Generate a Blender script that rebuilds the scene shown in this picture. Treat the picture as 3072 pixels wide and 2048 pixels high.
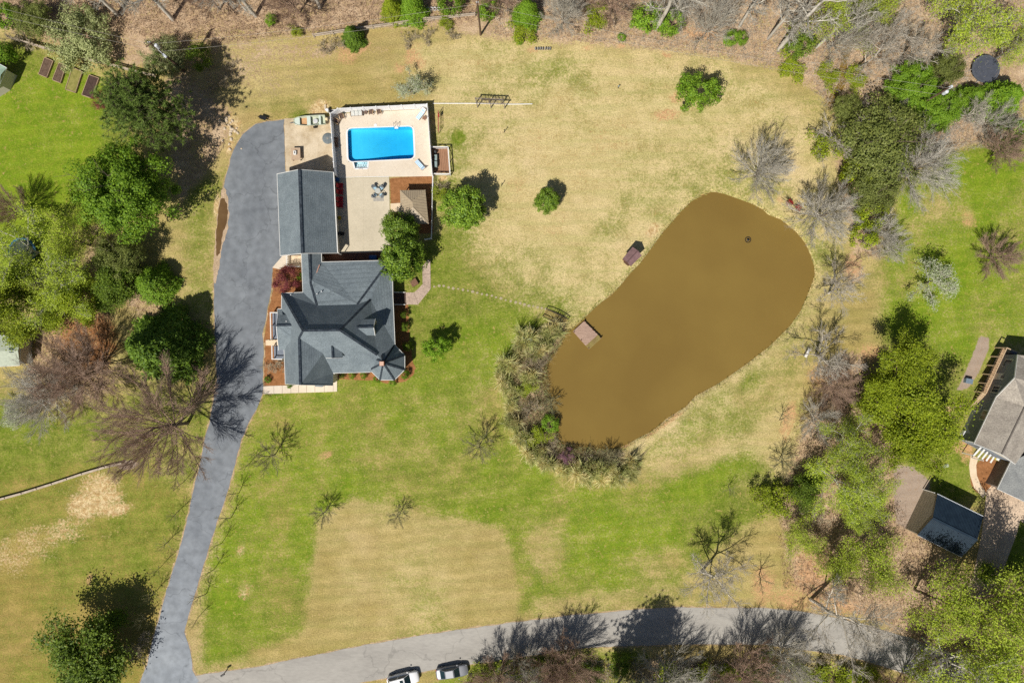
import bpy, bmesh, math, random
import numpy as np
from mathutils import Vector, Matrix

# ---------------------------------------------------------------- camera, sky, sun, exposure
for o in list(bpy.data.objects): bpy.data.objects.remove(o)
scene = bpy.context.scene
COL = scene.collection
R = math.radians
CAM_H = 102.4            # metres above the lawn; 24 mm lens on a 36 mm sensor, straight down
cam_d = bpy.data.cameras.new('camera'); cam = bpy.data.objects.new('camera', cam_d); COL.objects.link(cam)
cam.location = (0, 0, CAM_H); cam_d.lens = 24; cam_d.sensor_width = 36
cam_d.clip_start = 1; cam_d.clip_end = 6000
scene.camera = cam
SUN_EL, SUN_AZ = R(53), R(33)     # the shadows fall up and to the right
sun_dir = Vector((math.cos(SUN_EL)*math.sin(SUN_AZ), math.cos(SUN_EL)*math.cos(SUN_AZ), -math.sin(SUN_EL)))
w = bpy.data.worlds.new('World'); scene.world = w; w.use_nodes = True
wn = w.node_tree; bg = wn.nodes['Background']
sky = wn.nodes.new('ShaderNodeTexSky'); sky.sky_type = 'NISHITA'; sky.sun_disc = False
sky.sun_elevation = SUN_EL; sky.sun_rotation = math.atan2(-sun_dir.x, -sun_dir.y)
wn.links.new(sky.outputs[0], bg.inputs[0]); bg.inputs[1].default_value = 0.05
sl = bpy.data.lights.new('sun', 'SUN'); sl.energy = 5.0; sl.angle = R(0.5); sl.color = (1.0, 0.95, 0.87)
so = bpy.data.objects.new('sun', sl); COL.objects.link(so)
so.rotation_euler = sun_dir.to_track_quat('-Z', 'Y').to_euler(); so.location = (-40, -60, 120)
scene.render.engine = 'CYCLES'
vs = scene.view_settings; vs.view_transform = 'Standard'; vs.look = 'None'; vs.gamma = 1; vs.exposure = 0.0
try: vs.use_curve_mapping = False
except Exception: pass
scene.cycles.use_denoising = False
scene.cycles.max_bounces = 6; scene.cycles.transparent_max_bounces = 8
scene.cycles.diffuse_bounces = 3; scene.cycles.glossy_bounces = 2; scene.cycles.transmission_bounces = 3

# ---------------------------------------------------------------- helpers
def P(px, py, z=0.0):
    """survey point: plan position of something seen at photo point (px,py) that stands z metres high"""
    f = (1 - z/CAM_H)*0.05
    return Vector(((px-1536)*f, (1024-py)*f, z))
def tag(o, label=None, cat=None, group=None, kind=None):
    if label: o['label'] = label
    if cat: o['category'] = cat
    if group: o['group'] = group
    if kind: o['kind'] = kind
    return o
def thing(name, label, cat, loc=(0,0,0), rz=0.0, group=None, scale=None):
    o = bpy.data.objects.new(name, None); COL.objects.link(o)
    o.empty_display_size = 0.3
    o.location = loc; o.rotation_euler = (0, 0, rz)
    if scale: o.scale = scale
    return tag(o, label, cat, group)
def mesh_np(name, V, F, mat=None, smooth=False):
    """V (n,3) floats, F (m,k) ints"""
    V = np.asarray(V, np.float32); F = np.asarray(F, np.int32)
    me = bpy.data.meshes.new(name); k = F.shape[1]
    me.vertices.add(len(V)); me.vertices.foreach_set('co', V.ravel())
    me.loops.add(F.size); me.loops.foreach_set('vertex_index', F.ravel())
    me.polygons.add(len(F)); me.polygons.foreach_set('loop_start', np.arange(0, F.size, k, dtype=np.int32))
    try: me.polygons.foreach_set('loop_total', np.full(len(F), k, np.int32))
    except Exception: pass
    if smooth: me.polygons.foreach_set('use_smooth', np.ones(len(F), bool))
    me.update(calc_edges=True)
    if mat: me.materials.append(mat)
    return me
def put(name, me, parent=None, loc=None):
    o = bpy.data.objects.new(name, me); COL.objects.link(o)
    if parent: o.parent = parent
    if loc is not None: o.location = loc
    return o
class MB:
    """collects shapes; build() links them as one mesh object"""
    def __init__(s): s.v = []; s.f = []
    def poly(s, pts):
        n = len(s.v); s.v += [tuple(p) for p in pts]; s.f.append(tuple(range(n, n+len(pts)))); return s
    def box(s, c, size, rz=0.0, rx=0.0, ry=0.0, taper=1.0):
        m = Matrix.Rotation(rz, 3, 'Z') @ Matrix.Rotation(ry, 3, 'Y') @ Matrix.Rotation(rx, 3, 'X')
        n = len(s.v); c = Vector(c)
        for z in (-.5, .5):
            t = taper if z > 0 else 1
            for x, y in ((-.5,-.5), (.5,-.5), (.5,.5), (-.5,.5)):
                s.v.append(tuple(c + m @ Vector((x*size[0]*t, y*size[1]*t, z*size[2]))))
        for f in ((3,2,1,0), (4,5,6,7), (0,1,5,4), (1,2,6,5), (2,3,7,6), (3,0,4,7)):
            s.f.append(tuple(n+i for i in f))
        return s
    def bar(s, a, b, w, h=None, up=(0,0,1)):
        """square bar from a to b"""
        a = Vector(a); b = Vector(b); d = b-a; L = d.length
        if L < 1e-6: return s
        d /= L; u = Vector(up)
        if abs(d.dot(u)) > .98: u = Vector((1,0,0))
        x = d.cross(u).normalized(); y = x.cross(d).normalized(); h = h or w
        n = len(s.v)
        for p in (a, b):
            for i, j in ((-.5,-.5), (.5,-.5), (.5,.5), (-.5,.5)):
                s.v.append(tuple(p + x*i*w + y*j*h))
        for f in ((3,2,1,0), (4,5,6,7), (0,1,5,4), (1,2,6,5), (2,3,7,6), (3,0,4,7)):
            s.f.append(tuple(n+i for i in f))
        return s
    def tube(s, a, b, r0, r1=None, n=8, cap=True):
        a = Vector(a); b = Vector(b); d = (b-a).normalized(); r1 = r0 if r1 is None else r1
        u = Vector((0,0,1)) if abs(d.z) < .9 else Vector((1,0,0))
        x = d.cross(u).normalized(); y = x.cross(d).normalized(); k = len(s.v)
        for p, r in ((a, r0), (b, r1)):
            for i in range(n):
                t = 2*math.pi*i/n; s.v.append(tuple(p + x*r*math.cos(t) + y*r*math.sin(t)))
        for i in range(n):
            j = (i+1) % n; s.f.append((k+j, k+i, k+n+i, k+n+j))
        if cap: s.f.append(tuple(range(k, k+n))); s.f.append(tuple(range(k+2*n-1, k+n-1, -1)))
        return s
    def path(s, pts, r, n=6):
        for a, b in zip(pts, pts[1:]): s.tube(a, b, r, n=n)
        return s
    def prism(s, poly, z0, z1):
        k = len(s.v); n = len(poly)
        area = sum(poly[i][0]*poly[(i+1)%n][1]-poly[(i+1)%n][0]*poly[i][1] for i in range(n))
        if area < 0: poly = list(reversed(list(poly)))
        for z in (z0, z1): s.v += [(p[0], p[1], z) for p in poly]
        s.f.append(tuple(range(k+n-1, k-1, -1))); s.f.append(tuple(range(k+n, k+2*n)))
        for i in range(n):
            j = (i+1) % n; s.f.append((k+i, k+j, k+n+j, k+n+i))
        return s
    def lathe(s, prof, c=(0,0,0), n=12):
        k = len(s.v); m = len(prof)
        for r, z in prof:
            for i in range(n):
                t = 2*math.pi*i/n; s.v.append((c[0]+r*math.cos(t), c[1]+r*math.sin(t), c[2]+z))
        for a in range(m-1):
            for i in range(n):
                j = (i+1) % n; s.f.append((k+a*n+i, k+a*n+j, k+(a+1)*n+j, k+(a+1)*n+i))
        s.f.append(tuple(range(k+(m-1)*n, k+m*n))); s.f.append(tuple(range(k+n-1, k-1, -1)))
        return s
    def loft(s, rings):
        k = len(s.v); n = len(rings[0])
        for r in rings: s.v += [tuple(p) for p in r]
        for a in range(len(rings)-1):
            for i in range(n):
                j = (i+1) % n; s.f.append((k+a*n+i, k+a*n+j, k+(a+1)*n+j, k+(a+1)*n+i))
        s.f.append(tuple(range(k+n-1, k-1, -1))); s.f.append(tuple(range(k+(len(rings)-1)*n, k+len(rings)*n)))
        return s
    def mesh(s, name, mat, off=None, bevel=0, smooth=False):
        me = bpy.data.meshes.new(name)
        v = s.v if off is None else [(a[0]-off[0], a[1]-off[1], a[2]-off[2]) for a in s.v]
        me.from_pydata(v, [], s.f)
        if bevel:
            bm = bmesh.new(); bm.from_mesh(me)
            bmesh.ops.bevel(bm, geom=bm.edges[:], offset=bevel, segments=1, affect='EDGES'); bm.to_mesh(me); bm.free()
        if smooth:
            for p in me.polygons: p.use_smooth = True
        if mat: me.materials.append(mat)
        me.update(); return me
    def build(s, name, mat, parent=None, world=False, bevel=0, smooth=False, kind=None):
        """world=True: shapes were given in survey coordinates, parent is unrotated"""
        off = None
        if world and parent:
            off = Vector(parent.location); q = parent.parent
            while q: off = off + Vector(q.location); q = q.parent
        o = put(name, s.mesh(name, mat, off, bevel, smooth), parent)
        if kind: o['kind'] = kind
        return o

# ---------------------------------------------------------------- materials
MATS = {}
def mat(name, c1, c2=None, scale=3.0, rough=.8, metal=0.0, bump=0.0, spec=.3, detail=5, lo=.35, hi=.65, stretch=None, island=0.0, fine=0.0, famp=.27):
    if name in MATS: return MATS[name]
    m = bpy.data.materials.new(name); m.use_nodes = True; nt = m.node_tree; b = nt.nodes['Principled BSDF']
    b.inputs['Roughness'].default_value = rough; b.inputs['Metallic'].default_value = metal
    b.inputs['Specular IOR Level'].default_value = spec
    L = nt.links.new; N = nt.nodes.new
    c2 = c2 or tuple(x*.75 for x in c1)
    tc = N('ShaderNodeTexCoord'); nz = N('ShaderNodeTexNoise'); nz.inputs['Scale'].default_value = scale
    nz.inputs['Detail'].default_value = detail; nz.inputs['Roughness'].default_value = .65
    src = tc.outputs['Object']
    if stretch:
        mp = N('ShaderNodeMapping'); mp.inputs['Scale'].default_value = stretch; L(src, mp.inputs[0]); src = mp.outputs[0]
    L(src, nz.inputs['Vector'])
    mr = N('ShaderNodeMapRange'); mr.inputs[1].default_value = lo; mr.inputs[2].default_value = hi; L(nz.outputs[0], mr.inputs[0])
    mx = N('ShaderNodeMix'); mx.data_type = 'RGBA'
    mx.inputs[6].default_value = (*c1, 1); mx.inputs[7].default_value = (*c2, 1); L(mr.outputs[0], mx.inputs[0])
    out = mx.outputs[2]
    if fine:
        n2 = N('ShaderNodeTexNoise'); n2.inputs['Scale'].default_value = fine; n2.inputs['Detail'].default_value = 3; L(src, n2.inputs['Vector'])
        m2 = N('ShaderNodeMapRange'); m2.inputs[1].default_value = .3; m2.inputs[2].default_value = .7; m2.inputs[3].default_value = 1-famp; m2.inputs[4].default_value = 1+famp*.9
        L(n2.outputs[0], m2.inputs[0])
        vm = N('ShaderNodeVectorMath'); vm.operation = 'SCALE'; L(out, vm.inputs[0]); L(m2.outputs[0], vm.inputs['Scale']); out = vm.outputs[0]
    if island:
        g = N('ShaderNodeNewGeometry'); m3 = N('ShaderNodeMapRange'); m3.inputs[3].default_value = 1-island; m3.inputs[4].default_value = 1+island
        L(g.outputs['Random Per Island'], m3.inputs[0])
        vm = N('ShaderNodeVectorMath'); vm.operation = 'SCALE'; L(out, vm.inputs[0]); L(m3.outputs[0], vm.inputs['Scale']); out = vm.outputs[0]
    L(out, b.inputs['Base Color'])
    if bump:
        bp = N('ShaderNodeBump'); bp.inputs['Strength'].default_value = min(1, bump); bp.inputs['Distance'].default_value = .05
        L(nz.outputs[0], bp.inputs['Height']); L(bp.outputs[0], b.inputs['Normal'])
    MATS[name] = m; return m
def leafmat(name, c1, c2, trans=.25, rough=.55, spec=.25, island=.35, objvar=.18, gain=1.55):
    c1 = tuple(min(.85, x*gain) for x in c1); c2 = tuple(min(.85, x*gain) for x in c2)
    """foliage: colour differs leaf by leaf and plant by plant; some light passes through"""
    if name in MATS: return MATS[name]
    m = bpy.data.materials.new(name); m.use_nodes = True; nt = m.node_tree; L = nt.links.new; N = nt.nodes.new
    b = nt.nodes['Principled BSDF']; out = nt.nodes['Material Output']
    b.inputs['Roughness'].default_value = rough; b.inputs['Specular IOR Level'].default_value = spec
    g = N('ShaderNodeNewGeometry'); oi = N('ShaderNodeObjectInfo')
    mx = N('ShaderNodeMix'); mx.data_type = 'RGBA'; mx.inputs[6].default_value = (*c1, 1); mx.inputs[7].default_value = (*c2, 1)
    L(g.outputs['Random Per Island'], mx.inputs[0])
    mr = N('ShaderNodeMapRange'); mr.inputs[3].default_value = 1-objvar; mr.inputs[4].default_value = 1+objvar; L(oi.outputs['Random'], mr.inputs[0])
    vm = N('ShaderNodeVectorMath'); vm.operation = 'SCALE'; L(mx.outputs[2], vm.inputs[0]); L(mr.outputs[0], vm.inputs['Scale'])
    L(vm.outputs[0], b.inputs['Base Color'])
    tr = N('ShaderNodeBsdfTranslucent'); L(vm.outputs[0], tr.inputs[0])
    ms = N('ShaderNodeMixShader'); ms.inputs[0].default_value = trans
    L(b.outputs[0], ms.inputs[1]); L(tr.outputs[0], ms.inputs[2]); L(ms.outputs[0], out.inputs[0])
    MATS[name] = m; return m
def S(r, g, b):
    """sRGB 0-255 to linear"""
    f = lambda c: (c/255/12.92) if c/255 <= .04045 else ((c/255+.055)/1.055)**2.4
    return (f(r), f(g), f(b))

# ---------------------------------------------------------------- ground
POND = [(2134,579),(2107,589),(2075,607),(2045,636),(2023,662),(2003,685),(1983,708),(1960,741),(1941,767),(1921,793),(1895,819),(1866,855),(1836,887),(1807,907),(1778,933),(1752,959),(1722,985),(1702,996),(1687,1033),(1665,1059),(1640,1095),(1628,1129),(1633,1166),(1655,1205),(1672,1255),(1672,1303),(1682,1322),(1702,1338),(1739,1349),(1794,1347),(1850,1342),(1879,1331),(1916,1310),(1953,1292),(1987,1266),(2000,1253),(2058,1217),(2088,1184),(2150,1151),(2189,1125),(2248,1083),(2304,1040),(2324,1021),(2369,976),(2399,933),(2415,897),(2431,858),(2443,822),(2441,799),(2431,767),(2418,737),(2402,714),(2382,692),(2369,682),(2343,661),(2304,646),(2287,630),(2254,613),(2215,599),(2176,585),(2150,579)]
CREEK = [(2575,60),(2560,105),(2545,140),(2530,170),(2522,205),(2525,235),(2510,262),(2492,285),(2488,310),(2512,312),(2522,285),(2535,262),(2545,240),(2548,212),(2545,180),(2558,150),(2575,112),(2592,60)]
def sdf(poly, X, Y):
    """signed distance in photo units (negative inside)"""
    d2 = np.full(X.shape, 1e18); ins = np.zeros(X.shape, bool); n = len(poly)
    for i in range(n):
        ax, ay = poly[i]; bx, by = poly[(i+1) % n]
        ex, ey = bx-ax, by-ay; wx = X-ax; wy = Y-ay
        t = np.clip((wx*ex+wy*ey)/(ex*ex+ey*ey+1e-9), 0, 1)
        d2 = np.minimum(d2, (wx-t*ex)**2+(wy-t*ey)**2)
        c = ((ay > Y) != (by > Y)) & (X < (bx-ax)*(Y-ay)/(by-ay+1e-12)+ax)
        ins ^= c
    d = np.sqrt(d2); return np.where(ins, -d, d)
def sstep(a, b, x):
    t = np.clip((x-a)/(b-a), 0, 1); return t*t*(3-2*t)
nprng = np.random.default_rng(7)
def vnoise(X, Y, s, seed):
    """smooth value noise over photo units"""
    r = np.random.default_rng(seed); T = r.random((64, 64))
    x = X/s + 300; y = Y/s + 300; xi = np.floor(x).astype(int); yi = np.floor(y).astype(int)
    fx = x-xi; fy = y-yi; fx = fx*fx*(3-2*fx); fy = fy*fy*(3-2*fy)
    g = lambda a, b: T[a % 64, b % 64]
    return (g(xi,yi)*(1-fx)+g(xi+1,yi)*fx)*(1-fy)+(g(xi,yi+1)*(1-fx)+g(xi+1,yi+1)*fx)*fy
xs = np.concatenate([[-2500,-1000,-400,-200,-130], np.linspace(-92, 92, 528), [130,200,400,1000,2500]])
ys = np.concatenate([[-2500,-1000,-400,-200,-100], np.linspace(-64, 64, 368), [100,200,400,1000,2500]])
GX, GY = np.meshgrid(xs, ys); NX, NY = len(xs), len(ys)
PX = GX/0.05+1536; PY = 1024-GY/0.05
def ell(cx, cy, rx, ry, rot=0.0, soft=.5):
    c, s = math.cos(R(rot)), math.sin(R(rot)); x = PX-cx; y = PY-cy
    u = (x*c+y*s)/rx; v = (-x*s+y*c)/ry
    return 1-sstep(1-soft, 1+soft, np.sqrt(u*u+v*v))
def pm(poly, soft=20): return 1-sstep(-soft, soft, sdf(poly, PX, PY))
Z = np.zeros_like(PX)
dp = sdf(POND, PX, PY)
WATER_Z = -0.45
Z = np.where(dp < 90, -0.45-0.9*(1-sstep(-60, 0, dp)) + 0.45*sstep(-4, 14, dp), Z)
dc = sdf(CREEK, PX, PY)
Z += np.where(dc < 60, -0.62*(1-sstep(-14, 26, dc)), 0)
POOL = [(1043,386.5),(1237.6,379.7),(1241.9,475.8),(1105,484),(1103.5,506),(1064.5,507),(1059,485),(1046.3,485.2)]
Z = np.where(sdf(POOL, PX, PY) < 9, -3.0, Z)
# colour zones -------------------------------------------------
n1 = vnoise(PX,PY,210,2); n2 = vnoise(PX,PY,70,3); n3 = vnoise(PX,PY,26,4)
wob = (n1-.5)*1.0+(n2-.5)*.7+(n3-.5)*.45
G = np.full_like(PX, .18)
def add(A, m, v): return A*(1-m)+v*m
G = add(G, pm([(-400,250),(60,130),(330,250),(420,400),(250,800),(-400,900)], 40), 1.0)        # yard behind the raised beds
G = add(G, pm([(560,560),(690,500),(640,700),(640,1230),(560,1500),(480,1500),(560,1000)], 30), .52)
G = add(G, pm([(-400,1150),(600,1200),(560,1500),(430,2100),(-400,2100)], 60), .56)
G = add(G, ell(180,1300,330,110,-8,.5), .78)
G = add(G, ell(430,1500,120,110,0,.6), .66)
G = add(G, ell(120,1750,300,120,0,.6), .45)
G = add(G, ell(250,1880,320,60,0,.6), .34)
G = add(G, pm([(770,1190),(900,1000),(1180,780),(1280,720),(1320,700),(1560,900),(1650,960),(1520,1150),(1540,1300),(1700,1450),(2000,1440),(2250,1350),(2420,1480),(2280,1560),(2000,1780),(1560,1840),(1500,1600),(1150,1500),(960,1560),(920,1900),(620,2030),(600,1850),(680,1550)], 35), .86)
G = add(G, pm([(1290,560),(1360,770),(1560,930),(1700,960),(1750,930),(1500,760),(1400,560),(1340,480)], 40), .62)
G = add(G, ell(1330,860,70,190,10,.5), .95)
for e in ((1480,640,70,50,20,.9,.42),(1560,760,80,40,-20,.9,.5),(1650,800,50,40,0,.9,.48),(1400,400,60,40,0,.9,.42),(1800,700,80,40,-40,.9,.4),(1700,230,90,26,5,.9,.36),(2000,450,100,50,0,.9,.42),(1870,640,70,40,-40,.9,.42),(2150,400,70,50,0,.9,.4),(1330,380,40,60,0,.8,.4)):
    G = add(G, ell(*e[:6]), e[6])
G = add(G, ell(1350,470,60,80,0,.6), .6)
G = add(G, ell(1376,413,22,20,0,.25), 1.0)
G = add(G, pm([(1985,690),(2080,600),(1960,760),(1800,930),(1745,960),(1720,930),(1850,830)], 14), .62)
G = add(G, ell(1700,930,80,36,-35,.5), .72)
G = add(G, ell(1330,1250,150,60,0,.8), .7)
G = add(G, ell(1480,1130,60,120,0,.8), .66)
G = add(G, ell(1150,1370,250,70,-5,.9), .72)
G = add(G, pm([(960,1560),(1060,1490),(1200,1545),(1340,1560),(1480,1580),(1530,1650),(1545,1830),(1300,1900),(900,1960),(870,1960),(930,1880)], 18), .10)   # the dry rectangle
G = add(G, pm([(640,2060),(1500,1880),(1500,1840),(900,1930),(640,1990)], 30), .25)
G = add(G, ell(1640,1640,60,75,0,.5), .35)
G = add(G, ell(1960,1700,90,50,0,.8), .5)
G = add(G, pm([(1600,1840),(2250,1800),(2250,1740),(1900,1760),(1600,1800)], 25), .36)
G = add(G, pm([(1900,1360),(2060,1240),(2330,1050),(2450,880),(2540,760),(2480,640),(2380,660),(2480,900),(2480,1060),(2250,1230),(2050,1390)], 22), .4)
G = add(G, ell(2250,1150,40,24,-35,.5), .75)
G = add(G, ell(2240,1250,110,45,-38,.6), .62)
G = add(G, ell(2400,1240,60,90,0,.6), .42)
G = add(G, ell(2150,520,230,110,10,.8), .46)
G = add(G, ell(2050,600,130,60,-45,.7), .45)
G = add(G, ell(1900,330,260,90,0,.9), .27)
G = add(G, ell(2330,330,160,70,20,.8), .4)
G = add(G, ell(2480,720,70,90,0,.7), .5)
G = add(G, ell(1450,230,260,60,0,.9), .3)
G = add(G, ell(1780,850,120,60,-45,.7), .42)

G = add(G, pm([(2640,760),(2700,560),(2900,440),(3300,420),(3300,1000),(3000,1020),(2880,1300),(2720,1500),(2640,1100)], 40), .74)
G = add(G, ell(2970,500,140,70,0,.5), 1.0)
G = add(G, ell(2870,800,60,90,0,.6), .95)
G = add(G, ell(2740,960,80,60,0,.7), 1.0)
G = add(G, ell(2800,640,80,80,0,.8), .45)
G = add(G, ell(3000,1000,70,50,0,.8), .5)
G = add(G, ell(2880,1420,120,90,30,.5), .95)
G = add(G, pm([(3000,1640),(3060,1540),(3300,1540),(3300,1800),(3010,1800)], 10), .95)
G = add(G, ell(2840,1250,25,90,20,.6), .95)
G = add(G, ell(900,330,160,40,0,.6), .45)
G = add(G, ell(900,355,55,22,0,.5), .8)
G = add(G, ell(1290,500,30,60,0,.7), .5)
G = add(G, pm([(1280,2060),(1400,1995),(1720,1945),(1950,1960),(1950,2100),(1250,2100)], 14), .75)
D = np.zeros_like(PX)
D = add(D, pm([(-400,-300),(3500,-300),(3500,60),(2900,330),(2560,470),(2480,300),(2380,225),(2150,170),(1850,140),(1500,120),(1250,75),(1000,95),(820,110),(700,150),(640,190),(480,210),(330,190),(60,100),(-400,40)], 26), .85)
D = add(D, pm([(560,200),(700,330),(690,420),(620,520),(540,620),(500,420),(480,240)], 26), .75)
D = add(D, ell(720,200,180,90,10,.7), .45)
D = add(D, ell(900,150,200,40,0,.8), .5)
D = add(D, pm([(150,700),(330,650),(480,900),(520,1000),(340,900),(330,1180),(180,1280),(60,1230),(100,1000)], 30), .7)
D = add(D, pm([(2500,480),(2700,330),(3072,250),(3072,400),(2800,480),(2680,560),(2640,780),(2560,760)], 30), .9)
D = add(D, pm([(2380,1780),(2330,1500),(2420,1250),(2520,1050),(2600,1050),(2680,1300),(2720,1420),(2700,1500),(2900,1720),(3100,1720),(3300,1800),(3300,2300),(2300,2300),(1900,2040),(1400,2090),(1390,2030),(1640,1985),(2000,1975),(2330,1985),(2560,2040),(2740,2080),(2760,2030),(2640,1870),(2500,1820)], 24), .85)
D = add(D, ell(2560,810,36,40,0,.5), .8)
D = add(D, pm([(1655,960),(1700,990),(1640,1100),(1640,1200),(1690,1340),(1860,1350),(1900,1400),(1860,1440),(1720,1430),(1580,1370),(1530,1250),(1520,1100),(1570,1000)], 10), .9)
C = np.zeros_like(PX)
for e in ((1040,165,30,36,20),(1075,150,40,14,-25),(1240,165,28,40,20),(1195,205,18,18,0),(1260,190,20,22,0),(2000,345,46,20,-12),(2030,295,22,20,0),(1760,145,20,10,0),(2000,165,20,8,20),(1865,138,14,8,0),(2100,100,60,20,10),(2365,1258,22,70,12),(2440,1700,60,90,0),(2390,1790,80,60,0),(2480,1810,120,30,10),(2900,1350,26,46,-20),(2860,1340,40,14,25),(2560,800,30,36,0),(975,1365,26,12,-20),(268,1735,10,22,15),(590,1440,7,30,20),(1220,350,10,6,0),(2340,600,12,14,0),(1990,1275,80,8,-35),(2180,1120,90,7,-32),(1865,1338,40,6,-12),(2735,1150,14,30,0),(2905,655,22,30,-10),(1600,150,20,10,0),(2460,1130,40,40,0),(200,1000,60,80,0),(250,1080,90,70,0),(2610,1060,40,30,0),(2290,1760,40,60,0)):
    C = np.maximum(C, ell(*e, .6)*.85)
C = np.maximum(C, .62*(1-sstep(2,11,dp))*sstep(-14,-4,dp)*sstep(.42,.62,vnoise(PX,PY,60,9)))     # wet clay where the bank has slumped
for e in ((1620,430,90,60,10),(1830,420,110,70,-15),(1560,560,80,50,30),(1740,520,70,50,0),(1700,300,120,40,0),(2260,300,70,40,20),(1420,180,90,30,0),(1660,690,60,40,-30)):
    C = np.maximum(C, ell(*e, .9)*.34)
Sx = np.zeros_like(PX)
for e in ((300,1480,62,66,20),(340,1530,60,20,-10),(250,1520,50,40,0),(190,1590,110,40,-28),(60,1650,110,60,-28),(880,790,0.1,0.1,0),(1960,690,26,18,-40),(957,325,34,24,-30),(700,370,22,30,-30),(690,440,10,30,20),(650,620,9,40,5),(722,1652,14,26,12),(735,1770,22,30,20),(860,1110,0.1,.1,0),(2880,1210,20,10,0),(2850,1230,12,16,0),(1330,535,16,12,0),(300,1240,0.1,.1,0),(2310,470,0.1,.1,0)):
    Sx = np.maximum(Sx, ell(*e, .7)*(.62 if e[0] in (190,60,722,735) else 1))
Mu = np.zeros_like(PX)
Mu = np.maximum(Mu, pm([(1169,533),(1300,529),(1302,700),(1240,700),(1172,668)], 3))
Mu = np.maximum(Mu, pm([(816,795),(905,795),(905,880),(860,890),(858,1180),(790,1160),(790,1030),(800,950),(815,880)], 4))
Mu = np.maximum(Mu, pm([(1005,1110),(1130,1110),(1230,1080),(1248,1100),(1240,1125),(1215,1145),(1165,1150),(1120,1140),(1010,1138)], 4))
Mu = np.maximum(Mu, pm([(1180,900),(1225,915),(1228,1020),(1240,1090),(1180,1090)], 5))
Mu = np.maximum(Mu, ell(2958,1428,46,56,20,.15))
Mu = np.maximum(Mu, ell(270,1020,110,110,0,.5)*.6)
Gv = np.zeros_like(PX)
Gv = np.maximum(Gv, pm([(2940,1005),(2968,1015),(2965,1050),(2935,1120),(2905,1165),(2870,1170),(2890,1130),(2920,1060)], 6))
Gv = np.maximum(Gv, pm([(2680,1390),(2740,1400),(2790,1440),(2790,1500),(2730,1590),(2690,1570),(2680,1480)], 10))
Gv = np.maximum(Gv, ell(385,1395,30,14,-10,.4))
Gv = np.maximum(Gv, ell(1330,60,60,20,0,.8)*.4)
Y = np.zeros_like(PX)      # lushness: brighter yellow-green
Y = add(Y, pm([(-400,150),(330,230),(250,800),(-400,900)], 50), .9)
Y = add(Y, pm([(600,1200),(1560,900),(2300,1400),(1600,1850),(600,2050)], 80), .55)
Y = add(Y, ell(800,1500,170,300,15,.7), .9)
Y = add(Y, ell(1850,1620,230,160,0,.7), .85)
Y = add(Y, pm([(2640,500),(3300,400),(3300,1100),(2900,1100),(2640,1000)], 60), .8)
Y = add(Y, ell(1450,2020,200,60,0,.6), .9)
T = np.full_like(PX, .45)   # straw tone: 1 bleached, 0 olive-brown
T = add(T, pm([(1250,150),(1500,130),(1900,150),(2300,250),(2480,400),(2520,700),(2440,900),(2300,1100),(2050,1300),(1880,1400),(1700,960),(1400,760),(1300,540),(1300,300)], 90), 1.0)
T = add(T, ell(800,230,260,110,0,.7), .5)
T = add(T, pm([(870,1960),(930,1480),(1540,1560),(1560,1840),(1300,1900)], 40), .5)
T = add(T, pm([(-400,1350),(420,1400),(560,1500),(420,2100),(-400,2100)], 60), .02)
T = add(T, pm([(1560,1840),(2300,1800),(2300,1560),(1900,1480),(1560,1500)], 60), .5)
T = add(T, ell(2300,1350,160,160,0,.6), .75)
V = np.stack([GX.ravel(), GY.ravel(), Z.ravel()], 1)
idx = np.arange(NX*NY).reshape(NY, NX)
F = np.stack([idx[:-1,:-1].ravel(), idx[:-1,1:].ravel(), idx[1:,1:].ravel(), idx[1:,:-1].ravel()], 1)
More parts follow.
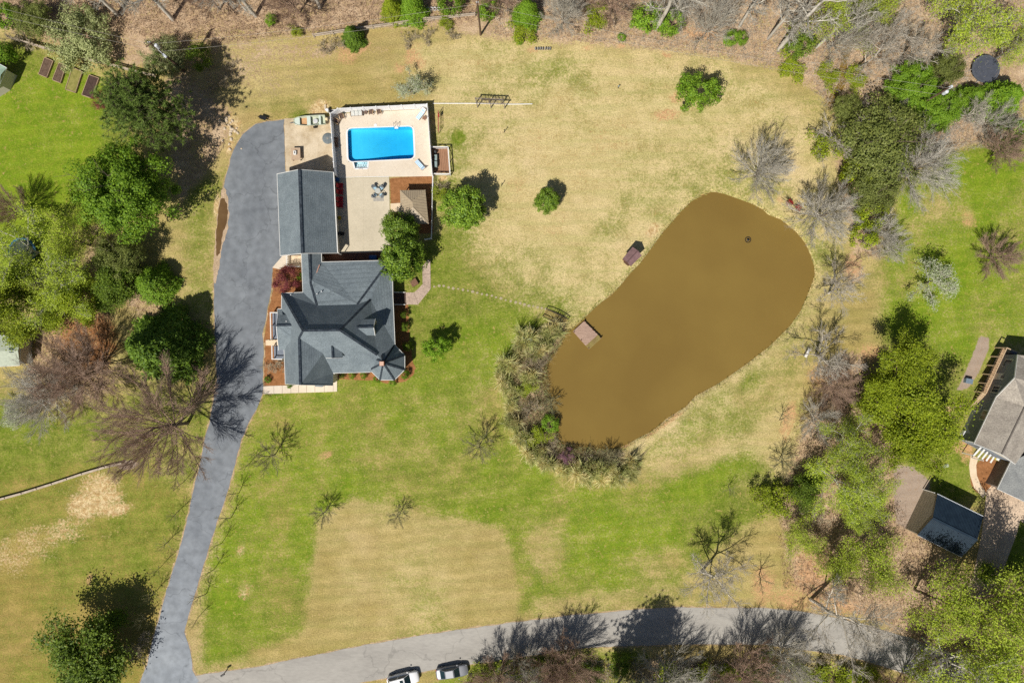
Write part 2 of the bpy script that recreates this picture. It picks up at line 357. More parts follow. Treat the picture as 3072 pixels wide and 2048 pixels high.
def ground_material():
    m = bpy.data.materials.new('ground_cover'); m.use_nodes = True; nt = m.node_tree; L = nt.links.new; N = nt.nodes.new
    b = nt.nodes['Principled BSDF']; b.inputs['Roughness'].default_value = .95; b.inputs['Specular IOR Level'].default_value = .1
    tc = N('ShaderNodeTexCoord')
    a1 = N('ShaderNodeAttribute'); a1.attribute_name = 'zone_a'; a2 = N('ShaderNodeAttribute'); a2.attribute_name = 'zone_b'
    s1 = N('ShaderNodeSeparateColor'); L(a1.outputs['Color'], s1.inputs[0]); s2 = N('ShaderNodeSeparateColor'); L(a2.outputs['Color'], s2.inputs[0])
    def noise(sc, det=5, rough=.6, vec=None):
        n = N('ShaderNodeTexNoise'); n.inputs['Scale'].default_value = sc; n.inputs['Detail'].default_value = det; n.inputs['Roughness'].default_value = rough
        L(vec or tc.outputs['Object'], n.inputs['Vector']); return n.outputs[0]
    def mr(x, a, b_, c=0., d=1.):
        n = N('ShaderNodeMapRange'); n.interpolation_type = 'SMOOTHSTEP'
        n.inputs[1].default_value = a; n.inputs[2].default_value = b_; n.inputs[3].default_value = c; n.inputs[4].default_value = d; L(x, n.inputs[0]); return n.outputs[0]
    def math_(op, a, b_=None):
        n = N('ShaderNodeMath'); n.operation = op
        for i, x in enumerate((a, b_)):
            if x is None: continue
            if isinstance(x, (int, float)): n.inputs[i].default_value = x
            else: L(x, n.inputs[i])
        return n.outputs[0]
    def mix(f, a, b_):
        n = N('ShaderNodeMix'); n.data_type = 'RGBA'
        L(f, n.inputs[0])
        for i, x in ((6, a), (7, b_)):
            if isinstance(x, tuple): n.inputs[i].default_value = (*x, 1)
            else: L(x, n.inputs[i])
        return n.outputs[2]
    nb = noise(.055, 6, .6); nm = noise(.33, 6, .65); nf = noise(1.6, 6, .7); nff = noise(5.5, 4, .7)
    # anisotropic mowing streaks
    mp = N('ShaderNodeMapping'); mp.inputs['Scale'].default_value = (.05, .55, 1); mp.inputs['Rotation'].default_value = (0, 0, R(9)); L(tc.outputs['Object'], mp.inputs[0])
    ns = noise(1.6, 4, .6, mp.outputs[0])
    ngr = noise(3.1, 3, .75)
    dry = mix(mr(a2.outputs['Alpha'], .0, 1.), mix(mr(nm, .3, .7), S(164,145,82), S(138,122,62)), mix(mr(nm, .3, .7), S(204,185,136), S(186,168,116)))
    dry = mix(mr(nf, .45, .72, 0, .55), dry, mix(mr(a2.outputs['Alpha'], 0., 1.), S(130,118,58), S(172,162,104)))
    dry = mix(mr(ns, .42, .66, 0, .5), dry, mix(mr(a2.outputs['Alpha'], 0., 1.), S(134,126,62), S(170,164,104)))
    dry = mix(mr(nb, .5, .68, 0, .5), dry, mix(mr(a2.outputs['Alpha'], 0., 1.), S(160,136,86), S(214,190,150)))
    grn = mix(mr(nm, .32, .68), S(113,131,37), S(88,107,27))
    grn = mix(mr(nf, .4, .72), grn, S(140,142,66))
    lush = mix(mr(nm, .3, .7), S(124,145,35), S(102,128,28))
    lush = mix(mr(nf, .45, .75), lush, S(146,148,56))
    grn = mix(mr(s2.outputs[2], .1, 1.), grn, lush)
    # ragged threshold of the green cover
    def rag(x, k, lo, hi):
        t = math_('ADD', math_('MULTIPLY', math_('SUBTRACT', nf, .5), k), math_('MULTIPLY', math_('SUBTRACT', nm, .5), k*.9))
        t = math_('ADD', t, math_('MULTIPLY', math_('SUBTRACT', ngr, .5), k*1.3))
        return mr(math_('ADD', x, t), lo, hi)
    c = mix(rag(s1.outputs[0], 1.2, .12, .97), dry, grn)
    lit = mix(mr(nf, .35, .65), S(190,164,134), S(160,134,106))
    lit = mix(mr(nm, .45, .7, 0, .8), lit, S(202,178,148))
    lit = mix(mr(noise(9., 2), .55, .75), lit, S(128,104,80))
    lit = mix(rag(s1.outputs[0], 1.6, .55, 1.0), lit, S(132,134,56))
    c = mix(rag(s1.outputs[1], 1.5, .28, .8), c, lit)
    clay = mix(mr(nf, .3, .7), S(202,160,120), S(188,146,106))
    c = mix(rag(s1.outputs[2], 1.6, .25, 1.25), c, clay)
    straw = mix(mr(nf, .35, .62), S(226,204,160), S(176,146,98))
    straw = mix(mr(nff, .55, .72, 0, .6), straw, S(128,104,70))
    c = mix(rag(a1.outputs['Alpha'], 1.8, .3, .95), c, straw)
    mul = mix(mr(nf, .3, .7), S(168,118,78), S(140,96,60)); mul = mix(mr(nff, .5, .7), mul, S(112,76,50))
    c = mix(rag(s2.outputs[0], .35, .35, .65), c, mul)
    grv = mix(mr(nff, .35, .65), S(186,168,152), S(142,124,106)); grv = mix(mr(nf, .5, .75, 0, .7), grv, S(158,130,104))
    c = mix(rag(s2.outputs[1], .9, .3, .7), c, grv)
    # mowing passes: bands about a metre wide that lean the grass
    mpw = N('ShaderNodeMapping'); mpw.inputs['Rotation'].default_value = (0, 0, R(-7)); L(tc.outputs['Object'], mpw.inputs[0])
    wv = N('ShaderNodeTexWave'); wv.bands_direction = 'Y'; wv.inputs['Scale'].default_value = .19; wv.inputs['Distortion'].default_value = 1.6; wv.inputs['Detail'].default_value = 2; wv.inputs['Detail Scale'].default_value = .6; L(mpw.outputs[0], wv.inputs['Vector'])
    mow = math_('ADD', 1., math_('MULTIPLY', math_('SUBTRACT', wv.outputs['Fac'], .5), mr(a2.outputs['Alpha'], .4, 1., .10, .03)))
    vmw = N('ShaderNodeVectorMath'); vmw.operation = 'SCALE'; L(c, vmw.inputs[0]); L(mow, vmw.inputs['Scale']); c = vmw.outputs[0]
    # tuft-scale speckle
    sp = mr(nff, .28, .72, .66, 1.3)
    vm = N('ShaderNodeVectorMath'); vm.operation = 'SCALE'; L(c, vm.inputs[0]); L(sp, vm.inputs['Scale'])
    L(vm.outputs[0], b.inputs['Base Color'])
    bp = N('ShaderNodeBump'); bp.inputs['Strength'].default_value = .7; bp.inputs['Distance'].default_value = .12
    hgt = math_('ADD', math_('MULTIPLY', nff, .5), nf); L(hgt, bp.inputs['Height']); L(bp.outputs[0], b.inputs['Normal'])
    return m
gme = mesh_np('ground', V, F, ground_material(), smooth=True)
za = np.stack([np.clip(G+wob*.42, 0, 1.2), np.clip(D+wob*.12*(D>.02), 0, 1), C, Sx], -1).reshape(-1, 4)
zb = np.stack([Mu, Gv, np.clip(Y+wob*.3, 0, 1), np.clip(T+wob*.25, 0, 1)], -1).reshape(-1, 4)
for nme, arr in (('zone_a', za), ('zone_b', zb)):
    at = gme.attributes.new(nme, 'FLOAT_COLOR', 'POINT'); at.data.foreach_set('color', arr.astype(np.float32).ravel())
ground = put('ground', gme); tag(ground, kind='structure')

# ---------------------------------------------------------------- water
def water_sheet(name, poly, z, m, grow=0.0):
    mb = MB(); mb.poly([P(x, y) + Vector((0,0,z)) for x, y in poly]); me = mb.mesh(name, m)
    if me.polygons[0].normal.z < 0: me.flip_normals()
    return tag(put(name, me), kind='structure')
def pond_material():
    m = bpy.data.materials.new('muddy_water'); m.use_nodes = True; nt = m.node_tree; L = nt.links.new; N = nt.nodes.new
    b = nt.nodes['Principled BSDF']; b.inputs['Roughness'].default_value = .12; b.inputs['IOR'].default_value = 1.33
    tc = N('ShaderNodeTexCoord'); nz = N('ShaderNodeTexNoise'); nz.inputs['Scale'].default_value = .07; nz.inputs['Detail'].default_value = 3; L(tc.outputs['Object'], nz.inputs['Vector'])
    mx = N('ShaderNodeMix'); mx.data_type = 'RGBA'; mx.inputs[6].default_value = (*S(129,107,55),1); mx.inputs[7].default_value = (*S(120,98,50),1)
    mrp = N('ShaderNodeMapRange'); mrp.inputs[1].default_value = .35; mrp.inputs[2].default_value = .65; L(nz.outputs[0], mrp.inputs[0]); L(mrp.outputs[0], mx.inputs[0]); L(mx.outputs[2], b.inputs['Base Color'])
    n2 = N('ShaderNodeTexNoise'); n2.inputs['Scale'].default_value = 1.1; n2.inputs['Detail'].default_value = 3; L(tc.outputs['Object'], n2.inputs['Vector'])
    bp = N('ShaderNodeBump'); bp.inputs['Strength'].default_value = .12; bp.inputs['Distance'].default_value = .1; L(n2.outputs[0], bp.inputs['Height']); L(bp.outputs[0], b.inputs['Normal'])
    return m
PW = pond_material()
cx = sum(p[0] for p in POND)/len(POND); cy = sum(p[1] for p in POND)/len(POND)
water_sheet('pond_water', [(cx+(x-cx)*1.012, cy+(y-cy)*1.012) for x, y in POND], WATER_Z+.19, PW)
water_sheet('creek_water', CREEK, -.44, PW)

# ---------------------------------------------------------------- roads and paving
rng = random.Random(11)
def rag_poly(pts, step=14, amp=1.5, seed=1):
    r = random.Random(seed); out = []
    n = len(pts)
    for i in range(n):
        a = pts[i]; b = pts[(i+1) % n]; L_ = math.hypot(b[0]-a[0], b[1]-a[1]); k = max(1, int(L_/step))
        for j in range(k):
            t = j/k; out.append((a[0]+(b[0]-a[0])*t+r.uniform(-amp,amp), a[1]+(b[1]-a[1])*t+r.uniform(-amp,amp)))
    return out
def sheet(name, pts, z0, z1, m, parent=None, kind='structure'):
    mb = MB(); mb.prism([tuple(P(x, y))[:2] for x, y in pts], z0, z1)
    o = mb.build(name, m, parent)
    if parent is None and kind: o['kind'] = kind
    return o
ASPH = mat('asphalt_drive', S(128,133,138), S(106,111,117), scale=.22, rough=.9, bump=.08, fine=.9, famp=.16, lo=.3, hi=.7, detail=9)
ROADM = mat('asphalt_road', S(170,166,158), S(153,149,142), scale=.25, rough=.9, bump=.2, fine=2.5, famp=.07, stretch=(.5,1.4,1))
CONC = mat('concrete', S(216,204,186), S(209,195,175), scale=.3, rough=.85, fine=4., famp=.05)
CONC2 = mat('stained_concrete', S(206,190,164), S(168,148,116), scale=.35, rough=.85, fine=5., famp=.1, lo=.42, hi=.7)
CONC3 = mat('pale_concrete', S(222,202,174), S(210,188,158), scale=.6, rough=.85, fine=5., famp=.06)
DRIVE = [(410,2075),(440,1995),(455,1930),(478,1850),(500,1770),(525,1690),(548,1610),(568,1533),(578,1481),(588,1432),(604,1377),(614,1318),(628,1269),(640,1200),(651,1132),(648,1057),(646,1002),(642,904),(643,838),(644,780),(648,721),(656,640),(664,600),(672,555),(680,522),(688,495),(699,451),(728,402),(768,374),(800,366),(852,358),(856,512),(880,512),(880,790),(840,790),(817,803),(814,871),(801,936),(788,1002),(791,1060),(789,1122),(789,1181),(768,1228),(745,1268),(725,1318),(709,1377),(692,1442),(663,1533),(656,1549),(630,1634),(607,1706),(591,1765),(565,1846),(552,1895),(571,1947),(578,2009),(596,2040),(560,2080)]
def aged(m):
    nt = m.node_tree; b = nt.nodes['Principled BSDF']; lk = b.inputs['Base Color'].links[0]; src = lk.from_socket; nt.links.remove(lk)
    tc = nt.nodes.new('ShaderNodeTexCoord'); sp = nt.nodes.new('ShaderNodeSeparateXYZ'); nt.links.new(tc.outputs['Object'], sp.inputs[0])
    nz = nt.nodes.new('ShaderNodeTexNoise'); nz.inputs['Scale'].default_value = .12; nt.links.new(tc.outputs['Object'], nz.inputs['Vector'])
    ad = nt.nodes.new('ShaderNodeMath'); ad.operation = 'MULTIPLY_ADD'; ad.inputs[1].default_value = 14; nt.links.new(nz.outputs[0], ad.inputs[0]); nt.links.new(sp.outputs[1], ad.inputs[2])
    mr = nt.nodes.new('ShaderNodeMapRange'); mr.inputs[1].default_value = -6; mr.inputs[2].default_value = -46; mr.inputs[3].default_value = 1.0; mr.inputs[4].default_value = 1.5; nt.links.new(ad.outputs[0], mr.inputs[0])
    vm = nt.nodes.new('ShaderNodeVectorMath'); vm.operation = 'SCALE'; nt.links.new(src, vm.inputs[0]); nt.links.new(mr.outputs[0], vm.inputs['Scale']); nt.links.new(vm.outputs[0], b.inputs['Base Color'])
aged(ASPH)
def cracked(m, sc=.16, k=.72):
    nt = m.node_tree; b = nt.nodes['Principled BSDF']; lk = b.inputs['Base Color'].links[0]; src = lk.from_socket; nt.links.remove(lk)
    tc = nt.nodes.new('ShaderNodeTexCoord'); nz = nt.nodes.new('ShaderNodeTexNoise'); nz.inputs['Scale'].default_value = .8; nt.links.new(tc.outputs['Object'], nz.inputs['Vector'])
    ad = nt.nodes.new('ShaderNodeVectorMath'); ad.operation = 'MULTIPLY_ADD'; ad.inputs[1].default_value = (2.5,2.5,0); nt.links.new(nz.outputs['Color'], ad.inputs[0]); nt.links.new(tc.outputs['Object'], ad.inputs[2])
    vo = nt.nodes.new('ShaderNodeTexVoronoi'); vo.feature = 'DISTANCE_TO_EDGE'; vo.inputs['Scale'].default_value = sc; nt.links.new(ad.outputs[0], vo.inputs['Vector'])
    mr = nt.nodes.new('ShaderNodeMapRange'); mr.inputs[1].default_value = .0; mr.inputs[2].default_value = .014; mr.inputs[3].default_value = k; mr.inputs[4].default_value = 1.0; nt.links.new(vo.outputs[0], mr.inputs[0])
    vm = nt.nodes.new('ShaderNodeVectorMath'); vm.operation = 'SCALE'; nt.links.new(src, vm.inputs[0]); nt.links.new(mr.outputs[0], vm.inputs['Scale']); nt.links.new(vm.outputs[0], b.inputs['Base Color'])
cracked(ASPH); cracked(ROADM, .11, .78)
EDGE = mat('dusty_verge', S(188,164,132), S(150,130,92), scale=.7, rough=.95, fine=3.)
def grown(pts, d):
    n = len(pts); out = []; a = sum(pts[i][0]*pts[(i+1)%n][1]-pts[(i+1)%n][0]*pts[i][1] for i in range(n)); s_ = 1 if a > 0 else -1
    for i in range(n):
        x0, y0 = pts[i-1]; x1, y1 = pts[(i+1)%n]; L_ = math.hypot(x1-x0, y1-y0)+1e-6; out.append((pts[i][0]+s_*(y1-y0)/L_*d, pts[i][1]-s_*(x1-x0)/L_*d))
    return out
sheet('driveway_edge', rag_poly(grown(DRIVE, 3.5), 7, 2.6, 21), -.3, .012, EDGE)
sheet('driveway', rag_poly(DRIVE, 16, 1.6, 3), -.3, .03, ASPH)
ROAD = [(-1500,2440),(200,2096),(330,2072),(600,2023),(768,1999),(980,1957),(1095,1933),(1258,1905),(1454,1877),(1536,1866),(1732,1843),(1863,1831),(2026,1820),(2189,1822),(2304,1823),(2400,1832),(2540,1858),(2647,1889),(2728,1910),(2850,1955),(3072,2050),(4600,2830),(4530,2960),(2950,2140),(2761,2045),(2728,2026),(2647,1996),(2530,1964),(2386,1944),(2290,1932),(2091,1931),(1814,1938),(1719,1944),(1536,1974),(1307,2006),(1251,2016),(1100,2042),(800,2110),(500,2170),(-1480,2560)]
sheet('road_edge', rag_poly(grown(ROAD, 3), 7, 2.6, 22), -.3, .008, EDGE)
sheet('road', rag_poly(ROAD, 18, 1.3, 4), -.3, .022, ROADM)
# worn sandy shoulder and puddle on the drive's edge
SHO = mat('sandy_shoulder', S(188,164,138), S(168,146,118), scale=.8, rough=.95, fine=6.)
sheet('sandy_shoulder', rag_poly([(668,556),(678,570),(684,600),(688,640),(683,690),(670,730),(660,780),(653,830),(648,850),(641,846),(642,780),(647,700),(656,620)], 8, 2, 5), -.1, .036, SHO)
PUD = mat('puddle', S(96,72,44), S(110,86,56), scale=.6, rough=.08, spec=.5)
sheet('puddle', rag_poly([(664,594),(674,596),(682,612),(684,640),(678,678),(668,700),(660,760),(650,770),(648,720),(652,660),(657,620)], 7, 1.4, 6), -.05, .041, PUD)
# concrete pad by the garage, as poured slabs
def slabs(name, grid_x, grid_y, corner_fn, z1, m, gap=.012, keep=None):
    root = bpy.data.objects.new(name, None); COL.objects.link(root); root['kind'] = 'structure'
    for i in range(len(grid_x)-1):
        for j in range(len(grid_y)-1):
            if keep and not keep((grid_x[i]+grid_x[i+1])/2, (grid_y[j]+grid_y[j+1])/2): continue
            q = [corner_fn(grid_x[i], grid_y[j]), corner_fn(grid_x[i+1], grid_y[j]), corner_fn(grid_x[i+1], grid_y[j+1]), corner_fn(grid_x[i], grid_y[j+1])]
            c = sum((Vector(p) for p in q), Vector((0,0)))/4
            q = [tuple(Vector(p)+(c-Vector(p)).normalized()*gap*1.4) for p in q]
            MB().prism(q, -.2, z1).build('slab', m, root)
    q = [corner_fn(0,0), corner_fn(1,0), corner_fn(1,1), corner_fn(0,1)]
    MB().prism(q, -.2, z1-.012).build('joint_bed', m, root)
    return root
def bil(c00, c10, c11, c01):
    def f(u, v):
        a = Vector(tuple(P(*c00))[:2]); b = Vector(tuple(P(*c10))[:2]); c = Vector(tuple(P(*c11))[:2]); d = Vector(tuple(P(*c01))[:2])
        return tuple((a*(1-u)+b*u)*(1-v)+(d*(1-u)+c*u)*v)
    return f
slabs('concrete_pad', [0,.34,.67,1], [0,.3,.6,1], bil((853,356),(1000,350),(1012,530),(858,530)), .045, CONC2)

# ================================================================ pool yard
WHITE = mat('white_vinyl', (.80,.80,.80), (.74,.74,.74), scale=2., rough=.5)
WHITEP = mat('white_paint', (.78,.77,.74), (.68,.67,.63), scale=4., rough=.6)
pool_c = bil((1043,386.5),(1237.6,379.7),(1241.9,475.8),(1046.3,485.2))
# pool deck slabs with the basin left open
deckc = bil((1003,345),(1284,328),(1298,528),(1010,533))
root = bpy.data.objects.new('pool_deck', None); COL.objects.link(root); root['kind'] = 'structure'
def deck_piece(poly):
    MB().prism([tuple(P(*p))[:2] for p in poly], -.2, .06).build('slab', CONC, root)
# strips of slabs around the basin (north, south, west, east), joints left open
def lerp(a, b, t): return (a[0]+(b[0]-a[0])*t, a[1]+(b[1]-a[1])*t)
o_tl, o_tr, o_br, o_bl = (1003,343), (1284,327), (1298,529), (1012,534)
i_tl, i_tr, i_br, i_bl = (1042.5,385.5), (1238.2,378.7), (1242.6,476.6), (1045.5,486)
def strip(a0, a1, b0, b1, n):
    for k in range(n):
        g = .0035
        t0, t1 = k/n+g, (k+1)/n-g
        deck_piece([lerp(a0,a1,t0), lerp(a0,a1,t1), lerp(b0,b1,t1), lerp(b0,b1,t0)])
strip(o_tl, o_tr, i_tl, i_tr, 6); strip(o_tr, o_br, i_tr, i_br, 3); strip(o_bl, o_tl, i_bl, i_tl, 3)
# south side: cut round the step alcove
sa, sb, sc_, sd = (1059,485.2), (1105.5,483.6), (1103.5,506), (1064.5,507)
for q in ((o_tl,o_tr,i_tr,i_tl),(o_tr,o_br,i_br,i_tr),(o_bl,o_tl,i_tl,i_bl),(o_bl,i_bl,sa,sd,(1062,533)),((1062,533),sd,sc_,(1106,531.6)),((1106,531.6),sc_,sb,i_br,o_br)):
    MB().prism([tuple(P(*p))[:2] for p in q], -.2, .05).build('joint_bed', CONC, root)
deck_piece([o_bl, i_bl, sa, sd, (1062,533)]); deck_piece([(1062.4,533), (1064.9,507.3), (1103.3,506.3), (1106,531.6)])
strip(sb, i_br, (1106.4,531.6), o_br, 4); deck_piece([sb, (1106.2,531.4), (1103.9,506)])
# patio between garage and mulch bed
slabs('patio', [0,.5,1], [0,.28,.55,.8,1], bil((1012,536),(1167.5,532),(1172,770),(1012,770)), .05, mat('patio_concrete', S(204,193,170), S(182,172,150), scale=.2, rough=.85, fine=4., famp=.06, lo=.35, hi=.75))
sheet('gazebo_path', [(1171.5,611),(1204,609),(1204,637),(1172,639)], -.1, .052, CONC3)
# basin
LINER = mat('pool_liner', S(94,210,236), S(82,202,232), scale=.5, rough=.6, fine=0)
pl = thing('swimming_pool', 'rectangular blue swimming pool with rounded corners and white coping', 'pool', P(1142,432))
def rrect(c, r, n=5, inset=0.0):
    pts = [Vector(c(u, v)) for u, v in ((0,0),(1,0),(1,1),(0,1))]; out = []
    cen = sum(pts, Vector((0,0)))/4
    pts = [p+(cen-p).normalized()*inset*1.41 for p in pts]
    for i in range(4):
        p = pts[i]; a = (pts[i-1]-p).normalized(); b = (pts[(i+1)%4]-p).normalized()
        for k in range(n+1):
            t = k/n; q = (p+a*r)*(1-t)**2 + p*2*t*(1-t) + (p+b*r)*t**2
            out.append(q)
    return out
rim = rrect(pool_c, .75)
mb = MB(); x0 = min(p.x for p in rim); x1 = max(p.x for p in rim)
def depth(x):
    t = (x-x0)/(x1-x0)
    t = max(0., min(1., (t-.2)/.6)); return -.8-.8*t*t*(3-2*t)
n = len(rim)
for i in range(n):
    a, b = rim[i], rim[(i+1) % n]
    mb.poly([(b.x,b.y,.0), (a.x,a.y,.0), (a.x,a.y,depth(a.x)), (b.x,b.y,depth(b.x))])
tops = [x0+(x1-x0)*k/14 for k in range(15)]
ymin = min(p.y for p in rim)-.1; ymax = max(p.y for p in rim)+.1
for a, b in zip(tops, tops[1:]): mb.poly([(a,ymin,depth(a)),(b,ymin,depth(b)),(b,ymax,depth(b)),(a,ymax,depth(a))])
mb.build('basin', LINER, pl, world=True)
inner = rrect(pool_c, .72, inset=-.02); outer = rrect(pool_c, .95, inset=-.22)
mb = MB()
for i in range(n):
    j = (i+1) % n
    mb.poly([(inner[i].x,inner[i].y,.085),(outer[i].x,outer[i].y,.085),(outer[j].x,outer[j].y,.085),(inner[j].x,inner[j].y,.085)])
    mb.poly([(inner[j].x,inner[j].y,.085),(inner[j].x,inner[j].y,-.05),(inner[i].x,inner[i].y,-.05),(inner[i].x,inner[i].y,.085)])
    mb.poly([(outer[i].x,outer[i].y,.085),(outer[i].x,outer[i].y,.0),(outer[j].x,outer[j].y,.0),(outer[j].x,outer[j].y,.085)])
mb.build('coping', WHITE, pl, world=True)
def pool_water():
    m = bpy.data.materials.new('pool_water'); m.use_nodes = True; nt = m.node_tree; L = nt.links.new; N = nt.nodes.new
    nt.nodes.remove(nt.nodes['Principled BSDF']); out = nt.nodes['Material Output']
    tr = N('ShaderNodeBsdfTransparent'); tr.inputs[0].default_value = (.86,.98,1,1)
    gl = N('ShaderNodeBsdfGlossy'); gl.inputs['Roughness'].default_value = .04
    fr = N('ShaderNodeFresnel'); fr.inputs[0].default_value = 1.33; ms = N('ShaderNodeMixShader')
    tc = N('ShaderNodeTexCoord'); nz = N('ShaderNodeTexNoise'); nz.inputs['Scale'].default_value = 1.6; nz.inputs['Detail'].default_value = 3; L(tc.outputs['Object'], nz.inputs['Vector'])
    bp = N('ShaderNodeBump'); bp.inputs['Strength'].default_value = .15; bp.inputs['Distance'].default_value = .06; L(nz.outputs[0], bp.inputs['Height']); L(bp.outputs[0], gl.inputs['Normal'])
    L(fr.outputs[0], ms.inputs[0]); L(tr.outputs[0], ms.inputs[1]); L(gl.outputs[0], ms.inputs[2]); L(ms.outputs[0], out.inputs[0])
    va = N('ShaderNodeVolumeAbsorption'); va.inputs['Color'].default_value = (.0,.74,.93,1); va.inputs['Density'].default_value = .42; L(va.outputs[0], out.inputs['Volume']); return m
wat = MB().prism([(p.x,p.y) for p in rrect(pool_c, .74, inset=.01)], -2.6, -.08).build('water', pool_water(), pl, world=True)
al = [tuple(P(*p))[:2] for p in (sa, sb, sc_, sd)]
st = MB()
for k in range(3):
    t0, t1 = k/3, 1
    q = [lerp(al[0],al[3],t0), lerp(al[1],al[2],t0), al[2], al[3]]
    st.prism(q, -.9 if k == 0 else -.7+.22*(k-1), -.62+.22*k)
st.build('step', mat('step_fibreglass', S(206,232,238), S(190,222,230), scale=3., rough=.4), pl, world=True)
rimm = MB()
for a, b in ((0,3),(3,2),(2,1)):
    rimm.bar((*al[a],.075), (*al[b],.075), .2, .05)
rimm.build('step_coping', WHITE, pl, world=True)
METAL = mat('steel', (.6,.6,.6), (.5,.5,.5), scale=8., rough=.3, metal=.9)
hr = MB(); c0 = P(1083,509)
for dx in (-.18,.18): hr.path([c0+Vector((dx,0,.06)), c0+Vector((dx,0,.8)), c0+Vector((dx,.55,.75)), c0+Vector((dx,.8,.0))], .03)
hr.build('handrail', METAL, pl, world=True)
ld = MB(); l0 = P(1189,377)
for dx in (-.3,.3): ld.path([l0+Vector((dx,.25,.06)), l0+Vector((dx,.22,.75)), l0+Vector((dx,-.3,.7)), l0+Vector((dx,-.38,-1.0))], .032)
ld.build('ladder_rail', METAL, pl, world=True)
MB().box(l0+Vector((0,-.34,-.02)), (.55,.22,.05)).build('ladder_step', WHITE, pl, world=True)
MB().lathe([(.22,0),(.24,.02),(.2,.05),(.05,.05)], P(1127,376)+Vector((0,0,.06))).build('skimmer_lid', WHITE, pl, world=True)

# ---- white privacy fence: posts and panels
def fence(name, label, pts, z, post, panel, mpost, mpanel, spacing=1.95, thick=.05, cap=None, z0=.06, open_=None, group=None):
    root = thing(name, label, 'fence', tuple(pts[0])[:2]+(0,), group=group)
    for a, b in zip(pts, pts[1:]):
        a = Vector((a[0],a[1],0)); b = Vector((b[0],b[1],0)); n = max(1, round((b-a).length/spacing)); d = (b-a)/n; u = d.normalized()
        for k in range(n):
            p = a+d*k; q = p+d
            MB().box((0,0,z/2+.06), (post,post,z+.12)).box((0,0,z+.13), (post*1.25,post*1.25,.03)).build('post', mpost, root).location = p-root.location
            if open_ is None:
                MB().bar(p+u*post*.5+Vector((0,0,(z+z0)/2)), q-u*post*.5+Vector((0,0,(z+z0)/2)), thick, z-z0).bar(p+Vector((0,0,z)), q+Vector((0,0,z)), thick*1.8, .09).bar(p+Vector((0,0,z0+.05)), q+Vector((0,0,z0+.05)), thick*1.8, .09).build('panel', mpanel, root, world=True)
            else:
                for h in open_: MB().bar(p+Vector((0,0,h)), q+Vector((0,0,h)), thick, .09).build('rail', mpanel, root, world=True)
        if b == Vector((pts[-1][0],pts[-1][1],0)):
            MB().box((0,0,z/2+.06), (post,post,z+.12)).box((0,0,z+.13), (post*1.25,post*1.25,.03)).build('post', mpost, root).location = b-root.location
    return root
fz = 1.8
fence('privacy_fence', 'tall white vinyl panel fence enclosing the swimming pool', [P(1003,522,fz), P(990.5,341,fz), P(1013,326,fz), P(1281,313,fz), P(1296,521,fz)], fz, .13, None, WHITE, WHITE)
fence('picket_fence', 'low white rail fence running past the gazebo to the big magnolia', [P(1297,524,1.2), P(1296,620,1.2), P(1293,714,1.2), P(1274,717,1.2)], 1.2, .1, None, WHITE, WHITE, spacing=2.2, thick=.06, open_=(.3,.7,1.1))
MB().prism([tuple(P(1012,532.5))[:2], tuple(P(1168,529.5))[:2], tuple(P(1168,531.2))[:2], tuple(P(1012,534.4))[:2]], .0, .105).build('kerb', WHITEP)['kind'] = 'structure'

# ---- furniture round the pool
BROWN = mat('brown_wicker', S(112,92,80), S(88,70,60), scale=14., rough=.7)
TANM = mat('tan_metal', S(190,160,120), S(170,140,100), scale=8., rough=.5)
def chair_mesh_parts():
    seat = MB().box((0,0,.40), (.58,.56,.07)).mesh('seat', BROWN, bevel=.02)
    back = MB().box((0,.30,.72), (.6,.06,.66), rx=R(-14)).mesh('backrest', BROWN, bevel=.02)
    arm = MB().bar((0,-.3,.62), (0,.3,.64), .07, .04).bar((0,-.28,.62), (0,-.28,.0), .05).mesh('armrest', TANM)
    leg = MB().bar((0,0,.38), (0,0,0), .05).mesh('leg', TANM)
    return seat, back, arm, leg
CH = chair_mesh_parts()
def patio_chair(px, py, rz, label, parts=CH, name='patio_chair', group='brown patio chairs by the pool', z=.06):
    t = thing(name, label, 'chair', P(px,py)+Vector((0,0,z)), rz, group)
    put('seat', parts[0], t); put('backrest', parts[1], t)
    for s in (-1, 1): put('armrest', parts[2], t, (s*.32,0,0)); put('leg', parts[3], t, (s*.26,.26,0))
    return t
patio_chair(1028,354, R(20), 'brown patio chair nearest the fence corner, beside the chair in the shade')
patio_chair(1014,368, R(62), 'brown patio chair half in shade against the left pool fence')
patio_chair(1115,340, R(-6), 'brown patio chair just right of the cushioned glider')
patio_chair(1139,339, R(8), 'brown patio chair furthest right along the top pool fence')
t = thing('glider_bench', 'long glider bench with pale striped cushion against the top pool fence', 'bench', P(1072,344)+Vector((0,0,.06)), R(3))
CUSH = mat('pale_cushion', S(206,204,196), S(182,186,184), scale=1.5, rough=.9, stretch=(6,1,1))
for k in range(3): MB().box((-.55+k*.55,-.02,.45), (.53,.62,.14)).build('cushion', CUSH, t, bevel=.04)
for k in range(3): MB().box((-.55+k*.55,.32,.72), (.53,.12,.5), rx=R(-12)).build('back_cushion', CUSH, t, bevel=.04)
for s in (-1,1): MB().box((s*.9,.05,.5), (.08,.7,.06)).bar((s*.9,-.25,.5), (s*.9,-.25,0), .06).bar((s*.9,.35,.5), (s*.9,.35,0), .06).build('arm_frame', BROWN, t)
MB().box((0,0,.34), (1.72,.66,.06)).build('seat_frame', BROWN, t)
t = thing('side_table', 'small dark side table between glider and patio chair', 'table', P(1099,340)+Vector((0,0,.06)))
MB().lathe([(.24,.46),(.26,.47),(.26,.5),(.0,.5)], n=14).build('table_top', BROWN, t); MB().lathe([(.2,0),(.06,.05),(.05,.46)], n=10).build('pedestal', BROWN, t)
t = thing('pool_bench', 'brown wooden bench against the left pool fence', 'bench', P(1011,429)+Vector((0,0,.06)), R(92))
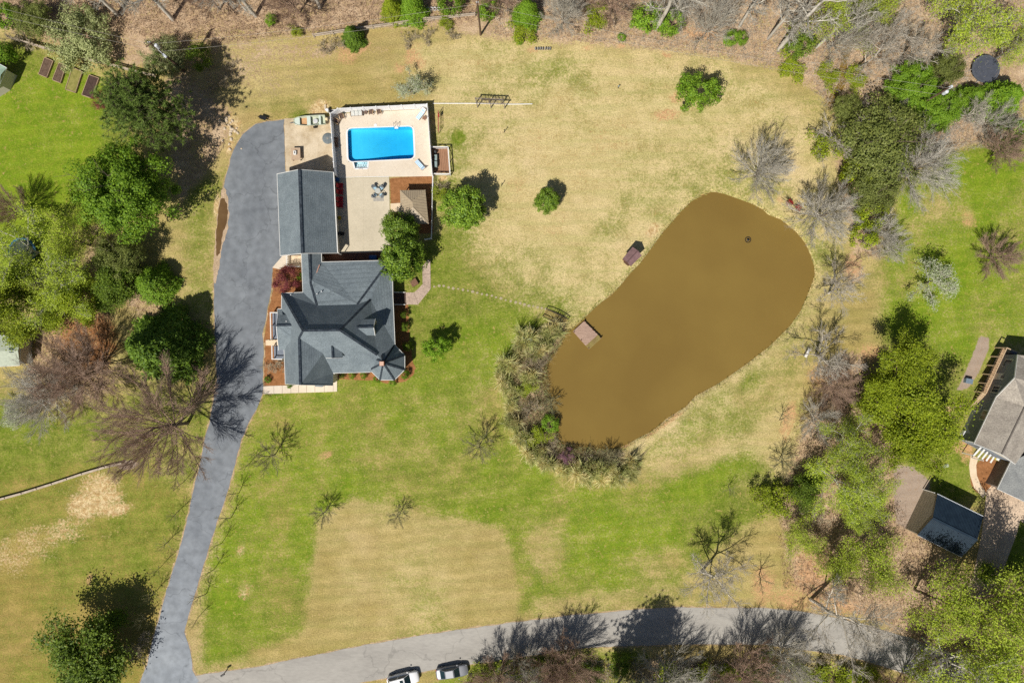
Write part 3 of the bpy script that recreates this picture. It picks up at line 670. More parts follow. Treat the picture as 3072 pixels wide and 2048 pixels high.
WOODB = mat('brown_wood', S(142,108,86), S(112,82,64), scale=3., rough=.8, stretch=(1,8,8))
for k in range(4): MB().box((0,-.2+k*.13,.45), (1.4,.11,.04)).build('slat', WOODB, t)
MB().box((0,.3,.72), (1.4,.05,.42), rx=R(-10)).build('backrest', WOODB, t)
for s in (-1,1): MB().box((s*.62,0,.22), (.07,.5,.44)).build('leg', WOODB, t)
# loungers: pale blue lattice-pattern cushions
def blue_pattern():
    m = bpy.data.materials.new('blue_lattice_fabric'); m.use_nodes = True; nt = m.node_tree; L = nt.links.new; N = nt.nodes.new
    b = nt.nodes['Principled BSDF']; b.inputs['Roughness'].default_value = .9
    tc = N('ShaderNodeTexCoord'); mp = N('ShaderNodeMapping'); mp.inputs['Rotation'].default_value = (0,0,R(45)); mp.inputs['Scale'].default_value = (7,7,7); L(tc.outputs['Object'], mp.inputs[0])
    ck = N('ShaderNodeTexChecker'); ck.inputs['Scale'].default_value = 1; ck.inputs[1].default_value = (*S(232,240,244),1); ck.inputs[2].default_value = (*S(112,172,214),1)
    L(mp.outputs[0], ck.inputs[0]); L(ck.outputs[0], b.inputs['Base Color']); return m
BLUEP = blue_pattern()
def lounger(px, py, rz, label):
    t = thing('sun_lounger', label, 'sun lounger', P(px,py)+Vector((0,0,.06)), rz, 'sun loungers by the pool')
    MB().box((0,-.28,.36), (.62,1.3,.09)).build('seat_cushion', BLUEP, t, bevel=.03)
    MB().box((0,.62,.55), (.62,.72,.09), rx=R(38)).build('back_cushion', BLUEP, t, bevel=.03)
    for s in (-1,1):
        MB().bar((s*.33,-.95,.3), (s*.33,.85,.3), .04).build('frame_rail', TANM, t)
        for y in (-.8,.55): MB().bar((s*.33,y,.3), (s*.33,y,0), .04).build('leg', TANM, t)
    MB().bar((-.33,.9,.84), (.33,.9,.84), .04).bar((-.33,.9,.84), (-.33,.55,.3), .035).bar((.33,.9,.84), (.33,.55,.3), .035).build('back_frame', TANM, t)
lounger(1264,345, R(-38), 'blue patterned sun lounger at the top right corner of the pool')
lounger(1262,498, R(222), 'blue patterned sun lounger at the bottom right corner of the pool')
t = thing('side_table', 'small square brown table beside the top right sun lounger', 'table', P(1274,357)+Vector((0,0,.06)), R(-30))
MB().box((0,0,.42), (.5,.5,.04)).build('table_top', WOODB, t)
for sx in (-1,1):
    for sy in (-1,1): MB().bar((sx*.2,sy*.2,.4), (sx*.2,sy*.2,0), .05).build('leg', WOODB, t)
# patio set
t = thing('patio_table', 'round glass patio table amid four pale blue chairs', 'table', P(1136,576)+Vector((0,0,.056)))
GLS = mat('table_glass', S(190,190,180), S(170,174,170), scale=2., rough=.25, spec=.5)
MB().lathe([(.4,.7),(.42,.71),(.42,.73),(0,.73)], n=20).build('table_top', GLS, t)
for k in range(4):
    a = R(45+90*k); MB().bar((.4*math.cos(a),.4*math.sin(a),.7), (.3*math.cos(a),.3*math.sin(a),0), .04).build('leg', TANM, t)
BLUEC = mat('light_blue_cushion', S(176,206,220), S(140,176,196), scale=6., rough=.8); WIRE = mat('grey_wire', S(120,126,128), S(100,104,106), scale=6., rough=.5)
CH2 = (MB().box((0,0,.44), (.5,.5,.1)).mesh('seat', BLUEC, bevel=.05), MB().lathe([(.26,.0),(.28,.02)], (0,.28,.75), n=10).box((0,.29,.72), (.5,.05,.5), rx=R(-12)).mesh('backrest', WIRE),
       MB().bar((0,-.25,.64), (0,.28,.66), .04).bar((0,-.25,.64), (0,-.22,0), .035).mesh('armrest', WIRE), MB().bar((0,0,.4), (0,0,0), .035).mesh('leg', WIRE))
for (x, y, rz, l) in ((1126,566,45,'upper left'),(1146,566,-45,'upper right'),(1126,588,135,'lower left'),(1146,588,-135,'lower right')):
    patio_chair(x, y, R(rz), 'pale blue cushioned chair at the %s of the patio table' % l, CH2, 'dining_chair', 'pale blue chairs round the patio table', .056)
sheet('doormat', [(1120,592),(1151,592),(1152,603.5),(1120,604)], .05, .062, mat('grey_mat', S(170,166,156), S(152,148,140), scale=3.), kind=None)
tag(bpy.data.objects['doormat'], 'pale grey rectangular mat below the patio table', 'mat')
RED = mat('red_plastic', S(176,34,48), S(150,26,40), scale=5., rough=.5)
CH3 = (MB().box((0,0,.36), (.62,.66,.06), rx=R(8)).mesh('seat', RED), MB().box((0,.36,.72), (.62,.06,.8), rx=R(-22)).mesh('backrest', RED),
       MB().box((0,0,.58), (.13,.74,.04)).bar((0,-.3,.58), (0,-.3,0), .07).mesh('armrest', RED), MB().bar((0,0,.4), (0,0,0), .06).mesh('leg', RED))
for y, l in ((560,'topmost'),(578,'second from top'),(600,'second from bottom'),(617,'bottommost')):
    patio_chair(1024, y, R(90), '%s of the red garden chairs in shade along the garage wall' % l, CH3, 'garden_chair', 'red chairs along the garage wall', .056)
t = thing('flower_pot', 'pot of yellow flowers in the shade of the garage wall', 'flower pot', P(1021,655)+Vector((0,0,.055)))
MB().lathe([(.16,0),(.24,.3),(.26,.36),(.2,.36)], n=12).build('pot', mat('terracotta', S(150,80,50), S(130,70,44), scale=6.), t)
r_ = random.Random(3); fm = MB()
for k in range(60):
    a = r_.uniform(0,6.28); q = r_.uniform(0,.28); p = Vector((q*math.cos(a), q*math.sin(a), .4+r_.uniform(0,.25))); fm.box(p, (.1,.1,.03), r_.uniform(0,3), r_.uniform(-.7,.7), r_.uniform(-.7,.7))
fm.build('flowers', mat('yellow_petals', S(214,180,30), S(80,110,40), scale=20., lo=.45, hi=.55), t)
t = thing('barbecue_grill', 'black covered grill in the garage shade near the patio corner', 'grill', P(1023,703)+Vector((0,0,.055)))
BLK = mat('black_metal', S(34,36,40), S(24,25,28), scale=6., rough=.5)
MB().loft([[(x*.3,-.25,.72),(x*.3,.25,.72),(x*.3,.22,.95),(x*.3,0,1.05),(x*.3,-.22,.95)] for x in (-1.2,1.2)]).build('lid', BLK, t)
MB().box((0,0,.55), (.75,.5,.3)).build('fire_box', BLK, t)
for sx in (-1,1):
    for sy in (-1,1): MB().bar((sx*.3,sy*.2,.5), (sx*.3,sy*.2,0), .05).build('leg', BLK, t)
    MB().box((sx*.55,0,.68), (.3,.45,.03)).build('side_shelf', BLK, t)
MB().box((0,0,0), (.01,.01,.01))
# hose reel near the fence end (blue)
t = thing('hose_reel', 'blue garden hose reel in the corner where fence meets garage', 'hose reel', P(1013,541)+Vector((0,0,.055)))
BLU = mat('blue_plastic', S(30,80,140), S(24,64,116), scale=5., rough=.5)
MB().tube((-.2,0,.4), (.2,0,.4), .3, n=14).build('drum', BLU, t); MB().box((-.25,0,.25), (.05,.4,.5)).box((.25,0,.25), (.05,.4,.5)).build('stand', BLU, t)
# pump deck on the right of the pool fence
DECKW = mat('weathered_deck', S(168,128,100), S(140,104,80), scale=1.5, rough=.85, stretch=(10,1,1))
t = thing('pump_deck', 'small plank deck with white rail holding the pool equipment', 'deck', P(1322,482))
n = 9
for k in range(n):
    a = lerp((1294,443),(1343,443),(k+.04)/n); b = lerp((1294,443),(1343,443),(k+.96)/n); c = lerp((1299,519),(1348,520),(k+.96)/n); d = lerp((1299,519),(1348,520),(k+.04)/n)
    MB().prism([tuple(P(*q))[:2] for q in (a,b,c,d)], .12, .2).build('plank', DECKW, t, world=True)
cs = [P(1293,441,1.1), P(1344,441,1.1), P(1350,522,1.1), P(1299,521,1.1)]
for p in cs+[(cs[1]+cs[2])/2]: MB().bar((p.x,p.y,0), (p.x,p.y,1.1), .1).build('post', WHITEP, t, world=True)
for i in range(3):
    a, b = cs[i], cs[i+1]
    MB().bar(a, b, .16, .05).build('top_rail', WHITEP, t, world=True)
    MB().bar(a-Vector((0,0,.75)), b-Vector((0,0,.75)), .05, .1).build('lower_rail', WHITEP, t, world=True)
    m_ = (a+b)/2
    MB().bar(a-Vector((0,0,.75)), m_, .05, .08).bar(m_, b-Vector((0,0,.75)), .05, .08).build('brace', DECKW, t, world=True)
t = thing('pool_heater', 'pale grey pool heater box standing on the pump deck', 'pool heater', P(1309,486)+Vector((0,0,.2)))
GREYP = mat('grey_plastic', S(150,166,164), S(130,146,146), scale=4., rough=.6)
MB().box((0,-.55,.4), (.45,.85,.8)).build('cabinet', GREYP, t, bevel=.03); MB().box((0,.45,.35), (.42,.85,.7)).build('filter_cabinet', GREYP, t, bevel=.03)
MB().lathe([(.22,0),(.25,.5),(.16,.68),(.05,.72)], (-.1,1.35,0)).build('filter_tank', mat('dark_tank', S(70,70,74), S(58,58,62)), t)
# red trellis right of the pool fence
t = thing('plant_trellis', 'tall thin rusty red metal trellis standing right of the pool fence', 'trellis', P(1317,370))
RUST = mat('rusty_red', S(150,70,64), S(170,110,100), scale=5.)
for s in (-1,1): MB().bar((0,s*1.5,0), (0,s*1.5,1.5), .06).build('post', RUST, t)
for h in (.5,1.0,1.5): MB().bar((0,-1.5,h), (0,1.5,h), .045).build('rail', RUST, t)
for k in range(4): MB().bar((0,-1.1+k*.7,.5), (0,-1.1+k*.7,1.5), .03).build('bar', RUST, t)
MB().box((.05,.9,.9), (.2,.5,.5)).build('basket', mat('red_basket', S(176,60,56), S(150,50,46)), t, bevel=.05)
# gazebo with tan metal hip roof
TANR = mat('tan_metal_roof', S(172,156,130), S(160,144,120), scale=2., rough=.45, spec=.4)
t = thing('gazebo', 'gazebo with tan ribbed metal hip roof between magnolia and pool', 'gazebo', P(1244,625))
ez, az = 2.35, 3.25
g = [P(1200,571,ez), P(1276,570,ez), P(1286,671,ez), P(1203,672,ez)]; ap = [P(1237,606,az), P(1239,622,az)]
for k, (q) in enumerate(([g[0],g[1],ap[0]], [g[1],g[2],ap[1],ap[0]], [g[2],g[3],ap[1]], [g[3],g[0],ap[0],ap[1]])):
    mb = MB(); mb.poly(list(reversed(q))); mb.poly([p-Vector((0,0,.05)) for p in q])
    for a, b in zip(q, q[1:]+q[:1]): mb.poly([a, b, b-Vector((0,0,.05)), a-Vector((0,0,.05))])
    rp = mb.build('roof_panel', TANR, t, world=True)
    rb = MB(); e0, e1 = q[0], q[1]; nrm = (q[1]-q[0]).cross(q[2]-q[0]).normalized(); nrm = nrm if nrm.z > 0 else -nrm
    up = ((q[2] if len(q) == 3 else (q[2]+q[3])/2)-(e0+e1)/2); W_ = (e1-e0).length
    for j in range(1, 12):
        u = j/12; s_ = e0.lerp(e1, u)
        if len(q) == 3: f_ = 2*min(u, 1-u)
        else:
            lo, hi = .34, .52; f_ = min(1, u/lo, (1-u)/(1-hi))
        rb.bar(s_+nrm*.015, s_+up*f_*.97+nrm*.015, .05, .04, up=nrm)
    rb.build('roof_rib', TANR, rp, world=True)
for i in range(4): MB().bar(g[i], ap[0] if i < 2 else ap[1], .14, .07).build('hip_cap', TANR, t, world=True)
DKW = mat('dark_bronze', S(62,52,46), S(50,42,38))
cen = sum(g, Vector())/4
for p in g:
    q = p.lerp(cen, .08); MB().bar((q.x,q.y,0), (q.x,q.y,2.3), .12).build('post', DKW, t, world=True)
for i in range(4):
    a = g[i].lerp(cen, .08); b = g[(i+1)%4].lerp(cen, .08); MB().bar(a-Vector((0,0,.08)), b-Vector((0,0,.08)), .06, .14).build('beam', DKW, t, world=True)
sheet('gazebo_floor', [(1212,582),(1275,580),(1282,655),(1214,657)], -.1, .06, mat('dark_paver', S(120,104,92), S(100,86,76), scale=2.))

# ================================================================ main house and garage
SH1, SH2 = S(125,135,140), S(103,113,119)
SHING = mat('grey_blue_shingle', SH1, SH2, scale=.55, rough=.95, bump=.35, fine=7., spec=.15, lo=.3, hi=.72)
def courses(m):
    nt = m.node_tree; b = nt.nodes['Principled BSDF']; lk = b.inputs['Base Color'].links[0]; src = lk.from_socket; nt.links.remove(lk)
    tc = nt.nodes.new('ShaderNodeTexCoord'); sp = nt.nodes.new('ShaderNodeSeparateXYZ'); nt.links.new(tc.outputs['Object'], sp.inputs[0])
    a = nt.nodes.new('ShaderNodeMath'); a.operation = 'MULTIPLY'; a.inputs[1].default_value = 5.2; nt.links.new(sp.outputs[2], a.inputs[0])
    f = nt.nodes.new('ShaderNodeMath'); f.operation = 'FRACT'; nt.links.new(a.outputs[0], f.inputs[0])
    mr = nt.nodes.new('ShaderNodeMapRange'); mr.inputs[1].default_value = .0; mr.inputs[2].default_value = .35; mr.inputs[3].default_value = .8; mr.inputs[4].default_value = 1.05; nt.links.new(f.outputs[0], mr.inputs[0])
    vm = nt.nodes.new('ShaderNodeVectorMath'); vm.operation = 'SCALE'; nt.links.new(src, vm.inputs[0]); nt.links.new(mr.outputs[0], vm.inputs['Scale']); nt.links.new(vm.outputs[0], b.inputs['Base Color'])
courses(SHING)
CAPM = mat('dark_ridge_shingle', S(62,70,78), S(44,50,58), scale=2.2, rough=.95, spec=.15, lo=.4, hi=.6, detail=1)
SIDING = mat('cream_siding', S(206,198,184), S(192,184,170), scale=1., rough=.7, stretch=(1,1,12))
BRICK = mat('red_brick', S(168,104,80), S(140,84,64), scale=6., rough=.9)
COPPER = mat('copper_flashing', S(206,164,146), S(176,132,112), scale=6., rough=.5)
PORCHF = mat('grey_porch_floor', S(126,134,146), S(108,116,128), scale=2.)
def C1(x, y, z): return P(790+x/3.409, 740+y/3.409, z)
def roof_mesh(parent, polys, m, name='roof', drop=.0):
    mb = MB()
    for q in polys:
        q = [Vector(p) for p in q]
        nn = Vector()
        for i in range(len(q)): nn += (q[i]-q[0]).cross(q[(i+1)%len(q)]-q[0])
        if nn.z < 0: q = list(reversed(q))
        mb.poly(q)
    o = mb.build(name, m, parent, world=True)
    bm = bmesh.new(); bm.from_mesh(o.data); bmesh.ops.remove_doubles(bm, verts=bm.verts[:], dist=.02); bmesh.ops.triangulate(bm, faces=[f for f in bm.faces if len(f.verts) > 4]); bm.to_mesh(o.data); bm.free()
    return o
def caps(parent, lines, m=CAPM, w=.30, name='ridge_cap'):
    for a, b in lines: MB().bar(a+Vector((0,0,.03)), b+Vector((0,0,.03)), w, .07).build(name, m, parent, world=True)
def fascia(parent, pts, h=.2, th=.06, name='fascia', m=None):
    for a, b in zip(pts, pts[1:]): MB().bar(a-Vector((0,0,h/2-.04)), b-Vector((0,0,h/2-.04)), th, h).build(name, m or WHITEP, parent, world=True)
def vent_pipe(parent, p, h=.45): MB().tube(p-Vector((0,0,.2)), p+Vector((0,0,h)), .07, n=8).build('vent_pipe', WHITE, parent, world=True)

house = thing('main_house', 'large house with grey-blue shingle hip roof, octagonal turret and dormers', 'house', C1(760,800,0))
A = C1(405,858,9.3); B = C1(783,852,9.3); F1 = C1(365,935,7.8); F2 = C1(378,1412,7.6); D_ = C1(1165,1105,5.2); G_ = C1(1095,540,4.5)
Q = C1(1338,1284,2.9); Vv = C1(610,1090,5.8); J = C1(960,589,4.75); Vc = C1(548,601,4.7); H1 = C1(1240,210,3.3); NE = C1(1318,138,2.9)
R1 = C1(485,380,4.2); NWc = C1(188,474,2.9); c467 = C1(405,466,2.9); e1 = C1(1348,1003,2.9); e2 = C1(1325,500,2.9)
s1_ = C1(1095,1282,2.9); s2_ = C1(715,1292,2.9); fw = C1(225,1402,2.9); fe = C1(712,1418,2.9); w1 = C1(185,640,2.9); w2 = C1(212,1055,2.9)
k1 = C1(388,60,2.9); k2 = C1(468,60,4.2); k3 = C1(595,68,2.9); k4 = C1(597,156,2.9); k5 = C1(490,345,4.2)
roof = roof_mesh(house, [[A,B,D_,Q,s1_,s2_,Vv,F1], [B,G_,e2,e1,Q,D_], [G_,J,H1,NE,e2], [A,NWc,c467,Vc,J,G_,B], [Vc,J,H1,NE,k4,k5,R1], [k1,k2,R1,Vc,c467], [k2,k3,k4,k5,R1], [A,F1,F2,fw,w2,w1,NWc], [F1,Vv,s2_,fe,F2]], SHING)
caps(roof, [(A,B),(A,F1),(F1,F2),(B,G_),(B,D_),(A,NWc),(J,H1),(H1,NE),(Vc,R1),(R1,k2)])
MB().bar(C1(575,185,3.3)+Vector((0,0,.05)), C1(545,268,3.6)+Vector((0,0,.05)), .12, .02).build('flashing', COPPER, roof, world=True)
MB().bar(C1(612,1096,5.45)+Vector((0,0,.05)), C1(700,1285,3.0)+Vector((0,0,.05)), .14, .02).build('flashing', COPPER, roof, world=True)
for x, y, z in ((552,482,4.7),(598,458,4.55),(285,492,3.2),(272,603,4.2)): vent_pipe(roof, C1(x,y,z), .25)
fascia(roof, [k3,k4]); fascia(roof, [k4,NE]); fascia(roof, [NE,e2,e1]); fascia(roof, [s1_,s2_]); fascia(roof, [fw,w2]); fascia(roof, [w1,NWc,c467]); fascia(roof, [c467,k1]); fascia(roof, [fw,F2]); fascia(roof, [F2,fe])
# walls
def inset_poly(pts, d):
    c = sum((Vector((p.x,p.y)) for p in pts), Vector((0,0)))/len(pts)
    return [tuple(Vector((p.x,p.y))+(c-Vector((p.x,p.y))).normalized()*d) for p in pts]
mb = MB(); mb.prism(inset_poly([k4,NE,e1,Q,s2_,fe,fw,w2,NWc,c467], .5), 0, 2.8)
mb.prism(inset_poly([k1,k3,k4,c467], .35), 0, 2.75); mb.build('wall', SIDING, house, world=True)
a = fw+Vector((.4,.3,0)); b = fe+Vector((-.4,.3,0)); c_ = F2+Vector((0,.3,-.35))
MB().poly([a,b,c_]).poly([a-Vector((0,0,2.9)), b-Vector((0,0,2.9)), b, a]).build('gable_wall', SIDING, house, world=True)
MB().box((a+b)/2+Vector((0,-.03,1.6)), (1.0,.06,1.3)).build('window', mat('window_glass', S(60,74,86), S(40,52,62), scale=1., rough=.1, spec=.6), house, world=True)
GLASS = MATS['window_glass']
# bay roof and downspout on the front gable
bay = [C1(525,1402,3.2), C1(602,1392,3.5), C1(602,1434,2.9), C1(528,1428,2.9)]
roof_mesh(house, [bay, [C1(602,1392,3.5), C1(640,1400,3.2), C1(602,1434,2.9)]], SHING, 'bay_roof')
MB().prism(inset_poly(bay, .1), 0, 2.9).build('bay_wall', SIDING, house, world=True)
MB().bar(s2_+Vector((.1,-.1,-.1)), Vector((s2_.x+.1, s2_.y-.1, 0)), .1).build('downspout', WHITEP, house, world=True)
# octagonal turret
oc = C1(1303,1172,0); oc = P(790+1303/3.409, 740+1176/3.409, 0); ap = Vector((oc.x, oc.y, 6.0)); r8 = 2.78
ov = [Vector((oc.x+r8*math.cos(R(22.5+45*k)), oc.y+r8*math.sin(R(22.5+45*k)), 2.92)) for k in range(8)]
tr = roof_mesh(house, [[ov[k], ov[(k+1)%8], ap] for k in range(8)], SHING, 'turret_roof')
caps(tr, [(p, ap) for p in ov], w=.24); fascia(tr, ov+[ov[0]])
MB().prism([(oc.x+(p.x-oc.x)*.86, oc.y+(p.y-oc.y)*.86) for p in ov], 0, 2.85).build('turret_wall', SIDING, house, world=True)
for k in (5,6,7,0):
    a, b = ov[k], ov[(k+1)%8]; m_ = (a+b)/2; d = (m_-Vector((oc.x,oc.y,2.92))); m2 = Vector((oc.x,oc.y,0))+d*.87
    MB().box((m2.x,m2.y,1.6), (1.0,.05,1.3), rz=math.atan2((b-a).y,(b-a).x)).build('turret_window', GLASS, house, world=True)
ch = MB().box((ap.x-.1,ap.y-.05,5.7), (.55,.55,1.8)).box((ap.x-.1,ap.y-.05,6.55), (.64,.64,.14)).build('chimney', BRICK, tr, world=True)
MB().box((ap.x-.1,ap.y-.05,6.64), (.56,.56,.05)).build('chimney_cap', mat('mortar_crown', S(214,178,158), S(196,160,140)), tr, world=True)
# dormers
def dormer(c, ridge_a, ridge_b, half, zr, ze, out):
    """ridge_a uphill end, ridge_b face end; half = half width vector"""
    a1, a2 = ridge_a+half, ridge_a-half; b1, b2 = ridge_b+half, ridge_b-half
    for p in (a1,a2,b1,b2): p.z = ze
    back = (ridge_a-ridge_b).normalized()*.0
    d = roof_mesh(house, [[ridge_a, ridge_b, b1, a1.lerp(b1,.35)], [ridge_b, ridge_a, a2.lerp(b2,.35), b2]], SHING, 'dormer_roof')
    caps(d, [(ridge_a, ridge_b)], w=.24); fascia(d, [b1, ridge_b, b2], .16)
    f = ridge_b-out*.12
    i1, i2 = f+half*.86, f-half*.86
    zb = ze-1.6
    MB().poly([(i1.x,i1.y,zb),(i2.x,i2.y,zb),(i2.x,i2.y,ze),(f.x,f.y,zr-.15),(i1.x,i1.y,ze)]).prism([(i1.x,i1.y),(i2.x,i2.y),(i2.x-out.x*2.4,i2.y-out.y*2.4),(i1.x-out.x*2.4,i1.y-out.y*2.4)], zb, ze-.03).build('dormer_wall', SIDING, house, world=True)
    m_ = f+out*.06; MB().box((m_.x,m_.y,ze-.55), (.9,.08,.95), rz=math.atan2(half.y,half.x)).build('dormer_window', GLASS, house, world=True)
dormer(None, C1(905,826,7.1), C1(1128,820,7.1), Vector((.02,1.15,0)), 7.1, 6.0, Vector((1,0,0)))
dormer(None, C1(700,938,6.9), C1(708,1138,6.9), Vector((1.15,0,0)), 6.9, 5.85, Vector((0,-1,0)))
# west cross gable and porch
W1 = C1(133,805,5.4); W2 = C1(352,802,5.9); wn_ = C1(150,697,4.2); wn2 = C1(300,693,4.5)
ws = C1(158,1055,2.9); ws2 = C1(218,1055,2.95)
wr = roof_mesh(house, [[W1,W2,wn2,wn_], [W1,W2,C1(372,900,6.6),C1(330,1010,5.2),ws2,ws], ], SHING, 'porch_roof')
caps(wr, [(W1,W2)], w=.24); fascia(wr, [wn_,W1,ws]); vent_pipe(wr, C1(240,763,4.9), .3)
roof_mesh(house, [[C1(146,637,3.0),C1(245,628,3.0),C1(238,699,3.5),C1(148,699,3.5)]], SHING, 'pent_roof')
fascia(house, [C1(148,699,3.5), C1(146,637,3.0), C1(245,628,3.0)], .16)
MB().prism([tuple(p)[:2] for p in (wn_+Vector((.3,0,0)), ws+Vector((.3,0,0)), Vector((wn2.x+1.2,ws.y,0)), Vector((wn2.x+1.2,wn_.y,0)))], 0, 2.85).build('porch_wall', SIDING, house, world=True)
def porch(c, z, name='porch_floor'):
    pts = [P(790+x/3.409, 740+y/3.409, z) for x, y in c]
    MB().prism([tuple(p)[:2] for p in pts], 0, z).build(name, PORCHF, house, world=True)
    up = [p+Vector((0,0,.8)) for p in pts]
    return pts
pp = porch([(92,676),(160,676),(160,940),(98,940)], .5)
for a, b in ((0,1),(3,0),):
    MB().bar(pp[a]+Vector((0,0,.85)), pp[b]+Vector((0,0,.85)), .14, .08).build('porch_rail', WHITEP, house, world=True)
for p in (pp[0], pp[1], pp[3], (pp[0]+pp[3])/2): MB().bar(p, p+Vector((0,0,.9)), .14).build('porch_post', WHITEP, house, world=True)
pp = porch([(108,1015),(210,1015),(208,1148),(110,1146)], .5)
for a, b in ((3,0),(2,3)):
    MB().bar(pp[a]+Vector((0,0,.85)), pp[b]+Vector((0,0,.85)), .14, .08).build('porch_rail', WHITEP, house, world=True)
for p in (pp[0], pp[2], pp[3]): MB().bar(p, p+Vector((0,0,.9)), .14).build('porch_post', WHITEP, house, world=True)
for k in range(4):
    x = 26+k*33; pts = [P(790+a/3.409, 740+b/3.409) for a, b in ((x,956),(x+36,950),(x+36,1008),(x,1010))]
    MB().prism([tuple(p)[:2] for p in pts], 0, .12+.12*k).build('front_step', CONC3, house, world=True)
# porch between drive and connector (pale landing with white rail) and brown deck behind
pts = [P(790+a/3.409, 740+b/3.409, .4) for a, b in ((255,92),(392,92),(392,208),(258,208))]
MB().prism([tuple(p)[:2] for p in pts], 0, .4).build('landing', CONC3, house, world=True)
for a, b in ((0,3),(3,2)):
    MB().bar(pts[a]+Vector((0,0,.85)), pts[b]+Vector((0,0,.85)), .12, .08).bar(pts[a]+Vector((0,0,.2)), pts[b]+Vector((0,0,.2)), .06, .06).build('landing_rail', WHITEP, house, world=True)
    for k in range(8):
        p = pts[a].lerp(pts[b], k/7); MB().bar(p, p+Vector((0,0,.85)), .07).build('baluster', WHITEP, house, world=True)
pts = [P(790+a/3.409, 740+b/3.409, .5) for a, b in ((600,75),(1200,55),(1200,160),(600,160))]
MB().prism([tuple(p)[:2] for p in pts], 0, .5).build('rear_deck', mat('dark_red_deck', S(112,76,60), S(90,60,48), scale=1., stretch=(1,9,1)), house, world=True)
MB().box(P(1122,774)+Vector((0,0,.75)), (1.1,.6,.5)).build('deck_box', BLU, house, world=True, bevel=.05)
# east steps down to the walk
STEPW = mat('dark_brown_steps', S(88,70,62), S(70,54,48), scale=2., stretch=(8,1,1))
for k in range(6):
    x0_ = 1183+k*5.6; MB().prism([tuple(P(*q))[:2] for q in ((x0_,878),(x0_+5.8,878),(x0_+5.8,913),(x0_,913))], 0, .75-k*.12).build('step', STEPW, house, world=True)
for yy in (877.5,914): MB().bar(P(1182,yy)+Vector((0,0,.8)), P(1217,yy)+Vector((0,0,.35)), .1, .06).build('step_rail', WHITEP, house, world=True)

# garage
gar = thing('garage', 'long garage with grey-blue shingle gable roof beside the patio', 'garage', P(925,640))
ge, gr = 2.6, 5.75
a0, a1, a2 = P(831.2,522.2,ge), P(898,508.5,gr), P(1000.5,516.8,ge); b0, b1, b2 = P(840.7,767,ge), P(906.7,760,gr), P(1012.9,759,ge)
gro = roof_mesh(gar, [[a0,a1,b1,b0],[a1,a2,b2,b1]], SHING)
caps(gro, [(a1,b1)], w=.36); fascia(gro, [a1,a0,b0,b1]); fascia(gro, [a1,a2]); fascia(gro, [b2,b1]); fascia(gro, [a2,b2], .16, .14, 'gutter')
ins = inset_poly([a0,a2,b2,b0], .45); MB().prism(ins, 0, ge-.05).build('wall', SIDING, gar, world=True)
for (l, m_, r, s) in ((a0,a1,a2,-.3),(b0,b1,b2,.3)):
    v = Vector((0,s,0)); MB().poly([l+v+Vector((.4,0,0)), r+v-Vector((.4,0,0)), m_+v-Vector((0,0,.3))]).build('gable_wall', SIDING, gar, world=True)
for k in range(2):
    q = Vector(ins[0]).lerp(Vector(ins[3]), .28+.42*k); MB().box((q.x-.02,q.y,1.1), (.06,2.7,2.15)).build('garage_door', WHITEP, gar, world=True)
MB().bar(b2+Vector((.1,0,-.1)), Vector((b2.x+.1,b2.y,0)), .09).build('downspout', WHITEP, gar, world=True)

# walks round the house
wk = bpy.data.objects.new('front_walk', None); COL.objects.link(wk); wk['kind'] = 'structure'
xsq = [790,822,847,873,896,920,945,973,1000]
for a, b in zip(xsq, xsq[1:]):
    f = lambda x: (1158-(x-790)*.035, 1181.5-(x-790)*.033)
    MB().prism([tuple(P(*q))[:2] for q in ((a+.4,f(a)[0]),(b-.4,f(b)[0]),(b-.4,f(b)[1]),(a+.4,f(a)[1]))], -.1, .06).build('slab', CONC, wk)
MB().prism([tuple(P(*q))[:2] for q in ((1000.3,1120),(1011,1120),(1011.5,1174),(1000.3,1174.5))], -.1, .06).build('slab', CONC, wk)
wk2 = bpy.data.objects.new('side_walk', None); COL.objects.link(wk2); wk2['kind'] = 'structure'
for q in (((1282,780),(1291,780),(1291.5,822),(1267.5,822),(1267.5,800)), ((1267.5,822.5),(1291.5,822.5),(1292,866),(1268,852)), ((1268,852.5),(1292,866.5),(1254.5,913),(1243,877)), ((1242.5,877.3),(1254,913.5),(1217.5,913.5),(1217.5,877.3))):
    MB().prism([tuple(P(*p))[:2] for p in q], -.1, .055).build('slab', mat('brown_concrete', S(184,164,148), S(166,146,130), scale=.5, fine=6.), wk2)
sheet('garage_walk', [(817,803),(848,767),(905,765),(905,790),(866,790),(840,808)], -.1, .05, CONC)
# wood cover box on the lawn by the walk
t = thing('slatted_box', 'small square brown slatted wooden cover on the grass beside the walk', 'box', P(1243,848), R(30))
for k in range(7): MB().box((-.45+k*.15,0,.5), (.13,1.0,.04)).build('slat', WOODB, t)
for s in (-1,1):
    MB().box((0,s*.46,.24), (.95,.05,.48)).build('side', WOODB, t); MB().box((s*.46,0,.24), (.05,.9,.48)).build('side', WOODB, t)
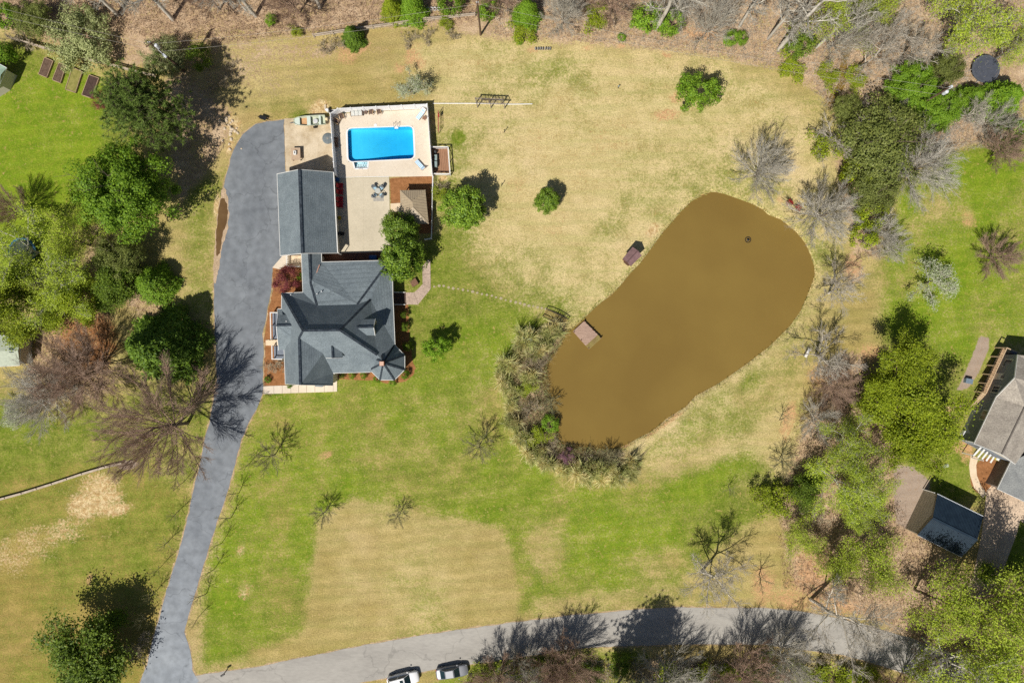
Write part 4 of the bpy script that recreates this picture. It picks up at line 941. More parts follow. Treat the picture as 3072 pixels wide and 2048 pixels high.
# stepping stones from the walk to the footbridge
ssm = mat('stepping_stone', S(178,166,136), S(150,138,108), scale=4.)
sp = bpy.data.objects.new('stepping_stone_path', None); COL.objects.link(sp); sp['kind'] = 'structure'
stones = [(1302.5,860),(1317,857),(1331,858),(1346,862),(1360,865),(1374.5,866.5),(1389,869),(1403.5,872),(1418,875),(1431.5,878.5),(1446,882),(1461,884.5),(1475.5,887),(1488,892),(1503,895),(1517,900),(1532,903.5),(1547.5,907),(1560.5,909.5),(1573.5,913.5),(1586.5,917),(1599.5,918.5),(1612.5,921.5),(1625,924),(1638,927)]
rs = random.Random(5)
for x, y in stones:
    nn = rs.choice((6,7,8)); r0 = rs.uniform(.15,.27)
    MB().prism([(r0*rs.uniform(.8,1.15)*math.cos(2*math.pi*k/nn), r0*rs.uniform(.75,1.1)*math.sin(2*math.pi*k/nn)) for k in range(nn)], -.1, rs.uniform(.03,.06)).build('stone', ssm, sp).location = P(x,y)

# ================================================================ pond things
DOCKW = mat('grey_dock_plank', S(184,156,138), S(156,130,114), scale=1.2, rough=.9, stretch=(1,8,1))
MOSSW = mat('mossy_plank', S(150,138,78), S(130,112,70), scale=1.2, rough=.9)
dk = [(1752,963),(1803.6,1014.6),(1766.6,1048),(1718.5,994)]
t = thing('pond_dock', 'square weathered plank dock standing in the muddy pond', 'dock', P(1760,1005))
n = 24
for k in range(n):
    a = lerp(dk[0],dk[1],(k+.05)/n); b = lerp(dk[0],dk[1],(k+.95)/n); c = lerp(dk[3],dk[2],(k+.95)/n); d = lerp(dk[3],dk[2],(k+.05)/n)
    e = rs.uniform(-.6,.6); a = (a[0]+e,a[1]-e); b = (b[0]+e,b[1]-e)
    MB().prism([tuple(P(*q))[:2] for q in (a,b,c,d)], .2, .26+rs.uniform(-.008,.008)).build('plank', MOSSW if k > 18 else DOCKW, t, world=True)
for u, v in ((.02,.02),(.5,.02),(.98,.02),(.05,.98),(.5,.98),(.95,.97),(.25,.5),(.75,.5)):
    q = lerp(lerp(dk[0],dk[1],u), lerp(dk[3],dk[2],u), v); p = P(*q); MB().tube((p.x,p.y,-1.2), (p.x,p.y,.42 if v < .1 or v > .9 else .2), .09).build('post', WOODB, t, world=True)
for v in (.12,.88):
    a = P(*lerp(dk[0],dk[3],v)); b = P(*lerp(dk[1],dk[2],v)); MB().bar(a+Vector((0,0,.12)), b+Vector((0,0,.12)), .08, .16).build('joist', WOODB, t, world=True)
# arched footbridge among the pampas
t = thing('footbridge', 'small arched mossy wooden footbridge with dark side rails by the pond', 'bridge', P(1666,953), R(-25.5))
for k in range(18):
    x = -1.8+k*.205; z = .15+.3*(1-(x/1.85)**2); MB().box((x+.1,0,z), (.19,1.1,.05)).build('plank', MOSSW, t)
for s in (-1,1):
    pts = [Vector((-1.85+k*.37, s*.6, .75+.3*(1-((-1.85+k*.37)/1.85)**2))) for k in range(11)]
    for a, b in zip(pts, pts[1:]): MB().bar(a, b, .1, .07).build('rail', mat('dark_rail', S(84,76,62), S(66,58,48)), t)
    for x in (-1.8,0,1.8): z = .15+.3*(1-(x/1.85)**2); MB().bar((x,s*.6,0), (x,s*.6,z+.62), .09).build('post', MATS['dark_rail'], t)
# fishing hut with gable roof
t = thing('pond_hut', 'small hut with purple-brown shingle gable roof on the pond bank', 'hut', P(1893,772))
PUR = mat('purple_brown_shingle', S(142,112,112), S(120,94,94), scale=2., rough=.9, fine=8.)
e = 2.0
c4 = [P(1897.8,740.6,e), P(1925.5,766.5,e), P(1892,799,e), P(1867.4,776.5,e)]
ra = (c4[0]+c4[1])/2+Vector((0,0,.65)); rb_ = (c4[2]+c4[3])/2+Vector((0,0,.65))
hr_ = roof_mesh(t, [[c4[0],ra,rb_,c4[3]],[ra,c4[1],c4[2],rb_]], PUR)
caps(hr_, [(ra,rb_)], mat('brown_cap', S(110,84,84), S(96,72,72)), .14)
mb = MB(); mb.prism(inset_poly(c4, .3), 0, 1.95); mb.build('wall', WOODB, t, world=True)
for (a, b, r) in ((c4[0],c4[1],ra),(c4[3],c4[2],rb_)):
    cc = (c4[0]+c4[2])/2; v = (cc-(a+b)/2).normalized()*.2; MB().poly([a+v, b+v, r+v-Vector((0,0,.12))]).build('gable_wall', WOODB, t, world=True)
p = P(1877,792); MB().box((p.x,p.y,.9), (.9,.06,1.7), rz=R(-42)).build('door', mat('hut_door', S(100,70,60), S(84,58,50)), t, world=True)
# floating fountain
t = thing('pond_fountain', 'black floating fountain head in the upper part of the pond', 'fountain', P(2246,718)+Vector((0,0,WATER_Z+.14)))
tor = MB(); R0 = .42
for k in range(16):
    a0_, a1_ = 2*math.pi*k/16, 2*math.pi*(k+1)/16; tor.tube((R0*math.cos(a0_),R0*math.sin(a0_),.05), (R0*math.cos(a1_),R0*math.sin(a1_),.05), .06, n=6)
tor.build('float_ring', BLK, t); MB().lathe([(.2,-.05),(.22,.12),(.08,.2),(.06,.35)]).build('nozzle', BLK, t)
for k in range(3): a_ = R(120*k); MB().bar((0,0,.05), (R0*math.cos(a_),R0*math.sin(a_),.05), .05).build('arm', BLK, t)
# little lawn things
t = thing('arbor', 'weathered grey wooden grape arbor standing on the dry lawn', 'arbor', P(1470,306))
GREYW = mat('weathered_grey_wood', S(150,142,134), S(118,110,104), scale=2., rough=.9)
za_ = 1.9
b1_ = (P(1424,295,za_), P(1509,299,za_)); b2_ = (P(1427,309,za_), P(1517,312,za_))
for a, b in (b1_, b2_):
    MB().bar(a, b, .09, .16).build('beam', GREYW, t, world=True)
    for k in range(3): q = a.lerp(b, .04+.46*k); MB().bar((q.x,q.y,0), (q.x,q.y,za_), .12).build('post', GREYW, t, world=True)
for k in range(9):
    u = .02+.12*k; MB().bar(b1_[0].lerp(b1_[1],u)+Vector((0,.1,.1)), b2_[0].lerp(b2_[1],u)+Vector((0,-.1,.1)), .05, .07).build('rafter', GREYW, t, world=True)
vr = random.Random(8); vm_ = MB()
for k in range(160):
    p = b1_[0].lerp(b1_[1], vr.random()).lerp(b2_[0].lerp(b2_[1], vr.random()), vr.random())+Vector((0,0,.15+vr.uniform(-.1,.2))); q = p+Vector((vr.uniform(-.5,.5),vr.uniform(-.4,.4),vr.uniform(-.15,.2)))
    vm_.tube(p, q, .012, .006, n=3, cap=False)
vm_.build('vine', mat('vine_stem', S(120,100,86), S(96,80,68)), t, world=True)
# white pipe lying on the grass
pm_ = MB(); pts = [P(1298,311)+Vector((0,0,.06)), P(1420,311)+Vector((0,0,.06)), P(1540,313.5)+Vector((0,0,.06)), P(1597,312.5)+Vector((0,0,.06))]; pm_.path(pts, .065)
tag(pm_.build('drain_pipe', WHITE), 'long white plastic pipe lying straight across the dry lawn', 'pipe')
# row of grey blocks near the wood edge
CB = mat('cinder_block', S(140,138,132), S(116,114,110), scale=4.)
for k in range(7):
    t = MB().box((0,-.13,.2), (.2,.05,.4)).box((0,.13,.2), (.2,.05,.4)).box((0,0,.02), (.2,.24,.05)).box((0,0,.2), (.2,.24,.05)).box((0,0,.38), (.2,.24,.05)).build('concrete_block', CB)
    t.location = P(1608+k*7.2, 148); t.rotation_euler = (0,R(rs.uniform(-18,-6)),R(rs.uniform(-8,8)))
    tag(t, '%s grey concrete block of the leaning row at the woods edge' % ('leftmost','second from left','third from left','middle','third from right','second from right','rightmost')[k], 'block', 'row of grey concrete blocks')
t = thing('lawn_post', 'tiny dark post with a green patch at its foot on the dry lawn', 'post', P(1854,264))
MB().bar((0,0,0), (0,0,.65), .1).build('stake', BLK, t); MB().box((0,0,.68), (.2,.16,.1)).build('cap', GREYP, t)
t = thing('garden_stake', 'thin dark leaning stake on the lawn below the grape arbor', 'stake', P(1512,398))
MB().tube((0,0,0), (.1,.12,1.1), .045).build('rod', BLK, t); MB().box((.1,.12,1.1), (.12,.12,.05)).build('cap', BLK, t)
t = thing('garden_stake', 'leaning stake casting a thin shadow right of the round magnolia', 'stake', P(1504,558)); MB().tube((0,0,0), (.12,.18,1.0), .045).build('rod', BLK, t); MB().box((.12,.18,1.0), (.12,.12,.05)).build('cap', BLK, t)
t = thing('lawn_bench', 'small pale bench under bare trees right of the pond', 'bench', P(2418,1058), R(62))
for k in range(3): MB().box((0,-.15+k*.15,.45), (1.4,.13,.05)).build('slat', WHITEP, t)
MB().box((0,.26,.75), (1.4,.05,.3)).build('backrest', WHITEP, t)
for s in (-1,1): MB().box((s*.55,0,.22), (.08,.4,.44)).build('leg', CB, t)
t = thing('mailbox', 'dark mailbox on a post beside the road at the drive', 'mailbox', P(678,2012), R(30))
MB().bar((0,0,0), (0,0,1.1), .1).build('post', BLK, t)
MB().loft([[(x,-.12,1.1),(x,.12,1.1),(x,.12,1.24),(x,.07,1.32),(x,-.07,1.32),(x,-.12,1.24)] for x in (-.3,.3)]).build('box', BLK, t)
MB().box((.05,.14,1.27), (.03,.02,.16)).build('flag', RED, t)
# ================================================================ concrete pad things
t = thing('fishing_boat', 'flat-bottomed pale green aluminium fishing boat on a trailer by the pool fence', 'boat', P(934,368), R(3))
ALU = mat('pale_green_hull', S(196,202,180), S(180,188,168), scale=3., rough=.5)
hull = MB()
def sec(x, w, z0, z1): return [(x,-w*.8,z0),(x,w*.8,z0),(x,w,z1),(x,w-.05,z1),(x,w*.76,z0+.06),(x,-w*.76,z0+.06),(x,-w+.05,z1),(x,-w,z1)]
hull.loft([sec(2.3,.72,.45,1.0), sec(1.0,.75,.42,1.0), sec(-.6,.74,.42,1.0), sec(-1.7,.62,.5,1.03), sec(-2.4,.3,.72,1.08)]).box((2.29,0,.72), (.05,1.3,.52)).build('hull', ALU, t)
for x, w_, l in ((-1.8,1.05,.75),(-.1,1.35,.55),(1.55,1.35,.3)): MB().box((x,0,.93), (l,w_,.06)).build('seat', mat('pale_green_seat', S(206,216,204), S(190,202,192), scale=3.), t, bevel=.02)
MB().box((-.9,0,.53), (1.0,1.1,.02)).build('floor_mat', mat('orange_carpet', S(206,164,120), S(184,140,100)), t)
MB().lathe([(.34,0),(.36,.25),(.3,.28),(0,.28)], (.85,-.05,.55), n=14).build('bucket', mat('white_bucket', S(206,206,206), S(190,190,190)), t)
om = MB().box((2.55,.05,1.05), (.4,.34,.42)).bar((2.5,.05,.9), (2.5,.05,.3), .14).build('outboard_motor', mat('cream_motor', S(226,210,170), S(206,190,150)), t, bevel=.05)
tl = MB().bar((-3.1,0,.35), (1.8,.0,.35), .08).bar((.6,-.8,.32), (.6,.8,.32), .08).bar((-3.0,0,.35), (-3.0,0,0), .06).build('trailer', METAL, t)
for s in (-1,1): MB().tube((.6,s*.72,.28), (.6,s*.9,.28), .28, n=16).build('trailer_wheel', BLK, t)
t = thing('work_table', 'small slatted wooden table on the concrete pad above the garage', 'table', P(892,466), R(2))
for k in range(8): MB().box((-.6+k*.172,0,.78), (.16,1.8,.04)).build('slat', mat('pale_slat', S(196,172,146), S(172,148,124), scale=2., stretch=(8,1,1)), t)
for sx in (-1,1):
    for sy in (-1,1): MB().bar((sx*.55,sy*.8,.76), (sx*.55,sy*.8,0), .09).build('leg', WOODB, t)
t = thing('tool_box', 'small white box standing on the slatted table', 'box', P(892,466)+Vector((-.05,.1,.8)))
MB().box((0,0,.16), (.42,.6,.32)).build('body', WHITEP, t, bevel=.03); MB().box((0,0,.34), (.1,.3,.04)).build('handle', BLK, t)
t = thing('wheelbarrow', 'dark wheelbarrow parked at the top edge of the driveway', 'wheelbarrow', P(793,357), R(70))
MB().loft([[(-.3,-.5,.6),(.3,-.5,.6),(.3,.5,.6),(-.3,.5,.6)], [(-.2,-.3,.32),(.2,-.3,.32),(.2,.3,.32),(-.2,.3,.32)]]).build('tray', BLK, t)
MB().tube((-.05,.75,.2), (.05,.75,.2), .2, n=14).build('wheel', BLK, t)
for s in (-1,1): MB().bar((s*.25,-1.0,.55), (s*.08,.75,.22), .05).bar((s*.22,-.4,.4), (s*.22,-.4,0), .04).build('handle', WOODB, t)
t = thing('tarp_cover', 'round dark grey cover lying on the concrete against the pool fence', 'cover', P(984,416)); MB().lathe([(.85,0),(.83,.12),(.6,.22),(.2,.26)], n=18).build('sheet', mat('grey_tarp', S(116,124,126), S(96,104,108), scale=2.), t); MB().lathe([(.2,.25),(.16,.3)], n=10).build('weight', CB, t)
t = thing('pool_pump', 'white pool pipework with tank outside the fence corner', 'pump', P(985,334)); MB().lathe([(.24,0),(.28,.6),(.2,.8),(.05,.85)]).build('tank', WHITE, t)
MB().path([(.2,0,.4),(1.1,.1,.4),(1.3,.1,.2)], .05).path([(-.4,.0,.3),(-.4,.9,.3)], .05).build('pipe', WHITE, t); MB().box((.5,-.1,.25), (.5,.3,.4)).build('motor', BLK, t)

# ================================================================ raised beds, split-rail fences
SOIL = mat('bed_soil', S(112,92,78), S(86,68,56), scale=3., rough=1., bump=.6, fine=8.)
GRASSY = mat('weedy_soil', S(150,142,84), S(120,118,60), scale=2.5, rough=1., bump=.6)
BEDW = mat('bed_timber', S(178,152,126), S(148,124,102), scale=2.)
for q, l, m_ in (([(138,175),(163,186),(144,235),(120,225)], 'leftmost of the four raised garden beds', SOIL), ([(181,191),(202,198),(185,251),(161,242)], 'raised garden bed second from the left', SOIL), ([(221,204),(250,218),(230,280),(200,270)], 'weedy grass-filled raised garden bed third from the left', GRASSY), ([(271,227),(300,237),(278,297),(249,287)], 'rightmost raised garden bed with darkest soil', mat('dark_soil', S(84,66,60), S(66,52,46), scale=3., rough=1., bump=.6, fine=8.))):
    pts = [P(*p) for p in q]; t = thing('raised_bed', l, 'garden bed', sum(pts, Vector())/4, group='raised garden beds')
    for a, b in zip(pts, pts[1:]+pts[:1]): MB().bar(a+Vector((0,0,.16)), b+Vector((0,0,.16)), .09, .34).build('timber', BEDW, t, world=True)
    MB().prism([tuple(p)[:2] for p in pts], .0, .26).build('soil', m_, t, world=True)
RAILW = mat('split_rail', S(192,178,160), S(164,148,130), scale=2., rough=.9)
def rail_fence(name, label, pts, heights=(.4,.8,1.15), sp_=2.6, th_=.16):
    return fence(name, label, [P(*p) for p in pts], max(heights), .14, None, RAILW, RAILW, spacing=sp_, thick=th_, open_=heights)
rail_fence('rail_fence', 'long three-rail wooden fence behind the raised garden beds', [(40,120),(130,147),(230,175),(330,198),(420,222),(474,234)])
rail_fence('rail_fence', 'old wooden rail fence along the woods near the utility pole', [(944,113),(1060,95),(1180,79),(1280,64),(1425,50)], (.5,1.0))
rail_fence('rail_fence', 'low grey rail fence crossing the left lawn to the bare tree', [(-30,1505),(70,1478),(160,1450),(250,1420),(318,1400),(370,1388)], (.2,.36,.5), 2.6, .3)

# ================================================================ utility poles and wires
POLEW = mat('pole_wood', S(112,90,74), S(90,72,60), scale=2., stretch=(6,6,.6))
GREYL = mat('light_grey_metal', S(214,218,222), S(196,200,204), scale=3., rough=.4)
WIREM = mat('wire', S(170,164,154), S(150,144,134), rough=.5)
def pole(base, h, label, lamp=None, trafo=None, cross=0):
    t = thing('utility_pole', label, 'utility pole', base)
    MB().tube((0,0,0), (0,0,h), .17, .11, n=10).build('shaft', POLEW, t)
    if trafo is not None: MB().lathe([(.24,0),(.26,.1),(.26,.8),(.2,.9),(.05,.95)], (trafo[0],trafo[1],h-1.9)).build('transformer', GREYL, t)
    if lamp is not None:
        MB().tube((0,0,h-2.2), (lamp[0],lamp[1],h-1.6), .04).build('lamp_arm', GREYL, t); MB().box((lamp[0]*1.15,lamp[1]*1.15,h-1.6), (.75,.36,.18), rz=math.atan2(lamp[1],lamp[0])).build('lamp_head', GREYL, t, bevel=.05)
    if cross: MB().box((0,0,h-.4), (1.6,.12,.12), rz=R(cross)).build('cross_arm', POLEW, t)
    for k in range(2): MB().lathe([(.05,0),(.07,.1),(.05,.2)], (.12 if k else -.12,0,h-.05)).build('insulator', GREYL, t)
    return t
pole(P(553,214), 9.9, 'wooden utility pole with transformer and street lamp above the pine', lamp=(1.1,-1.0), trafo=(.3,.1), cross=35)
pole(P(1442,105), 9.8, 'bare brown utility pole at the top middle wood edge', trafo=None, cross=80)
pole(Vector(((2850-1536)*.05*.905,(1024-262)*.05*.905,0)), 9.8, 'utility pole with white transformer amid evergreens upper right', trafo=(.25,-.2), lamp=(.9,.5))
def wire(name, label, a, b, sag):
    pts = []
    for k in range(13):
        u = k/12; p = a.lerp(b, u); p.z -= 4*sag*u*(1-u); pts.append(p)
    tag(MB().path(pts, .014, 4).build(name, WIREM), label, 'cable')
t1 = P(553,214); t2 = P(1442,105); t3 = Vector(((2850-1536)*.05*.905,(1024-262)*.05*.905,0))
wire('overhead_wire', 'upper power line from the lamp pole to the middle pole', t1+Vector((0,0,9.4)), t2+Vector((0,0,9.4)), .9)
wire('overhead_wire', 'lower telephone line from the lamp pole to the middle pole', t1+Vector((.1,-.1,7.2)), t2+Vector((0,0,6.6)), .8)
wire('overhead_wire', 'upper power line from the middle pole to the right pole', t2+Vector((0,0,9.4)), t3+Vector((0,0,9.4)), 1.3)
wire('overhead_wire', 'lower telephone line from the middle pole to the right pole', t2+Vector((0,0,6.6)), t3+Vector((0,0,7.0)), 1.0)
wire('overhead_wire', 'power line leaving the lamp pole towards the top left corner', t1+Vector((0,0,9.4)), P(-260,-45,9.4), .8)
wire('overhead_wire', 'lower line leaving the lamp pole towards the top left corner', t1+Vector((0,0,7.2)), P(-280,-20,7.0), .7)
# tall lamp pole near the neighbour's shed
lb = P(2719,1380); t = thing('lamp_post', 'dark slender lamp post with pale head between the green trees and dark shed', 'lamp post', lb)
MB().tube((0,0,0), (0,0,6.7), .1, .07).build('shaft', mat('dark_pole', S(60,46,40), S(48,38,34)), t); MB().tube((0,0,6.6), (1.1,.3,6.9), .035).build('arm', GREYL, t); MB().box((1.5,.42,6.92), (.85,.4,.16), rz=R(15)).build('lamp_head', GREYL, t, bevel=.05)

# ================================================================ trampolines
def trampoline(px, py, r, label, padm, matm):
    t = thing('trampoline', label, 'trampoline', P(px,py)); n = 20
    MB().lathe([(r*.86,.82),(r*.86,.84),(0,.84)], n=n).build('jumping_mat', matm, t)
    pad = MB()
    for k in range(n):
        a0_, a1_ = 2*math.pi*k/n, 2*math.pi*(k+1)/n
        q = lambda rr, a: (rr*math.cos(a), rr*math.sin(a), .87)
        pad.poly([q(r*.86,a0_), q(r,a0_), q(r,a1_), q(r*.86,a1_)]).poly([(*q(r,a0_)[:2],.80), (*q(r,a1_)[:2],.80), q(r,a1_), q(r,a0_)])
    pad.build('edge_pad', padm, t)
    for k in range(6): a_ = R(60*k); MB().bar((r*.97*math.cos(a_),r*.97*math.sin(a_),.82), (r*.97*math.cos(a_),r*.97*math.sin(a_),0), .06).build('leg', GREYL, t)
trampoline(78,757, 2.1, 'trampoline with blue edge pad half hidden under trees at the left', mat('blue_pad', S(44,104,140), S(36,88,122), rough=.7), mat('dark_mesh', S(70,80,66), S(56,66,54)))
trampoline(2946,214, 2.1, 'dark round trampoline by the evergreens in the top right corner', mat('grey_pad', S(84,88,98), S(72,76,84)), mat('grey_mesh', S(78,82,94), S(66,70,80)))
# five white pails at the top edge
for k, x in enumerate((1272,1285,1295,1305,1316)):
    t = thing('planter_pail', '%s of the five white pails in a row at the top edge' % ('leftmost','second','middle','fourth','rightmost')[k], 'pail', P(x,30), group='white pails in a row')
    MB().lathe([(.2,0),(.24,.42),(.21,.42),(.18,.3)], n=12).build('bucket', WHITE, t); MB().lathe([(.18,.3),(.0,.33)], n=10).build('soil', SOIL, t)

# ================================================================ neighbour's house on the right
TROOF = mat('tan_grey_shingle', S(168,160,148), S(146,138,128), scale=.7, rough=.95, fine=6., bump=.3)
SLATE = mat('slate_siding', S(134,142,152), S(118,126,136), scale=1., stretch=(1,1,10), rough=.7)
nh = thing('neighbour_house', 'neighbouring grey-sided house with tan roof and raised deck, cut by the right edge', 'house', P(3010,1290))
ez = 4.0; rz_ = 6.0
w0 = P(2988,1191,ez); w1_ = P(2922,1330,ez); pk = P(3044,1133,6.4); nk = P(3053,1064,4.6)
rdS = P(3005,1362,rz_); rdN = P(3074,1219,rz_); eS = P(3046,1392,4.6); eN = P(3150,1240,4.6)
nr = roof_mesh(nh, [[w0,w1_,rdS,rdN,pk],[rdS,eS,eN,rdN],[pk,rdN,eN,P(3300,1200,5.0)],[nk,pk,P(3300,1200,5.0),P(3300,1090,4.6)]], TROOF)
caps(nr, [(rdS,rdN)], mat('brown_ridge', S(112,104,96), S(96,90,84)), .2)
fascia(nr, [w0,w1_,rdS,eS]); fascia(nr, [w0,pk,nk])
off = Vector((.35,.1,0))
a, b = w0+off, w1_+off
MB().prism([tuple(p)[:2] for p in (a, b, eS+Vector((-.2,.3,0)), eN+Vector((0,.5,0)), rdN)], 0, ez-.1).build('wall', SLATE, nh, world=True)
g0, g1, g2 = w0+Vector((.25,-.05,0)), pk+Vector((.4,0,-.3)), nk+Vector((.4,0,-.1))
MB().poly([Vector((g0.x,g0.y,0)), Vector((g2.x,g2.y,0)), g2, g1, g0]).build('gable_wall', SLATE, nh, world=True)
MB().prism([tuple(p)[:2] for p in (g2+Vector((.1,-.1,0)), g0+Vector((.1,0,0)), rdN, P(3300,1150,0), P(3300,1090,0))], 0, 4.4).build('wall', SLATE, nh, world=True)
MB().poly([w1_+Vector((.3,.15,0)), eS+Vector((-.2,.3,-.6)), rdS+Vector((.1,.3,-.2))]).poly([Vector((w1_.x+.3,w1_.y+.15,0)), Vector((eS.x-.2,eS.y+.3,0)), eS+Vector((-.2,.3,-.6)), w1_+Vector((.3,.15,0))]).build('gable_wall', SIDING, nh, world=True)
MB().bar(w1_+Vector((.28,.1,-.1)), Vector((w1_.x+.28,w1_.y+.1,0)), .14).build('corner_board', WHITEP, nh, world=True)
def wall_at(u, a=g0, b=g2): return Vector((a.x+(b.x-a.x)*u, a.y+(b.y-a.y)*u, 0))
def win(p, zc, w_, h_, d, parent, nm='window', panes=True, frame=WHITEP, glass=GLASS):
    rz2 = math.atan2(d.y, d.x); nn = Vector((-d.y, d.x, 0)); nn = nn if nn.x < 0 else -nn
    f = MB().box((p.x+nn.x*.04,p.y+nn.y*.04,zc), (w_,.08,h_), rz=rz2).build(nm, frame, parent, world=True)
    if panes:
        for s in (-.5,.5):
            q = p+d*(s*w_*.44)+nn*.09; MB().box((q.x,q.y,zc), (w_*.38,.03,h_*.84), rz=rz2).build('pane', glass, f, world=True)
    return f
du = (g2-g0); du.z = 0; du.normalize()
win(wall_at(.18), 3.0, 1.2, 1.6, du, nh); win(wall_at(.80), 3.0, 1.2, 1.6, du, nh)
dr = win(wall_at(.48), 2.65, 1.0, 2.1, du, nh, 'door', False); q = wall_at(.48)+Vector((-.1,0,0)); MB().box((q.x,q.y,3.2), (.5,.04,.6), rz=math.atan2(du.y,du.x)).build('pane', GLASS, dr, world=True)
dv = (w1_-w0); dv.z = 0; dv.normalize()
for u, z, w_ in ((.42,3.0,1.6),(.3,1.2,1.0)): p = a.lerp(b, u); p.z = 0; win(p, z, w_, 1.2, dv, nh)
# raised deck with stair
dkz = 1.55
fl = [P(3006,1043,dkz), P(3046,1060,dkz), P(2985,1190,dkz), P(2944,1176,dkz)]
n = 14
for k in range(n):
    q = [lerp(tuple(fl[0])[:2],tuple(fl[3])[:2],(k+.03)/n), lerp(tuple(fl[0])[:2],tuple(fl[3])[:2],(k+.97)/n), lerp(tuple(fl[1])[:2],tuple(fl[2])[:2],(k+.97)/n), lerp(tuple(fl[1])[:2],tuple(fl[2])[:2],(k+.03)/n)]
    MB().prism(q, dkz-.08, dkz).build('deck_plank', mat('tan_deck', S(196,164,130), S(168,138,108), scale=1.5), nh, world=True)
TIM = mat('tan_timber', S(202,178,146), S(176,150,120), scale=2.)
ra_, rb2 = fl[0]+Vector((0,0,1.0)), fl[3]+Vector((0,0,1.0))
MB().bar(ra_, rb2, .14, .07).build('deck_rail', TIM, nh, world=True); MB().bar(ra_, fl[1]+Vector((0,0,1.0)), .14, .07).build('deck_rail', TIM, nh, world=True)
for k in range(26): p = fl[0].lerp(fl[3], k/25); MB().bar(p, p+Vector((0,0,1.0)), .05).build('baluster', TIM, nh, world=True)
for k in range(6): p = fl[0].lerp(fl[3], k/5); MB().bar((p.x,p.y,0), (p.x,p.y,dkz+1.05), .13).build('deck_post', TIM, nh, world=True)
s0, s1 = fl[3].lerp(fl[2], .05), fl[3].lerp(fl[2], .5); run = (P(2909,1217,.1)-fl[3]); run.z = 0
for k in range(8):
    d = run*((k+.5)/8); z = dkz*(1-(k+1)/9); MB().bar(s0+d+Vector((0,0,z-dkz)), s1+d+Vector((0,0,z-dkz)), .3, .05).build('stair_tread', TIM, nh, world=True)
for p in (s0, s1): MB().bar(p+Vector((0,0,.9)), p+run+Vector((0,0,.9-dkz)), .1, .06).bar(p, p+run+Vector((0,0,-dkz+.1)), .06, .2).build('stair_rail', TIM, nh, world=True)
# garage wing
gw = [P(3032,1384,3.0), P(2992,1466,3.0), P(3110,1521,3.0), P(3200,1440,4.4), P(3110,1350,4.2)]
gr_ = roof_mesh(nh, [[gw[0],gw[1],gw[2],gw[3],gw[4]]], mat('grey_shingle', S(142,144,142), S(124,126,126), scale=.7, rough=.95, fine=6.), 'garage_roof'); fascia(gr_, [gw[0],gw[1],gw[2]])
MB().prism([tuple(p)[:2] for p in (gw[0]+Vector((.3,-.2,0)), gw[1]+Vector((.3,.3,0)), gw[2]+Vector((0,.4,0)), gw[3], gw[4])], 0, 2.9).build('garage_wall', mat('taupe_siding', S(122,110,102), S(108,98,92), scale=1., stretch=(1,1,10)), nh, world=True)
# porch roof strips (white pergola) above the steps
for k in range(5):
    u = k/4; p = P(2921+u*50,1366-u*1+u*22,2.6); q = P(2944+u*38,1340+u*30,2.6)
    MB().bar(p, q, .26, .06).build('porch_slat', WHITEP, nh, world=True)
for p in (P(2921,1366,2.6), P(2950,1381,2.6)): MB().bar((p.x,p.y,0), p, .12).build('porch_post', WHITEP, nh, world=True)
# neighbour's paving
def arc_walk():
    c = []
    inn = [(2935,1372),(2928,1395),(2930,1425),(2942,1455),(2960,1480)]; out = [(2912,1366),(2907,1395),(2910,1425),(2922,1462),(2948,1492)]
    return inn+list(reversed(out))
sheet('curved_walk', arc_walk(), -.1, .05, CONC3)
sheet('neighbour_driveway', [(2960,1470),(2975,1455),(3100,1520),(3250,1600),(3200,1660),(3060,1560),(3050,1600),(3020,1680),(2995,1745),(2955,1800),(2900,1840),(2880,1800),(2920,1720),(2945,1600)], -.1, .04, mat('stained_drive', S(214,190,164), S(176,156,134), scale=.4, rough=.9, fine=5., lo=.35, hi=.7))
t = thing('storage_bin', 'small blue-grey box on the gravel left of the raised deck', 'box', P(2900,1142), R(-12)); MB().box((0,0,.3), (1.0,.7,.6)).build('body', mat('bluegrey_box', S(120,136,150), S(104,120,134), rough=.5), t, bevel=.04); MB().box((0,0,.64), (1.06,.76,.08)).build('lid', MATS['bluegrey_box'], t, bevel=.03)
t = thing('air_conditioner', 'white square air conditioner by the corner of the neighbouring house', 'air conditioner', P(2889,1299), R(-25)); MB().box((0,0,.4), (.8,.8,.8)).build('cabinet', WHITE, t, bevel=.06); MB().lathe([(.32,.81),(.3,.84),(0,.84)], n=14).build('fan_grille', GREYP, t)
t = thing('deck_grill', 'grey covered grill at the top end of the raised deck', 'grill', P(3028,1056,dkz), R(-28)); MB().box((0,0,.45), (1.1,.6,.9)).build('cover', mat('grey_cover', S(104,108,118), S(88,92,102)), t, bevel=.08); MB().box((0,0,.95), (.9,.5,.16)).build('hood', MATS['grey_cover'], t, bevel=.06)
t = thing('yellow_planter', 'yellow bench with white cushion on the neighbouring porch', 'bench', P(2991,1376), R(-25)); MB().box((0,0,.4), (1.3,.5,.08)).build('seat', mat('yellow_paint', S(206,190,70), S(184,170,60)), t); MB().box((.05,-.02,.48), (1.0,.4,.08)).build('cushion', WHITE, t, bevel=.03); MB().box((0,.27,.6), (1.3,.06,.5)).build('backrest', MATS['yellow_paint'], t)
for s in (-1,1): MB().box((s*.55,0,.18), (.08,.45,.36)).build('leg', MATS['yellow_paint'], t)
